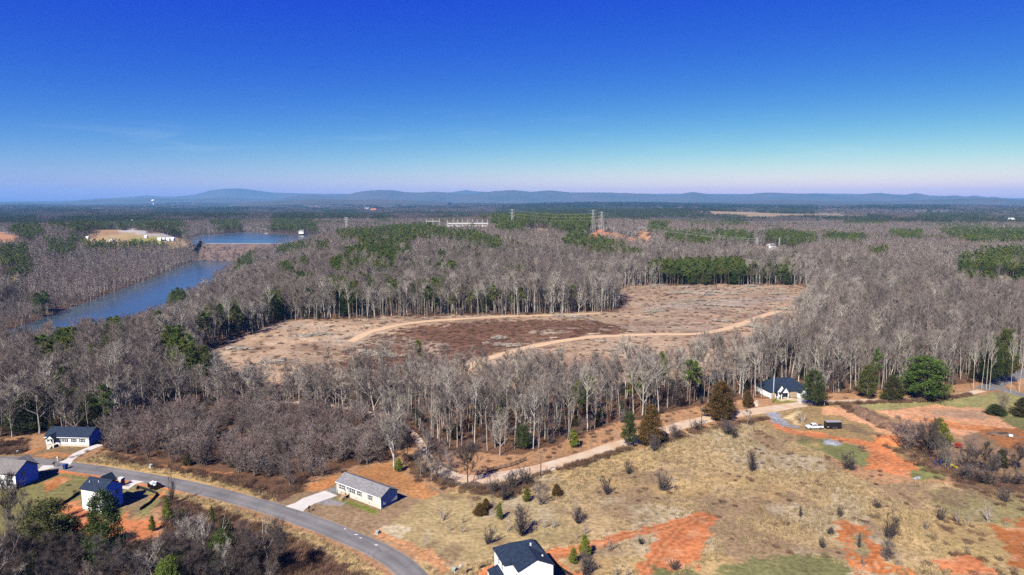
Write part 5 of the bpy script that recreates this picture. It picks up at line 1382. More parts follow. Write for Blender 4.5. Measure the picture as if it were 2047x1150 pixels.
P_THICK = [split_pair(thicket(7, rt.randint(7, 9), rt.uniform(.42, .55), 11, 10), 'bark_mid', 'twig_red', 'thicket') for _ in range(4)]
P_THICKG = [split_pair(thicket(7, rt.randint(6, 8), rt.uniform(.45, .6), 12, 10), 'bark_mid', 'twig', 'thicketgrey') for _ in range(3)]
P_SHRUB = [split_pair(thicket(4, rt.randint(11, 14), rt.uniform(.42, .55), 11, 10, .042, .03, .78), 'bark_dark', 'twig_dark', 'shrub') for _ in range(4)]
P_WISP = [split_pair(thicket(4, rt.randint(3, 5), rt.uniform(.25, .35), 6, 5, .035, .15), 'bark', 'twig', 'wisp') for _ in range(3)]
P_PINE = [split_pair(pine(20, rt.uniform(.42, .58), 26, rt.uniform(2.8, 3.8)), 'bark_pine', 'needle', 'pine') for _ in range(5)]
P_YPINE = [split_pair(conifer(8, 2.3, .1, 60, 24, .34, .6, .35), 'bark_pine', 'needle_bright', 'youngpine') for _ in range(3)]
P_GPINE = [split_pair(conifer(14, 3.8, .14, 80, 34, .36, .36, .42), 'bark_pine', 'needle_olive', 'greenpine') for _ in range(3)]
P_RUST = [split_pair(leafy(thicket(6, 4, .42, 9, 4), 260), 'bark_mid', 'leaf_rust', 'rust') for _ in range(2)]
P_BPINE = [split_pair(pine(14, .34, 22, 2.6, .42, 30, 3, .14), 'bark_pine', 'needle_bright', 'brightpine') for _ in range(3)]
P_GPINE[1] = split_pair(conifer(14, 3.9, .12, 90, 36, .36, .34, .42), 'bark_pine', 'needle', 'greenpine')
P_CEDAR = [split_pair(conifer(10, 2.7, .03, 110, 36, .30, .48, .2), 'bark_pine', 'needle_rust', 'cedar') for _ in range(3)]
P_DCEDAR = [split_pair(conifer(10, 2.9, .03, 90, 34, .32, .5, .24), 'bark_pine', 'needle_dark', 'darkcedar') for _ in range(3)]
print('protos', sum(len(x[2].polygons) for g in (P_TALL, P_TALLW, P_SPREAD, P_SPREADW, P_DARK, P_THICK, P_THICKG, P_SHRUB, P_WISP, P_PINE, P_YPINE, P_GPINE, P_CEDAR, P_DCEDAR) for x in g))
# light versions for the distance
L_BARE = [merged([(*bare_tall(18, .42, 9, 1.1, 9, .17, .2, .09, 0, 1), 0, 0, 1, 1)], 'farbare', [M['bark'], M['twig']]) for _ in range(4)]
L_BARER = [merged([(*bare_tall(17, .38, 9, 1.2, 9, .18, .2, .09, 0, 1), 0, 0, 1, 1)], 'farbarered', [M['bark'], M['twig_red']]) for _ in range(2)]
L_PINE = [merged([(*pine(19, .42, 12, 3.4, 1.0, 12, 2), 0, 0, 1, 1)], 'farpine', [M['bark_pine'], M['needle']]) for _ in range(4)]
def cluster(gen, n, rad, nm, mats):
    return merged([(*gen(), rt.uniform(-rad, rad), rt.uniform(-rad, rad), rt.uniform(.8, 1.2), rt.uniform(.75, 1.1)) for _ in range(n)], nm, mats)
C_BARE = [cluster(lambda: bare_tall(17, .3, 8, 1.4, 9, .42, .25, .12, 0, 1), 8, 11, 'bareclump', [M['bark'], M['twig_far']]) for q in range(4)]
C_PINE = [cluster(lambda: pine(17, .3, 9, 3.6, 1.9, 10, 2), 8, 11, 'pineclump', [M['bark_pine'], M['needle_olive']]) for q in range(3)]
TUFTS = [tuft().mesh('tuft', M['grass_dry']) for _ in range(3)]
BRAMB = [bramble().mesh('bramble', M['brush']) for _ in range(3)]
def stick():
    mb = MB(); b = bent(Vector((-1.5, 0, .12)), Vector((1, 0, .05)), 3, 3, .05, .08); mb.tube(b, [.09, .08, .06, .04], 4)
    for _ in range(5):
        p, d = along(b, rt.uniform(.3, 1)); sliver(mb, p, (d + vunit(rt.uniform(0, .8), rt.uniform(0, 6.28)) * .9).normalized(), 1.2, .06)
    return mb
STICKS = [stick().mesh('slash', M['log']) for _ in range(3)] + [stick().mesh('slashdark', M['bark']) for _ in range(2)]

# ------------------------------------------------------------------ scatter object (instances of the given meshes on points)
def scatter(name, meshes, pts, rz, sc, sz, pid, lean=0.0):
    tip = RNG.normal(0, lean, len(pts)) if lean else np.zeros(len(pts))
    me = bpy.data.meshes.new(name); n = len(pts)
    me.vertices.add(n); me.vertices.foreach_set('co', np.asarray(pts, np.float32).ravel())
    for nm, arr in (('turn', rz), ('wide', sc), ('tall', sz), ('tip', tip)):
        me.attributes.new(nm, 'FLOAT', 'POINT').data.foreach_set('value', np.asarray(arr, np.float32))
    me.attributes.new('pick', 'INT', 'POINT').data.foreach_set('value', np.asarray(pid, np.int32))
    o = bpy.data.objects.new(name, me); COL.objects.link(o)
    ng = bpy.data.node_groups.new(name, 'GeometryNodeTree')
    ng.interface.new_socket('Geometry', in_out='INPUT', socket_type='NodeSocketGeometry'); ng.interface.new_socket('Geometry', in_out='OUTPUT', socket_type='NodeSocketGeometry')
    N = ng.nodes.new; L = ng.links.new
    gi = N('NodeGroupInput'); go = N('NodeGroupOutput'); jn = N('GeometryNodeJoinGeometry')
    def attr(nm, t):
        a = N('GeometryNodeInputNamedAttribute'); a.data_type = t; a.inputs['Name'].default_value = nm; return a.outputs['Attribute']
    cx_ = N('ShaderNodeCombineXYZ'); L(attr('turn', 'FLOAT'), cx_.inputs['Z']); L(attr('tip', 'FLOAT'), cx_.inputs['X'])
    er = N('FunctionNodeEulerToRotation'); L(cx_.outputs[0], er.inputs[0])
    cs = N('ShaderNodeCombineXYZ'); w = attr('wide', 'FLOAT'); L(w, cs.inputs['X']); L(w, cs.inputs['Y']); L(attr('tall', 'FLOAT'), cs.inputs['Z'])
    pk = attr('pick', 'INT')
    for k, m in enumerate(meshes):
        src = bpy.data.objects.new(name + '_source', m)          # not linked to the scene: only its copies exist
        oi = N('GeometryNodeObjectInfo'); oi.inputs['Object'].default_value = src; oi.inputs['As Instance'].default_value = True
        cp = N('FunctionNodeCompare'); cp.data_type = 'INT'; cp.operation = 'EQUAL'; L(pk, cp.inputs[2]); cp.inputs[3].default_value = k
        ip = N('GeometryNodeInstanceOnPoints'); L(gi.outputs[0], ip.inputs['Points']); L(cp.outputs[0], ip.inputs['Selection'])
        L(oi.outputs['Geometry'], ip.inputs['Instance']); L(er.outputs[0], ip.inputs['Rotation']); L(cs.outputs[0], ip.inputs['Scale']); L(ip.outputs[0], jn.inputs[0])
    L(jn.outputs[0], go.inputs[0])
    md = o.modifiers.new('scatter', 'NODES'); md.node_group = ng
    return tag(o, kind='stuff')
# ------------------------------------------------------------------ planting
H0 = {'tall': 20, 'tallw': 21, 'spread': 18, 'spreadw': 19, 'dark': 13, 'thick': 7, 'thickg': 7, 'shrub': 4, 'wisp': 4, 'pine': 20, 'ypine': 8, 'gpine': 14, 'cedar': 10, 'dcedar': 10, 'bpine': 14, 'dead': 14}
W0_ = {'tall': 8, 'tallw': 8, 'spread': 15, 'spreadw': 15, 'dark': 11, 'thick': 5.2, 'thickg': 5.2, 'shrub': 3.6, 'wisp': 2.8, 'pine': 7, 'ypine': 4.8, 'gpine': 7.2, 'cedar': 5.4, 'dcedar': 5.8, 'bpine': 5.4, 'dead': 11}
PG = {'tall': P_TALL, 'tallw': P_TALLW, 'spread': P_SPREAD, 'spreadw': P_SPREADW, 'dark': P_DARK, 'thick': P_THICK, 'thickg': P_THICKG, 'shrub': P_SHRUB, 'wisp': P_WISP,
      'pine': P_PINE, 'ypine': P_YPINE, 'gpine': P_GPINE, 'cedar': P_CEDAR, 'dcedar': P_DCEDAR, 'bpine': P_BPINE, 'dead': P_DEAD}
NAME = {'tall': 'bare_tree', 'tallw': 'bare_tree', 'spread': 'bare_tree', 'spreadw': 'bare_tree', 'dark': 'bare_tree', 'thick': 'bare_sapling', 'thickg': 'bare_sapling', 'shrub': 'bare_shrub', 'wisp': 'bare_shrub',
        'pine': 'pine_tree', 'ypine': 'young_pine', 'gpine': 'pine_tree', 'cedar': 'cedar_tree', 'dcedar': 'cedar_tree', 'bpine': 'pine_tree', 'dead': 'bare_tree'}
CAT = {'bare_tree': 'bare tree', 'bare_sapling': 'sapling', 'bare_shrub': 'shrub', 'pine_tree': 'pine tree', 'young_pine': 'pine tree', 'cedar_tree': 'cedar tree'}
def plant(kind, x, y, z, s, zs, rz, label, group=None, var=None, lean=(0, 0)):
    g = PG[kind]; tr_, cr_, _ = g[random.randrange(len(g)) if var is None else var % len(g)]
    o = empty(NAME[kind], (x, y, z), rz, label, CAT[NAME[kind]], group)
    o.rotation_euler = (lean[0], lean[1], rz); o.scale = (s, s, zs)
    inst('trunk', tr_, o); inst('crown', cr_, o); return o
planted = []
def pt_(kind, u, v, hpx, wpx, label, group=None, var=None, lean=(0, 0)):
    if wpx and kind in ('shrub', 'wisp', 'cedar', 'gpine', 'dcedar'): wpx = wpx * (1.12 if kind in ('shrub', 'wisp') else 1.15)
    if v > 760: x, y = on_plane(u, v); z = float(height(x, y))
    else: x, y, z = G(u, v)
    dep = y * CP + (CAM_H - z) * SP; ca = math.cos(math.atan2(CAM_H - z, math.hypot(x, y)))
    hm = hpx * dep / FPX / ca; zs = hm / H0[kind]; s = (wpx * dep / FPX) / W0_[kind] if wpx else zs
    planted.append((x, y, max(1.5, W0_[kind] * s * .3)))
    return plant(kind, x, y, z, s, zs, random.uniform(0, 6.28), label, group, var, lean)

# conifers that stand apart
pt_('cedar', 1300, 890, 76, 42, 'tall conical rust brown cedar beside the dirt road', var=0)
pt_('cedar', 1441, 838, 72, 50, 'broad rust brown cedar on the dirt road, largest of its colour', var=1)
pt_('cedar', 1494, 815, 33, 18, 'small rust brown cedar next to the pale heap by the dirt road', var=2)
pt_('gpine', 1258, 893, 66, 30, 'ragged yellow green pine just left of the tall rusty cedar', var=0)
pt_('ypine', 1147, 894, 34, 26, 'small bright green pine at the wood edge above the dirt road', var=0)
pt_('gpine', 1625, 812, 70, 42, 'dark olive evergreen at the right end of the white gabled house', var=0)
pt_('gpine', 1733, 797, 66, 36, 'grey green open pine before the wood, left of the dark conical cedar', var=2)
pt_('dcedar', 1783, 801, 50, 36, 'dark conical cedar beside the road, left of the broad green tree', var=0)
pt_('ypine', 1767, 800, 18, 18, 'small green bush like pine touching the dark conical cedar', var=1)
o_big = pt_('gpine', 1848, 798, 84, 82, 'very broad round green evergreen beside the road at the right', var=1)
pt_('gpine', 1977, 770, 96, 40, 'tall dark pine at the road junction, left one of two', var=2)
pt_('gpine', 2006, 764, 104, 44, 'tall dark pine at the road junction, right one of two', var=0)
pt_('ypine', 1886, 893, 56, 42, 'bright green pine leaning over the thicket by the red bush', var=2, lean=(0, .18))
pt_('dcedar', 2000, 934, 34, 24, 'small dark conical cedar among the bare shrubs at the right edge', var=1)
pt_('dcedar', 1990, 829, 20, 34, 'low dark evergreen bush on the green verge of the right field', var=2)
pt_('dcedar', 2047, 832, 36, 40, 'dark evergreen cut by the right edge of the photo', var=0)
pt_('ypine', 1146, 1127, 30, 22, 'young green pine beside the clay track, smaller of two', var=0)
pt_('ypine', 1169, 1113, 40, 30, 'young green pine beside the clay track, larger of two', var=1)
pt_('cedar', 959, 1030, 22, 22, 'small round brown cedar in the mown field, left of two', var=0)
pt_('cedar', 971, 1018, 20, 16, 'small round brown cedar in the mown field, right of two', var=1)
pt_('ypine', 999, 1039, 32, 17, 'slim young yellow green pine in the mown field', var=2)
pt_('ypine', 1053, 1002, 25, 22, 'young green pine among shrubs below the dirt road', var=1)
pt_('cedar', 1113, 991, 22, 17, 'small round brown cedar on the edge of the tall dry grass', var=2)
pt_('ypine', 797, 942, 24, 22, 'small bright pine at the wood edge behind the cream house', var=0)
pt_('dcedar', 381, 906, 22, 26, 'low dark evergreen under the saplings above the road', var=1)
pt_('dcedar', 50, 862, 70, 60, 'dark evergreen at the left edge behind the white ranch house', var=0)
pt_('gpine', 205, 848, 60, 40, 'dark evergreen mass in the wood right behind the white ranch house', var=2)
pt_('pine', 973, 852, 84, 30, 'yellow green pine rising among the bare trees above the road bend', var=1)
pt_('pine', 1004, 872, 78, 26, 'second yellow green pine among the bare trees above the road bend', var=2)
pt_('gpine', 1046, 898, 46, 30, 'olive pine half hidden at the front of the wood by the dirt road', var=0)
pt_('pine', 839, 792, 110, 24, 'lone green pine standing before the brown cleared slope', var=3)
# foreground conifers, lower left
pt_('gpine', 104, 1136, 128, 92, 'big dark pine in the lower left wood, left of the white house pine', var=0)
pt_('gpine', 215, 1152, 160, 66, 'big pine standing in front of the tall white house', var=1)
pt_('gpine', 150, 1120, 80, 52, 'dark pine filling the gap between the two big lower left pines', var=2)
pt_('ypine', 50, 1176, 66, 34, 'slim bright green cedar at the bottom left edge', var=0)
pt_('ypine', 336, 1042, 46, 24, 'narrow green spruce like tree below the dumpster', var=1)
pt_('ypine', 364, 1042, 26, 16, 'small green spruce like tree right of the narrow one', var=2)
pt_('dcedar', 455, 1132, 86, 52, 'round topped green cedar in the lower left brush', var=2)
pt_('ypine', 425, 1046, 34, 12, 'thin green sapling behind the forked white tree', var=0)
pt_('ypine', 305, 1062, 30, 16, 'small green tree on orange soil right of the tall white house', var=1)

# bare trees that stand apart
pt_('dark', 22, 1080, 128, 90, 'large dark forked bare tree at the left edge before the grey roof', var=0)
pt_('tallw', 38, 1078, 100, 24, 'thin pale bare tree, left of a pair by the dark forked tree', var=0)
pt_('tallw', 52, 1074, 92, 24, 'thin pale bare tree, right of a pair by the dark forked tree', var=1)
pt_('dead', 412, 1152, 130, 60, 'forked white limbed dead tree in the lower left brush', var=0, lean=(0, .06))
pt_('dead', 408, 1158, 150, 34, 'leaning white dead tree crossing the forked white one', var=1, lean=(0, -.35))
pt_('dead', 528, 1116, 92, 32, 'white dead tree leaning right beside the asphalt road', var=2, lean=(0, .2))
pt_('dead', 536, 1122, 70, 54, 'white dead tree leaning hard right below the other white one', var=1, lean=(0, .5))
pt_('spreadw', 456, 1176, 90, 70, 'white crowned bare tree in front of the round topped cedar', var=0)
pt_('shrub', 343, 1008, 60, 14, 'slim dark reddish column like tree beside the road', var=0)
pt_('spreadw', 352, 806, 108, 70, 'white V shaped sycamore in the wood above the saplings', var=1)
pt_('spreadw', 788, 938, 150, 92, 'huge pale spreading tree behind the cream house', var=2)
pt_('dark', 935, 968, 78, 66, 'round crowned dark bare tree inside the dirt road bend', var=1)
pt_('tallw', 895, 960, 60, 12, 'thin pale tree left of the round crowned one at the bend', var=1)
pt_('spread', 863, 962, 58, 44, 'bare bushy tree beside the dirt road at the cream house lawn', var=0)
pt_('spread', 840, 955, 64, 40, 'bare bushy tree left of the road bend near the lawn', var=2)
for u, v, hp, q in ((1945, 782, 90, 'leftmost of the white trunks at the road junction'), (1962, 781, 100, 'second white trunk from the left at the road junction'), (1971, 780, 108, 'third white trunk from the left at the road junction'),
                    (1978, 779, 96, 'fourth white trunk from the left at the road junction'), (2020, 786, 110, 'white trunk before the road spur, left of two'), (2037, 785, 104, 'white trunk before the road spur, right of two')):
    pt_('tallw', u, v, hp, 20, 'tall ' + q)
pt_('tallw', 1648, 812, 66, 24, 'pale bare tree in front of the gravel road above the trailer', var=2)
pt_('wisp', 1606, 846, 30, 26, 'pale bare shrub behind the white pickup', var=1)
pt_('spread', 1493, 855, 42, 34, 'small bare tree between the broad cedar and the gravel drive', var=1)
pt_('tallw', 1230, 905, 40, 10, 'thin bare sapling left of the ragged pine by the dirt road')
# shrubs in the fields
SHR = [('shrub', 1044, 1070, 60, 44, 'largest dark bare shrub in the mown field above the lower house'), ('thickg', 1080, 1010, 46, 38, 'purplish bare shrub below the dirt road beside the round cedar'),
 ('wisp', 1152, 1046, 54, 20, 'tall narrow grey sapling in the mown field'), ('shrub', 1157, 1047, 34, 26, 'dark shrub at the foot of the narrow grey sapling'), ('shrub', 1213, 989, 34, 24, 'dark vase shaped shrub alone in tall dry grass'),
 ('shrub', 1323, 980, 40, 34, 'round dark shrub touching a white stemmed one'), ('tallw', 1346, 988, 30, 14, 'white stemmed bare sapling beside the round dark shrub'), ('shrub', 1256, 948, 30, 16, 'small dark shrub below the ragged roadside pine'),
 ('shrub', 1503, 942, 44, 26, 'dark upright shrub alone in the middle of the dry field'), ('shrub', 1701, 940, 38, 32, 'round grey shrub at the left edge of the clay pad'), ('shrub', 1307, 902, 34, 24, 'grey shrub in front of the tall rusty cedar'),
 ('shrub', 1455, 868, 30, 38, 'grey shrub below the broad rusty cedar'), ('shrub', 1467, 876, 22, 20, 'little grey shrub lower right of the broad rusty cedar'), ('shrub', 1350, 878, 30, 24, 'grey shrub on the road edge between the cedars'),
 ('wisp', 1348, 872, 44, 18, 'wispy sapling on the road edge between the cedars'), ('shrub', 1388, 862, 22, 32, 'low olive shrub beside the second utility pole'), ('wisp', 885, 1042, 36, 26, 'thin bare tree in the mown field nearest the cream house'),
 ('wisp', 897, 1062, 24, 14, 'small dark sapling lower in the mown field'), ('wisp', 925, 1066, 18, 14, 'tiny bare shrub in the middle of the mown field'), ('wisp', 925, 1045, 18, 14, 'tiny pale sapling above the tiny bare shrub'),
 ('wisp', 942, 1014, 32, 10, 'thin pale sapling left of the two round cedars'), ('wisp', 988, 1020, 46, 12, 'thin pale sapling right of the two round cedars'), ('shrub', 975, 1088, 38, 26, 'dark bare shrub left of the largest dark shrub'),
 ('wisp', 1014, 1064, 34, 18, 'pale sapling just left of the largest dark shrub'), ('wisp', 1013, 1108, 34, 20, 'thin shrub behind the left eave of the lower house'), ('wisp', 1085, 1056, 28, 20, 'bare shrub right of the largest dark shrub, left of a pair'),
 ('wisp', 1103, 1056, 28, 22, 'bare shrub right of the largest dark shrub, right of a pair'), ('wisp', 1092, 1072, 14, 10, 'tiny shrub below a pair of bare shrubs'), ('wisp', 1153, 1076, 14, 10, 'tiny shrub above the larger young pine'), ('wisp', 1168, 1068, 24, 20, 'thin shrub above the clay track'),
 ('wisp', 1218, 1100, 26, 28, 'spiky bare shrub below the clay track'), ('shrub', 1282, 1088, 16, 18, 'low shrub on the left rim of the clay track fork'), ('shrub', 1170, 1150, 40, 40, 'brown bare shrub at the bottom right of the lower house'), ('wisp', 1230, 1152, 30, 20, 'thin shrub at the bottom edge left of the clay pad'),
 ('shrub', 1349, 1140, 22, 20, 'dark shrub on the lower rim of the clay pad'), ('wisp', 1252, 1152, 24, 20, 'thin shrub at the bottom edge touching the clay pad'), ('shrub', 1008, 1000, 34, 34, 'dense brown shrub below the rail fence, left of the green pine'), ('shrub', 1025, 978, 36, 44, 'dense olive shrub below the dirt road pole'),
 ('shrub', 1050, 968, 34, 40, 'dense grey shrub under the utility pole'), ('shrub', 985, 985, 36, 30, 'brown shrub at the right end of the near rail fence'), ('shrub', 1600, 1034, 22, 11, 'small upright dark shrub in the dry field below the pad'),
 ('shrub', 1678, 1034, 26, 13, 'narrow dark shrub above the eroded clay strip'), ('shrub', 1752, 1016, 20, 15, 'little dark shrub right of the narrow one'), ('shrub', 1776, 1078, 60, 30, 'tall dark reddish shrub right of the eroded clay strip'),
 ('shrub', 1717, 1095, 28, 12, 'dark upright shrub within the eroded clay strip'), ('thickg', 1775, 1122, 46, 40, 'pale olive shrub below the tall dark reddish one'), ('wisp', 1793, 1132, 30, 14, 'white stemmed shrub right of the pale olive one'),
 ('wisp', 1726, 1132, 28, 16, 'thin shrub on the lower eroded clay'), ('shrub', 1880, 1040, 28, 18, 'dark shrub in a row, leftmost at the lower right'), ('wisp', 1913, 1044, 28, 20, 'pale shrub second in a row at the lower right'), ('wisp', 1932, 1050, 34, 18, 'dark vase shaped sapling third in a row at the lower right'),
 ('wisp', 1976, 1044, 46, 24, 'white stemmed leaning tree at the lower right'), ('shrub', 2010, 1004, 30, 26, 'spiky dark shrub near the right edge below the thicket'), ('wisp', 2008, 1050, 24, 12, 'thin bent sapling near the right edge on red soil'),
 ('wisp', 1936, 1106, 28, 14, 'thin dark tree above the lower right clay strip'), ('shrub', 1645, 1096, 22, 16, 'grey shrub left of the eroded clay strip'), ('wisp', 1850, 1060, 26, 22, 'pale bare shrub left of the row at the lower right'),
 ('shrub', 1660, 1068, 14, 22, 'low dark shrub at the top left of the eroded clay'), ('thickg', 2003, 822, 42, 26, 'bare tree growing from the dark evergreen bush in the right field')]
for k_, u, v, hp, wp, lb in SHR: pt_(k_, u, v, hp, wp, lb)
for k_, u, v, hp, wp, lb in [('thickg', 846, 948, 46, 40, 'bare bush on the near side of the bend, left one of three'), ('thickg', 872, 958, 44, 36, 'bare bush on the near side of the bend, middle one of three'), ('thickg', 892, 968, 38, 30, 'bare bush on the near side of the bend, right one of three'),
    ('spread', 852, 925, 74, 50, 'bare tree beside the narrow lane where it enters the wood'), ('thick', 880, 925, 46, 40, 'reddish bush inside the dirt road bend'), ('dark', 815, 918, 60, 44, 'dark bare tree right of the huge pale spreading tree'), ('thick', 900, 938, 36, 40, 'reddish bush left of the round crowned dark tree'),
    ('thick', 760, 925, 56, 46, 'reddish bush below the huge pale spreading tree, left one'), ('thickg', 735, 928, 60, 46, 'grey bush at the wood edge behind the cream house roof')]:
    pt_(k_, u, v, hp, wp, lb)
# thicket line on the right
for k_, u, v, hp, wp, lb in [('thick', 1812, 900, 66, 66, 'brown bare tree at the left end of the right thicket'), ('dark', 1851, 918, 78, 62, 'large dark round bare tree by the clay pad'), ('thickg', 1878, 932, 66, 40, 'grey bare tree right of the large dark round one'),
 ('thickg', 1896, 940, 54, 34, 'grey bare tree beside the play set'), ('shrub', 1866, 898, 40, 50, 'dark shrub behind the large dark round tree'), ('dark', 1967, 948, 64, 40, 'dark bare tree right of the play set'), ('shrub', 1938, 936, 44, 40, 'dark shrub behind the play set slide'),
 ('thick', 1946, 912, 42, 36, 'reddish bare shrub below the red soil field'), ('dark', 2030, 942, 50, 60, 'dark bare tree at the right edge beyond the small cedar'), ('shrub', 1985, 944, 40, 34, 'dark shrub left of the small dark cedar'), ('shrub', 2018, 968, 34, 50, 'low dark shrub at the right edge of the thicket'),
 ('shrub', 1930, 958, 30, 44, 'low dark shrub below the play set'), ('shrub', 1975, 968, 34, 46, 'low dark shrub below the small dark cedar'), ('shrub', 1834, 880, 30, 34, 'grey shrub at the lower end of the brush windrow'), ('shrub', 1805, 868, 22, 28, 'small grey shrub along the brush windrow')]:
    pt_(k_, u, v, hp, wp, lb)
# red bush
x, y, z = G(1916, 897); rb = empty('red_bush', (x, y, z), 0, 'bright red bush beside the leaning green pine', 'bush')
k = MB(); rt.seed(5)
for i in range(9): clump(k, Vector((rt.uniform(-.8, .8), rt.uniform(-.6, .6), rt.uniform(.6, 1.9))), .65, 60, .3)
k.build('leaves', M['red_leaf'], rb)
k = MB()
for i in range(5): k.tube([(0, 0, -.1), (rt.uniform(-.6, .6), rt.uniform(-.5, .5), 1.5)], [.05, .02], 4)
k.build('stem', M['bark_dark'], rb)

UND_S = [p[2] for p in P_THICK[:2] + P_SHRUB[:2] + P_RUST[:1]]; UND_E = [p[2] for p in P_DCEDAR]
# ---- where woods may stand
houses_xy = [(o.location.x, o.location.y) for o in COL.objects if o.parent is None and o.name.split('.')[0] in ('house', 'site_cabin', 'shed', 'barn', 'boathouse', 'warehouse', 'water_tower', 'transmission_tower')]
sub_xy = (ss.location.x, ss.location.y)
EXC = [clear_w] + [pw for (pw, c, w), (px, _, _) in zip(regw, REG) if min(v for _, v in px) < 760 and px is not CLEARING and px is not OPEN and max(v for _, v in px) < 620]
yard_w = plane_poly([(1525, 812), (1528, 790), (1545, 766), (1606, 766), (1625, 795), (1625, 812)])
dirt_all = np.vstack([dirt_line[::-1], lane_line[::-1]])
far_all = np.vstack([far_road])
def wood_ok(x, y):
    ok = np.ones(x.shape, bool)
    r = np.hypot(x, y)
    ok &= ~inpoly(x, y, open_w) & ~inpoly(x, y, yard_w)
    n_a = (fbm(x, y, 14, 3, 17) - .5) * 13
    for p in EXC: ok &= ~inpoly(x + n_a, y + n_a, p)
    near = r < 700
    d = np.full(x.shape, 99.); d[near] = np.minimum(segdist(x[near], y[near], dirt_all), segdist(x[near], y[near], far_all)); d[near] = np.minimum(d[near], segdist(x[near], y[near], dirt_line2) + 2.4); ok &= d > 4.8
    mid = r < 1900
    d = np.full(x.shape, 999.); d[mid] = segdist(x[mid], y[mid], river_line)
    wd = 40 + 12 * (fbm(x, y, 120, 2, 9) - .5); ok &= d > wd + 7
    ok &= ~inpoly(x, y, lake_poly * 1.0) & ~inpoly(x, y, pond_poly)
    dl = np.full(x.shape, 999.); dl[mid] = segdist(x[mid], y[mid], np.vstack([lake_poly, lake_poly[:1]])); ok &= dl > 9
    for hx, hy in houses_xy: ok &= ~((np.abs(x - hx) < 16) & (y > hy - 75) & (y < hy + 16) & (r > 600)) & (np.hypot(x - hx, y - hy) > 9)
    ok &= ~((np.abs(x - sub_xy[0] + 14) < 62) & (y > sub_xy[1] - 130) & (y < sub_xy[1] + 60))
    return ok
def cells(r0, r1, cell, amax=42.0):
    """jittered square grid over the view's wedge"""
    t = math.tan(R(amax)); ys = np.arange(0, r1, cell); out = []
    X, Y = np.meshgrid(np.arange(-r1 * .72, r1 * .72, cell), ys)
    X = X + RNG.uniform(-.46, .46, X.shape) * cell; Y = Y + RNG.uniform(-.46, .46, Y.shape) * cell
    r = np.hypot(X, Y); m = (r > r0) & (r < r1) & (np.abs(X) < Y * t + 25)
    return X[m], Y[m]
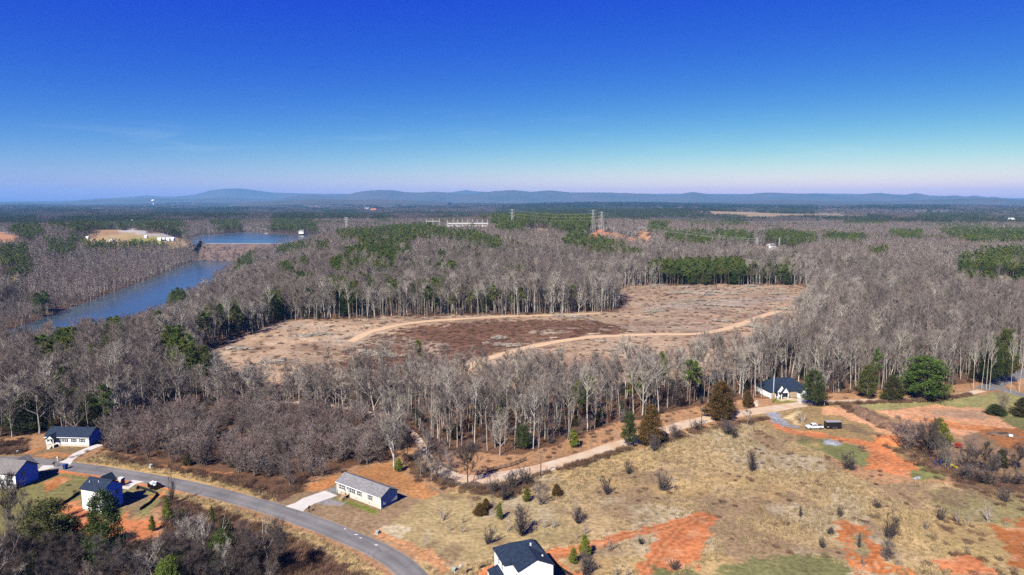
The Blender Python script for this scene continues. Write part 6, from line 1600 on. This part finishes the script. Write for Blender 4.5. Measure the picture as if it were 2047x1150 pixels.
PINE_PX = [
 [(676, 464), (690, 460), (761, 458), (826, 450), (889, 450), (895, 462), (943, 464), (1003, 477), (1024, 488), (1084, 508), (1060, 512), (1000, 502), (943, 490), (899, 479), (865, 477), (826, 479), (818, 490), (821, 514), (795, 527), (787, 548), (761, 548), (735, 540), (677, 550), (654, 540), (656, 524), (688, 517), (680, 506), (693, 498), (716, 490), (714, 480), (680, 475)],
 [(555, 530), (570, 528), (590, 545), (589, 560), (565, 552)], [(600, 517), (614, 517), (616, 538), (602, 538)], [(594, 568), (600, 556), (630, 552), (628, 566), (606, 578)],
 [(656, 563), (680, 562), (684, 572), (712, 572), (716, 596), (690, 594), (658, 590)], [(727, 565), (749, 565), (749, 581), (727, 581)], [(774, 565), (795, 565), (795, 588), (774, 588)], [(826, 572), (860, 572), (890, 566), (891, 584), (830, 584)],
 [(870, 530), (884, 530), (884, 545), (870, 545)], [(894, 534), (912, 533), (912, 547), (894, 547)], [(597, 486), (612, 485), (613, 500), (597, 500)], [(630, 486), (656, 484), (656, 507), (634, 506)], [(552, 494), (594, 489), (592, 502), (556, 508)],
 [(985, 446), (1000, 428), (1050, 421), (1110, 421), (1175, 423), (1186, 445), (1188, 466), (1150, 472), (1100, 458), (1094, 446), (1062, 446), (1054, 466), (1000, 462)],
 [(1118, 478), (1160, 468), (1200, 476), (1230, 486), (1290, 510), (1285, 516), (1180, 514), (1138, 500)], [(1000, 478), (1050, 490), (1088, 510), (1060, 512), (1000, 500)],
 [(1295, 528), (1380, 522), (1490, 522), (1498, 557), (1440, 557), (1350, 542), (1300, 540)],
 [(1305, 446), (1342, 446), (1342, 463), (1305, 463)], [(1321, 462), (1390, 460), (1432, 474), (1428, 490), (1350, 486), (1325, 476)], [(1423, 460), (1500, 462), (1510, 484), (1450, 486), (1425, 470)], [(1454, 441), (1490, 441), (1488, 452), (1456, 452)],
 [(1527, 468), (1560, 464), (1600, 466), (1636, 470), (1634, 489), (1590, 488), (1530, 484)], [(1644, 468), (1719, 467), (1718, 484), (1646, 484)], [(1695, 434), (1783, 432), (1780, 448), (1695, 449)], [(1783, 463), (1848, 462), (1846, 481), (1784, 481)],
 [(1837, 428), (1968, 427), (1966, 443), (1840, 442)], [(1890, 459), (2100, 459), (2100, 487), (1930, 488), (1892, 470)], [(1917, 515), (1970, 500), (2030, 498), (2150, 515), (2150, 570), (2000, 566), (1918, 560)], [(1751, 553), (1800, 550), (1840, 558), (1900, 568), (1890, 574), (1820, 570), (1756, 566)], [(1890, 570), (2021, 570), (2040, 580), (1990, 586), (1890, 576)],
 [(1740, 496), (1775, 497), (1772, 511), (1741, 511)], [(0, 428), (68, 430), (68, 447), (0, 446)], [(100, 440), (180, 432), (300, 432), (300, 462), (240, 464), (180, 466), (110, 452)], [(300, 418), (480, 414), (486, 432), (420, 436), (304, 430)], [(303, 442), (372, 441), (372, 466), (305, 462)], [(428, 443), (480, 441), (482, 466), (430, 464)],
 [(143, 472), (168, 472), (168, 486), (143, 486)], [(167, 484), (240, 478), (345, 482), (345, 492), (240, 496), (168, 500)], [(91, 485), (143, 485), (146, 508), (92, 508)], [(0, 493), (60, 493), (62, 548), (0, 548)], [(20, 448), (86, 446), (86, 475), (22, 475)], [(68, 592), (92, 592), (92, 606), (68, 606)],
 [(538, 428), (600, 424), (640, 428), (640, 467), (600, 467), (545, 466)], [(646, 422), (722, 420), (724, 440), (648, 440)], [(745, 428), (777, 428), (778, 444), (746, 444)], [(482, 514), (502, 506), (503, 528), (486, 546), (466, 542)],
 [(214, 651), (243, 651), (243, 682), (216, 680)], [(201, 684), (232, 683), (230, 714), (202, 714)], [(183, 698), (201, 698), (200, 726), (184, 726)], [(65, 690), (98, 690), (120, 676), (157, 677), (156, 722), (70, 724)], [(303, 636), (326, 636), (326, 658), (303, 658)], [(331, 672), (373, 670), (372, 724), (333, 722)], [(378, 698), (417, 700), (416, 726), (378, 724)],
 [(402, 628), (440, 612), (480, 608), (486, 640), (440, 668), (404, 672)], [(536, 592), (562, 590), (562, 628), (540, 630)], [(342, 587), (366, 587), (366, 601), (342, 601)], [(440, 690), (500, 688), (500, 704), (442, 706)], [(595, 660), (665, 656), (665, 690), (600, 694)], [(1000, 545), (1050, 540), (1050, 555), (1004, 556)],
]
BRIGHT_PX = [PINE_PX[15], PINE_PX[28], PINE_PX[29]]
SPARSE_PX = [([(1500, 515), (1590, 515), (1590, 560), (1500, 560)], .35), ([(640, 452), (900, 452), (1000, 490), (900, 560), (560, 600), (520, 560)], .05), ([(850, 572), (1230, 590), (1230, 622), (850, 622)], .10), ([(1150, 740), (1560, 740), (1560, 800), (1150, 860)], .10), ([(0, 740), (220, 740), (220, 850), (0, 850)], .12),
             ([(1720, 700), (2060, 690), (2060, 760), (1720, 770)], .06)]
RIDGE_PX = [([(1000, 418), (1040, 408), (1100, 402), (1250, 403), (1450, 403), (1530, 405), (1530, 416), (1400, 424), (1345, 436), (1200, 442), (1000, 434)], .9), ([(1500, 405), (1634, 409), (1630, 426), (1520, 424)], .85), ([(1720, 408), (1900, 410), (1900, 418), (1720, 416)], .6), ([(0, 418), (60, 414), (200, 418), (200, 426), (0, 426)], .5)]
def pine_mask(x, y, z, lift):
    u, v, d = project(x, y, z + lift); m = np.zeros(x.shape); b = np.zeros(x.shape, bool)
    ju = (fbm(x, y, 25, 3, 77) - .5); sc_j = 18 * np.clip(700 / np.hypot(x, y), .15, 1)
    fr = smooth(800, 1500, np.hypot(x, y)); u = u + fr * 70 * (fbm(x, y, 110, 4, 83) - .5); v = v + fr * 11 * (fbm(x, y, 130, 4, 87) - .5)
    for p in PINE_PX: m[inpoly(u + ju * sc_j, v + ju * sc_j * .5, p)] = .26 if p in BRIGHT_PX else (.42 if p[0] in ((402, 628), (440, 690)) else .9)
    for p, k in SPARSE_PX + RIDGE_PX: q = inpoly(u, v, p); m[q] = np.maximum(m[q], k)
    for p in BRIGHT_PX: b |= inpoly(u + ju * sc_j, v, p)
    return m, b
thick_w = plane_poly([(205, 874), (218, 905), (300, 918), (400, 938), (480, 955), (560, 978), (640, 955), (700, 932), (780, 917), (803, 905), (800, 872), (770, 850), (700, 838), (600, 826), (450, 822), (330, 832), (240, 850)])
open_edge = np.vstack([open_w[:32]]); clear_edge = np.vstack([clear_w, clear_w[:1]])

cand = []        # (kind, x, y, z, s, zs, rz, var)
X, Y = cells(140, 820, 3.8)
ok = wood_ok(X, Y); X, Y = X[ok], Y[ok]; Z = height(X, Y)
pm, br_ = pine_mask(X, Y, Z, 13.0)
in_th = inpoly(X, Y, thick_w); d_cl = segdist(X, Y, clear_edge); d_op = segdist(X, Y, open_edge)
u_, v_, _ = project(X, Y, Z)
pl = np.array([(a, b, c) for a, b, c in planted])
rv = RNG.random((len(X), 6))
dens = fbm(X, Y, 45, 3, 66); d_rv = segdist(X, Y, river_line); low_ = inpoly(X, Y, plane_poly([(310, 722), (420, 712), (560, 785), (700, 790), (720, 832), (420, 832), (310, 800)]))
for i in range(len(X)):
    x, y, z = X[i], Y[i], Z[i]; r = rv[i]
    if np.any(np.hypot(pl[:, 0] - x, pl[:, 1] - y) < pl[:, 2]): continue
    if in_th[i]:
        if r[0] < .37: continue
        k = 'thick' if r[1] < .62 else 'thickg'; zs = .8 + .65 * r[2]; s = zs * (.95 + .45 * r[3])
        if r[1] > .965: k = 'dcedar'; zs = .45; s = .5
    elif r[0] < pm[i]:
        k = 'bpine' if br_[i] else ('pine' if r[1] < .85 else 'gpine'); zs = (.68 + .32 * r[2]) if br_[i] else ((.72 + .3 * r[2]) if k == 'pine' else .85 + .3 * r[2]); s = zs * (1.0 + .35 * r[3])
    else:
        if r[0] > .52 + .8 * dens[i]: continue
        edge = min(d_cl[i], d_op[i])
        wq = .30 if edge < 12 else (.14 if edge < 30 else .05)
        left = u_[i] < 760 and v_[i] > 700
        if r[1] < wq: k = 'tallw' if r[4] < .84 else 'spreadw'
        elif r[1] > (.70 if left else .93): k = 'spread'
        elif r[1] > (.66 if left else .91): k = 'dark'
        else: k = 'tall'
        zs = (.54 + .58 * r[2]) * (.80 + .42 * dens[i]); s = zs * (.9 + .3 * r[3])
        if low_[i]: zs *= .7; s *= .85
        if d_rv[i] < 95: zs *= .62; s *= .8
        if k == 'dark': zs *= 1.2; s *= 1.1
        if k in ('spread', 'spreadw') and not left: s *= .8
    cand.append([k, x, y, z, s, zs, r[5] * 6.28, int(r[4] * 97)])
# lower left wood
wood_bl = plane_poly([(-140, 1115), (60, 1132), (160, 1150), (236, 1150), (330, 1130), (420, 1115), (500, 1140), (560, 1165), (560, 1340), (-180, 1340)])
Xb, Yb = cells(75, 190, 4.0, 46); m = inpoly(Xb, Yb, wood_bl); Xb, Yb = Xb[m], Yb[m]
for x, y in zip(Xb, Yb):
    if np.any(np.hypot(pl[:, 0] - x, pl[:, 1] - y) < pl[:, 2] * .8) or random.random() < .22: continue
    q = random.random(); k = 'tall' if q < .08 else ('spread' if q < .16 else ('dark' if q < .76 else ('gpine' if q < .88 else ('thickg' if q < .94 else 'spreadw'))))
    hm = random.uniform(8, 12.5) if k != 'thickg' else random.uniform(5, 7); zs = hm / H0[k]
    cand.append([k, x, y, float(height(x, y)), zs * random.uniform(.85, 1.1), zs, random.random() * 6.28, random.randrange(99)])
# ---- the largest in the picture become things of their own
def apparent(c):
    k, x, y, z, s, zs = c[:6]; h = H0[k] * zs
    u, vb, d = project(x, y, z); _, vt, _ = project(x, y, z + h); return float(u), float(vb), float(vt), float(d), W0_[k] * s * FPX / float(d)
info = [apparent(c) for c in cand]
order = np.argsort([i[3] for i in info]); sky_ = np.full(640, 1400.0); vis = np.zeros(len(cand))
for q in order:
    u, vb, vt, d, w = info[q]
    if u < 4 or u > 2043 or d < 5: continue
    a, b = int(max(0, u - w * .3) / 4), int(min(2046, u + w * .3) / 4) + 1
    lim_ = min(float(np.median(sky_[a:b])), vb, 1150)
    vis[q] = max(0, lim_ - max(vt, 0)) * w
    nv_ = vt + (vb - vt) * (.3 if cand[q][0] in ('tall', 'spread', 'tallw', 'spreadw', 'dark') else .1)
    sky_[a:b] = np.minimum(sky_[a:b], nv_)
CONF = ('bpine', 'pine', 'gpine', 'ypine', 'cedar', 'dcedar')
cls = np.array([0 if c[0] in ('tall', 'tallw', 'spread', 'spreadw', 'dark') else (1 if c[0] in CONF else 2) for c in cand])
single = np.zeros(len(cand), bool)
for k_, lim_ in ((0, 268), (1, 225), (2, 190)):
    ids = np.where((cls == k_) & (vis > 25))[0]; ids = ids[np.argsort(-vis[ids])][:lim_]; single[ids] = True
KW = {'tall': 'slim grey tree', 'tallw': 'slim pale barked tree', 'spread': 'grey spreading tree', 'spreadw': 'pale spreading tree', 'dark': 'dark bare tree', 'pine': 'tufted green pine', 'gpine': 'broad green pine',
      'bpine': 'slender bright green pine', 'ypine': 'young bright green pine', 'dcedar': 'dark green cedar', 'thick': 'reddish bushy sapling', 'thickg': 'grey bushy sapling'}
def where(u, v):
    if v > 1040: return 'in dark wood below the tall white house' if u < 250 else 'in dark wood below the narrow spruces' if u < 380 else 'in the brush around the white dead trees'
    if v > 800 and 205 < u < 805 and v > 815:
        return 'in regrowth right of the white ranch house' if u < 340 else 'in regrowth above the utility box' if u < 480 else 'in regrowth left of the cream house' if u < 640 else 'in regrowth behind the cream house'
    if v > 742:
        if u < 210: return 'in the wood behind the white ranch house'
        if u < 420: return 'in the wood around the V shaped sycamore'
        if u < 620: return 'in the wood above the regrowth'
        if u < 800: return 'in the wood above the cream house'
        if u < 930: return 'in the wood at the dirt road bend'
        if u < 1060: return 'in the wood above the round crowned tree'
        if u < 1190: return 'in the wood above the road pole'
        if u < 1330: return 'in the wood behind the tall rusty cedar'
        if u < 1480: return 'in the wood behind the broad rusty cedar'
        if u < 1640: return 'in the wood around the white gabled house'
        if u < 1800: return 'in the wood behind the dark conical cedar'
        if u < 1920: return 'in the wood behind the broad green evergreen'
        return 'in the wood by the road junction'
    if v > 660:
        return 'on the river slope left of the clearing' if u < 480 else 'between the clearing and the regrowth' if u < 1000 else 'on the right side of the cleared hill'
    if v > 600:
        return 'above the river left of the clearing' if u < 520 else 'at the clearing far edge, left part' if u < 860 else 'at the clearing far edge, right part' if u < 1240 else 'at the right end of the cleared hill'
    if u < 420: return 'on the far bank of the river'
    if u < 640: return 'between the river and the pine slope'
    if u < 1000: return 'on the middle distance pine slope'
    if u < 1260: return 'below the pine hill with pylons'
    if u < 1640: return 'behind the far clearing end'
    return 'in the wood before the pale right hand field'
groups_ = {}
for q in np.where(single)[0]:
    u, vb = info[q][:2]; groups_.setdefault((KW[cand[q][0]], where(u, vb)), []).append(q)
counts = {}
def label_out(qs, kw, wh, extra=''):
    """a large stand is told apart by height and by front or rear ranks"""
    lb = kw + ' ' + wh + extra
    for q in qs:
        k, x, y, z, s, zs, rz, vr = cand[q]; plant(k, x, y, z, s, zs, rz, lb, 'woods: ' + lb if len(qs) > 1 else None, vr, (random.gauss(0, .045), random.gauss(0, .045)))
    counts[lb] = len(qs)
    if len(lb.split()) > 16: print('LONG', lb)
for (kw, wh), qs in groups_.items():
    if len(qs) < 5: label_out(qs, kw, wh); continue
    hm = np.median([cand[q][5] for q in qs])
    for sz, sub in (('tall ', [q for q in qs if cand[q][5] >= hm]), ('lower ', [q for q in qs if cand[q][5] < hm])):
        kk = kw[5:] if kw.startswith('tall ') else kw
        sub = sorted(sub, key=lambda q: -info[q][1])
        if len(sub) < 6: label_out(sub, sz + kk, wh)
        else:
            hf = len(sub) // 2; label_out(sub[:hf], sz + kk, wh, ', in front'); label_out(sub[hf:], sz + kk, wh, ', farther back')
print('single trees', int(single.sum()), 'kinds', len(counts), 'candidates', len(cand))

# ---- the rest of the woods
def pack(rows):
    return dict(pts=[r[:3] for r in rows], rz=[r[3] for r in rows], sc=[r[4] for r in rows], sz=[r[5] for r in rows], pid=[r[6] for r in rows])
def bank(kinds):
    ml, off = [], {}
    for k in kinds: off[k] = len(ml); ml += [p[2] for p in PG[k]]
    return ml, off
bk = ('tall', 'tallw', 'spread', 'spreadw', 'dark'); mlb, ofb = bank(bk)
ck = CONF; mlc, ofc = bank(ck); sk = ('thick', 'thickg'); mls, ofs = bank(sk)
rb_, rc_, rs_ = [], [], []
for q, c in enumerate(cand):
    if single[q]: continue
    k, x, y, z, s, zs, rz, vr = c
    (rb_ if k in bk else rc_ if k in ck else rs_).append((x, y, z, rz, s, zs, (ofb if k in bk else ofc if k in ck else ofs)[k] + vr % len(PG[k])))
oB, oBR, oP = len(mlb), len(mlb) + len(L_BARE), len(mlc)
X, Y = cells(820, 2300, 6.4); ok = wood_ok(X, Y); X, Y = X[ok], Y[ok]; Z = height(X, Y); pm, br_ = pine_mask(X, Y, Z, 13.0); rv = RNG.random((len(X), 5)); hue = fbm(X, Y, 130, 3, 23)
pn_bg = np.where(fbm(X, Y, 170, 3, 29) > .64, .5, .015)
pm = np.maximum(pm, np.where(np.hypot(X, Y) > 1250, pn_bg, .01))
for i in range(len(X)):
    r = rv[i]
    if r[0] < pm[i]: rc_.append((X[i], Y[i], Z[i], r[1] * 6.28, .9 + .5 * r[2], (.7 + .4 * r[3]) * (1.35 if abs(X[i] - HILLS[1][0][0]) < 160 and 1150 < Y[i] < 1900 else 1), oP + int(r[4] * len(L_PINE)) % len(L_PINE)))
    else: rb_.append((X[i], Y[i], Z[i], r[1] * 6.28, 1.0 + .4 * r[2], .7 + .4 * r[3], (oBR + int(r[4] * 2) % 2) if hue[i] + .25 * (r[1] - .5) > .52 else (oB + int(r[4] * 4) % 4)))
tag(scatter('bare_woods', mlb + L_BARE + L_BARER, **pack(rb_), lean=.05), 'the rest of the bare grey woods around the river and cleared hill')
tag(scatter('pine_woods', mlc + L_PINE, **pack(rc_)), 'the rest of the green pine stands in the middle distance')
if rs_: tag(scatter('sapling_regrowth', mls, **pack(rs_)), 'the rest of the reddish regrowth above the road')
def far_ring(r0, r1, cell, sc0, zs0, fb, fp):
    X, Y = cells(r0, r1, cell, 41); ok = wood_ok(X, Y); X, Y = X[ok], Y[ok]; Z = height(X, Y); pm, _ = pine_mask(X, Y, Z, 12.0)
    pm = np.maximum(pm, np.where(fbm(X, Y, 260, 4, 33) > .63, .75, .03)); rv = RNG.random((len(X), 5)); fld = fbm(X, Y, 700, 3, 37) > .675
    for i in range(len(X)):
        r = rv[i]
        if fld[i]: continue
        if r[0] < pm[i]: fp.append((X[i], Y[i], Z[i], r[1] * 6.28, sc0 * (.8 + .4 * r[2]), zs0 * (.8 + .4 * r[3]), int(r[4] * 3) % 3))
        else: fb.append((X[i], Y[i], Z[i], r[1] * 6.28, sc0 * (.8 + .4 * r[2]), zs0 * (.7 + .4 * r[3]), int(r[4] * 4) % 4))
fb, fp = [], []
far_ring(2300, 5200, 19, 1.0, 1.0, fb, fp); far_ring(5200, 14000, 75, 3.6, 1.15, fb, fp)
tag(scatter('distant_woods', C_BARE, **pack(fb)), 'bare woods of the far plain')
tag(scatter('distant_pine_woods', C_PINE, **pack(fp)), 'dark pine woods of the far plain')
print('scatter', len(rb_), len(rc_), len(rs_), len(fb), len(fp))

# ---- tracks on the cleared hill
track_a = road('dirt_track', [(700, 684), (750, 661), (830, 645), (920, 638), (1010, 633), (1130, 630), (1200, 626)], 2.6, M['track'], .13, 1.0, 3.0, 3)
track_b = road('dirt_track', [(905, 752), (950, 726), (1000, 710), (1060, 694), (1130, 681), (1200, 673), (1300, 669), (1400, 667), (1460, 655), (1530, 630), (1560, 622)], 2.7, M['track'], .13, 1.0, 3.0, 4)
# ---- grass, brush and slash
last = lambda x, y: np.max(np.stack([np.where(inpoly(x, y, pw), i, -1) for i, (pw, c, w) in enumerate(regw)]), 0)
X, Y = cells(115, 330, 1.05, 44); m = inpoly(X, Y, open_w); X, Y = X[m], Y[m]; reg = last(X, Y); Z = height(X, Y)
cset = {i: REG[i][1] for i in range(len(REG))}
dr = np.minimum(segdist(X, Y, road_line), np.minimum(segdist(X, Y, dirt_line), segdist(X, Y, lane_line))); clod = fbm(X, Y, 11, 4, 91)
g_, b_ = [], []
den = fbm(X, Y, 14, 3, 45)
for i in range(len(X)):
    c = cset.get(int(reg[i])); r = random.random()
    if dr[i] < 3.9 or c is None: continue
    if c == DRY and clod[i] > .55 and random.random() < .7:
        if random.random() < .05: b_.append((X[i], Y[i], Z[i], r * 60, .5 + .5 * random.random(), .35 + .4 * random.random(), i % 3))
    elif c == DRY and r < .35 + 1.1 * (den[i] - .3): g_.append((X[i], Y[i], Z[i], r * 60, .8 + 1.1 * random.random(), .6 + 1.0 * den[i] + .4 * random.random(), i % 3))
    elif c in (TAN,) and r < .8: g_.append((X[i], Y[i], Z[i], r * 60, 1.0 + .6 * random.random(), .9 + .6 * random.random(), i % 3))
    elif c == (.46, .31, .13) and r < .8: g_.append((X[i], Y[i], Z[i], r * 60, 1.0 + .6 * random.random(), .9 + .8 * random.random(), i % 3))
    elif c == MOWN and r < .05: g_.append((X[i], Y[i], Z[i], r * 60, .5, .35, i % 3))
    elif c == BRUSHC and r < .42: b_.append((X[i], Y[i], Z[i], r * 60, .7 + .8 * random.random(), .6 + .9 * random.random(), i % 3))
    elif c == DRY and r > .985 and den[i] > .5: b_.append((X[i], Y[i], Z[i], r * 60, .6 + .6 * random.random(), .5 + .4 * random.random(), i % 3))
    elif c == SHOULD and r < .04: b_.append((X[i], Y[i], Z[i], r * 60, .6 + .5 * random.random(), .4 + .6 * random.random(), i % 3))
    elif c == (.27, .225, .10) and r < .16 * smooth(.45, .6, den[i]): b_.append((X[i], Y[i], Z[i], r * 60, .6 + .6 * random.random(), .4 + .6 * random.random(), i % 3))
    elif c == (.27, .225, .10) and r > .72: g_.append((X[i], Y[i], Z[i], r * 60, .6 + .6 * random.random(), .4 + .5 * random.random(), i % 3))
    elif c in (GREENB,) and r < .02: b_.append((X[i], Y[i], Z[i], r * 60, .6, .5, i % 3))
# the weedy bank on the lower side of the dirt road, the windrow and the thicket floor
for px, wdt, n in (([(1042, 951), (1100, 940), (1160, 926), (1220, 907), (1250, 899)], 1.6, 200), ([(1700, 815), (1745, 836), (1798, 862)], 3.0, 330), ([(1800, 880), (1850, 920), (1900, 945), (1990, 965), (2060, 975)], 7.0, 200), ([(1640, 809), (1700, 807), (1780, 804), (1850, 802), (1940, 790)], 1.3, 170), ([(1310, 888), (1400, 862), (1480, 846), (1530, 838)], 2.0, 120), ([(890, 962), (985, 985), (1060, 975)], 4.0, 100), ([(820, 918), (850, 950), (890, 968)], 3.0, 90)):
    P = resample(gpoly(px), 1.0)
    for _ in range(n):
        p = P[random.randrange(len(P))]; x, y = p[0] + random.gauss(0, wdt * .5), p[1] + random.gauss(0, wdt * .5)
        if segdist(np.array([x]), np.array([y]), dirt_line)[0] < 3.3: continue
        b_.append((x, y, float(height(x, y)), random.random() * 6, random.uniform(.7, 1.4), random.uniform(.7, 1.5), random.randrange(3)))
X, Y = cells(150, 420, 3.4, 42); m = ~inpoly(X, Y, open_w) & wood_ok(X, Y) & (RNG.random(len(X)) < .3); X, Y = X[m], Y[m]; Z = height(X, Y)
for x, y, z in zip(X, Y, Z): b_.append((x, y, z, random.random() * 6, random.uniform(.7, 1.6), random.uniform(.6, 1.5), random.randrange(3)))
# saplings and small evergreens under the near woods
us_, ue_ = [], []
X, Y = cells(140, 520, 5.6); m = ~inpoly(X, Y, open_w) & wood_ok(X, Y) & ~inpoly(X, Y, thick_w); X, Y = X[m], Y[m]; Z = height(X, Y); un = fbm(X, Y, 40, 3, 19)
for x, y, z, n_ in zip(X, Y, Z, un):
    r = random.random()
    if r < .06 + .12 * (n_ > .55): ue_.append((x, y, z, r * 60, random.uniform(.3, .55), random.uniform(.3, .6), random.randrange(len(UND_E))))
    elif r < .72: us_.append((x, y, z, r * 60, random.uniform(.5, .95), random.uniform(.4, .9), random.randrange(len(UND_S))))
for _ in range(300):                       # scrub on the dam's face
    t_ = random.random(); d_ = random.uniform(14, 62); q = dam_a + (dam_b - dam_a) * t_ + nv * d_
    z_ = float(np.interp(d_, [p[0] for p in dam_prof], [p[1] for p in dam_prof])); us_.append((q[0], q[1], max(z_, float(height(q[0], q[1]))) - .2, random.random() * 6, random.uniform(.6, 1.1), random.uniform(.25, .6), random.randrange(len(UND_S))))
tag(scatter('understory_saplings', UND_S, **pack(us_)), 'bare undergrowth under the near woods')
tag(scatter('understory_evergreens', UND_E, **pack(ue_)), 'small evergreens under the near woods')
# heather like growth on the cleared hill
X, Y = cells(250, 700, 2.6, 42); m = inpoly(X, Y, clear_w); X, Y = X[m], Y[m]; reg = last(X, Y); Z = height(X, Y); sl = []
mat_n = fbm(X * .5, Y, 20, 3, 55); d_tr = np.minimum(segdist(X, Y, track_a), segdist(X, Y, track_b))
for i in range(len(X)):
    c = cset.get(int(reg[i])); r = random.random()
    if d_tr[i] < 4.2: continue
    if c == HEATH and r < .55: b_.append((X[i], Y[i], Z[i], r * 60, .9 + .9 * random.random(), .4 + .5 * random.random(), i % 3))
    elif r < .32 * smooth(.42, .62, mat_n[i]) + .06: sl.append((X[i], Y[i], Z[i] + .05, r * 600, .6 + .9 * random.random(), .8 + 1.2 * random.random(), i % 5))
    elif r > .90: b_.append((X[i], Y[i], Z[i], r * 60, .8 + .9 * random.random(), .5 + .5 * random.random(), i % 3))
# heaped slash
for _ in range(34):
    while True:
        cx_, cy_ = random.uniform(-190, 230), random.uniform(270, 640)
        if inpoly(np.array([cx_]), np.array([cy_]), clear_w)[0]: break
    a_ = random.uniform(-.5, .5); ll = random.uniform(4, 14)
    for _k in range(int(ll * 7)):
        t_ = random.gauss(0, ll * .45); w_ = random.gauss(0, 1.3); x, y = cx_ + t_ * math.cos(a_) - w_ * math.sin(a_), cy_ + t_ * math.sin(a_) + w_ * math.cos(a_)
        if min(segdist(np.array([x]), np.array([y]), track_a)[0], segdist(np.array([x]), np.array([y]), track_b)[0]) < 4: continue
        sl.append((x, y, float(height(x, y)) + random.uniform(.1, .9), a_ + random.gauss(0, .7), random.uniform(.8, 1.6), random.uniform(1, 2.5), random.choice((0, 1, 2, 3, 4, 4, 3))))
tag(scatter('dry_grass', TUFTS, **pack(g_)), 'tufts of tall dry grass in the old field and along the road')
tag(scatter('brush', BRAMB, **pack(b_)), 'low brown brush and brambles')
tag(scatter('logging_slash', STICKS, **pack(sl)), 'scattered slash left on the cleared hill')
print('tufts', len(g_), 'brush', len(b_), 'slash', len(sl))
# single bleached logs one can make out
for i, (u, v, l, rz, lb) in enumerate([(1108, 667, 13, .05, 'long bleached log lying on the dark heath of the clearing'), (1190, 668, 8, .2, 'bleached log right of the long one near the lower track'), (1108, 676, 5, .1, 'short bleached log above the lower dirt track'),
        (728, 641, 7, -.2, 'fallen white log at the left end of the upper track'), (735, 652, 8, -.9, 'white fallen tree pointing at the start of the upper track'), (765, 638, 6, .1, 'small white log along the left far edge of the clearing'),
        (1200, 682, 6, -.1, 'bleached log below the lower dirt track'), (1268, 662, 9, .1, 'row of white slash logs above the lower track'), (1300, 628, 10, .5, 'pale log on the grey slash at the right of the hill'), (1390, 600, 7, .2, 'pale log high on the right part of the hill')]):
    x, y, z = G(u, v); o = empty('fallen_log', (x, y, z + .25), rz, lb, 'log')
    k = MB(); b = bent(Vector((-l / 2, 0, 0)), Vector((1, 0, 0)), l, 5, 0, .04); k.tube(b, [.38, .35, .32, .27, .2, .12], 7, cap=True); k.build('stem', M['log'], o, True)
    for q in range(3):
        k = MB(); p, d = along(b, random.uniform(.5, .95)); k.tube([p, p + vunit(random.uniform(.2, .8), random.uniform(-1, 1)) * 1.8], [.1, .03], 4); k.build('limb', M['log'], o)

# ------------------------------------------------------------------ haze
hz = MB(); HB = 21500.0; hz.box(-HB, HB, -HB, HB, -45, 425)
hm = bpy.data.materials.new('air'); hm.use_nodes = True; nt = hm.node_tree; nt.nodes.clear()
pv = nt.nodes.new('ShaderNodeVolumePrincipled'); ou = nt.nodes.new('ShaderNodeOutputMaterial')
pv.inputs['Color'].default_value = (.21, .52, .94, 1); pv.inputs['Density'].default_value = HAZE_DENSITY; pv.inputs['Anisotropy'].default_value = 0.0
nt.links.new(pv.outputs[0], ou.inputs['Volume'])
ho = hz.build('haze', hm); tag(ho, kind='stuff')
hm.cycles.homogeneous_volume = True
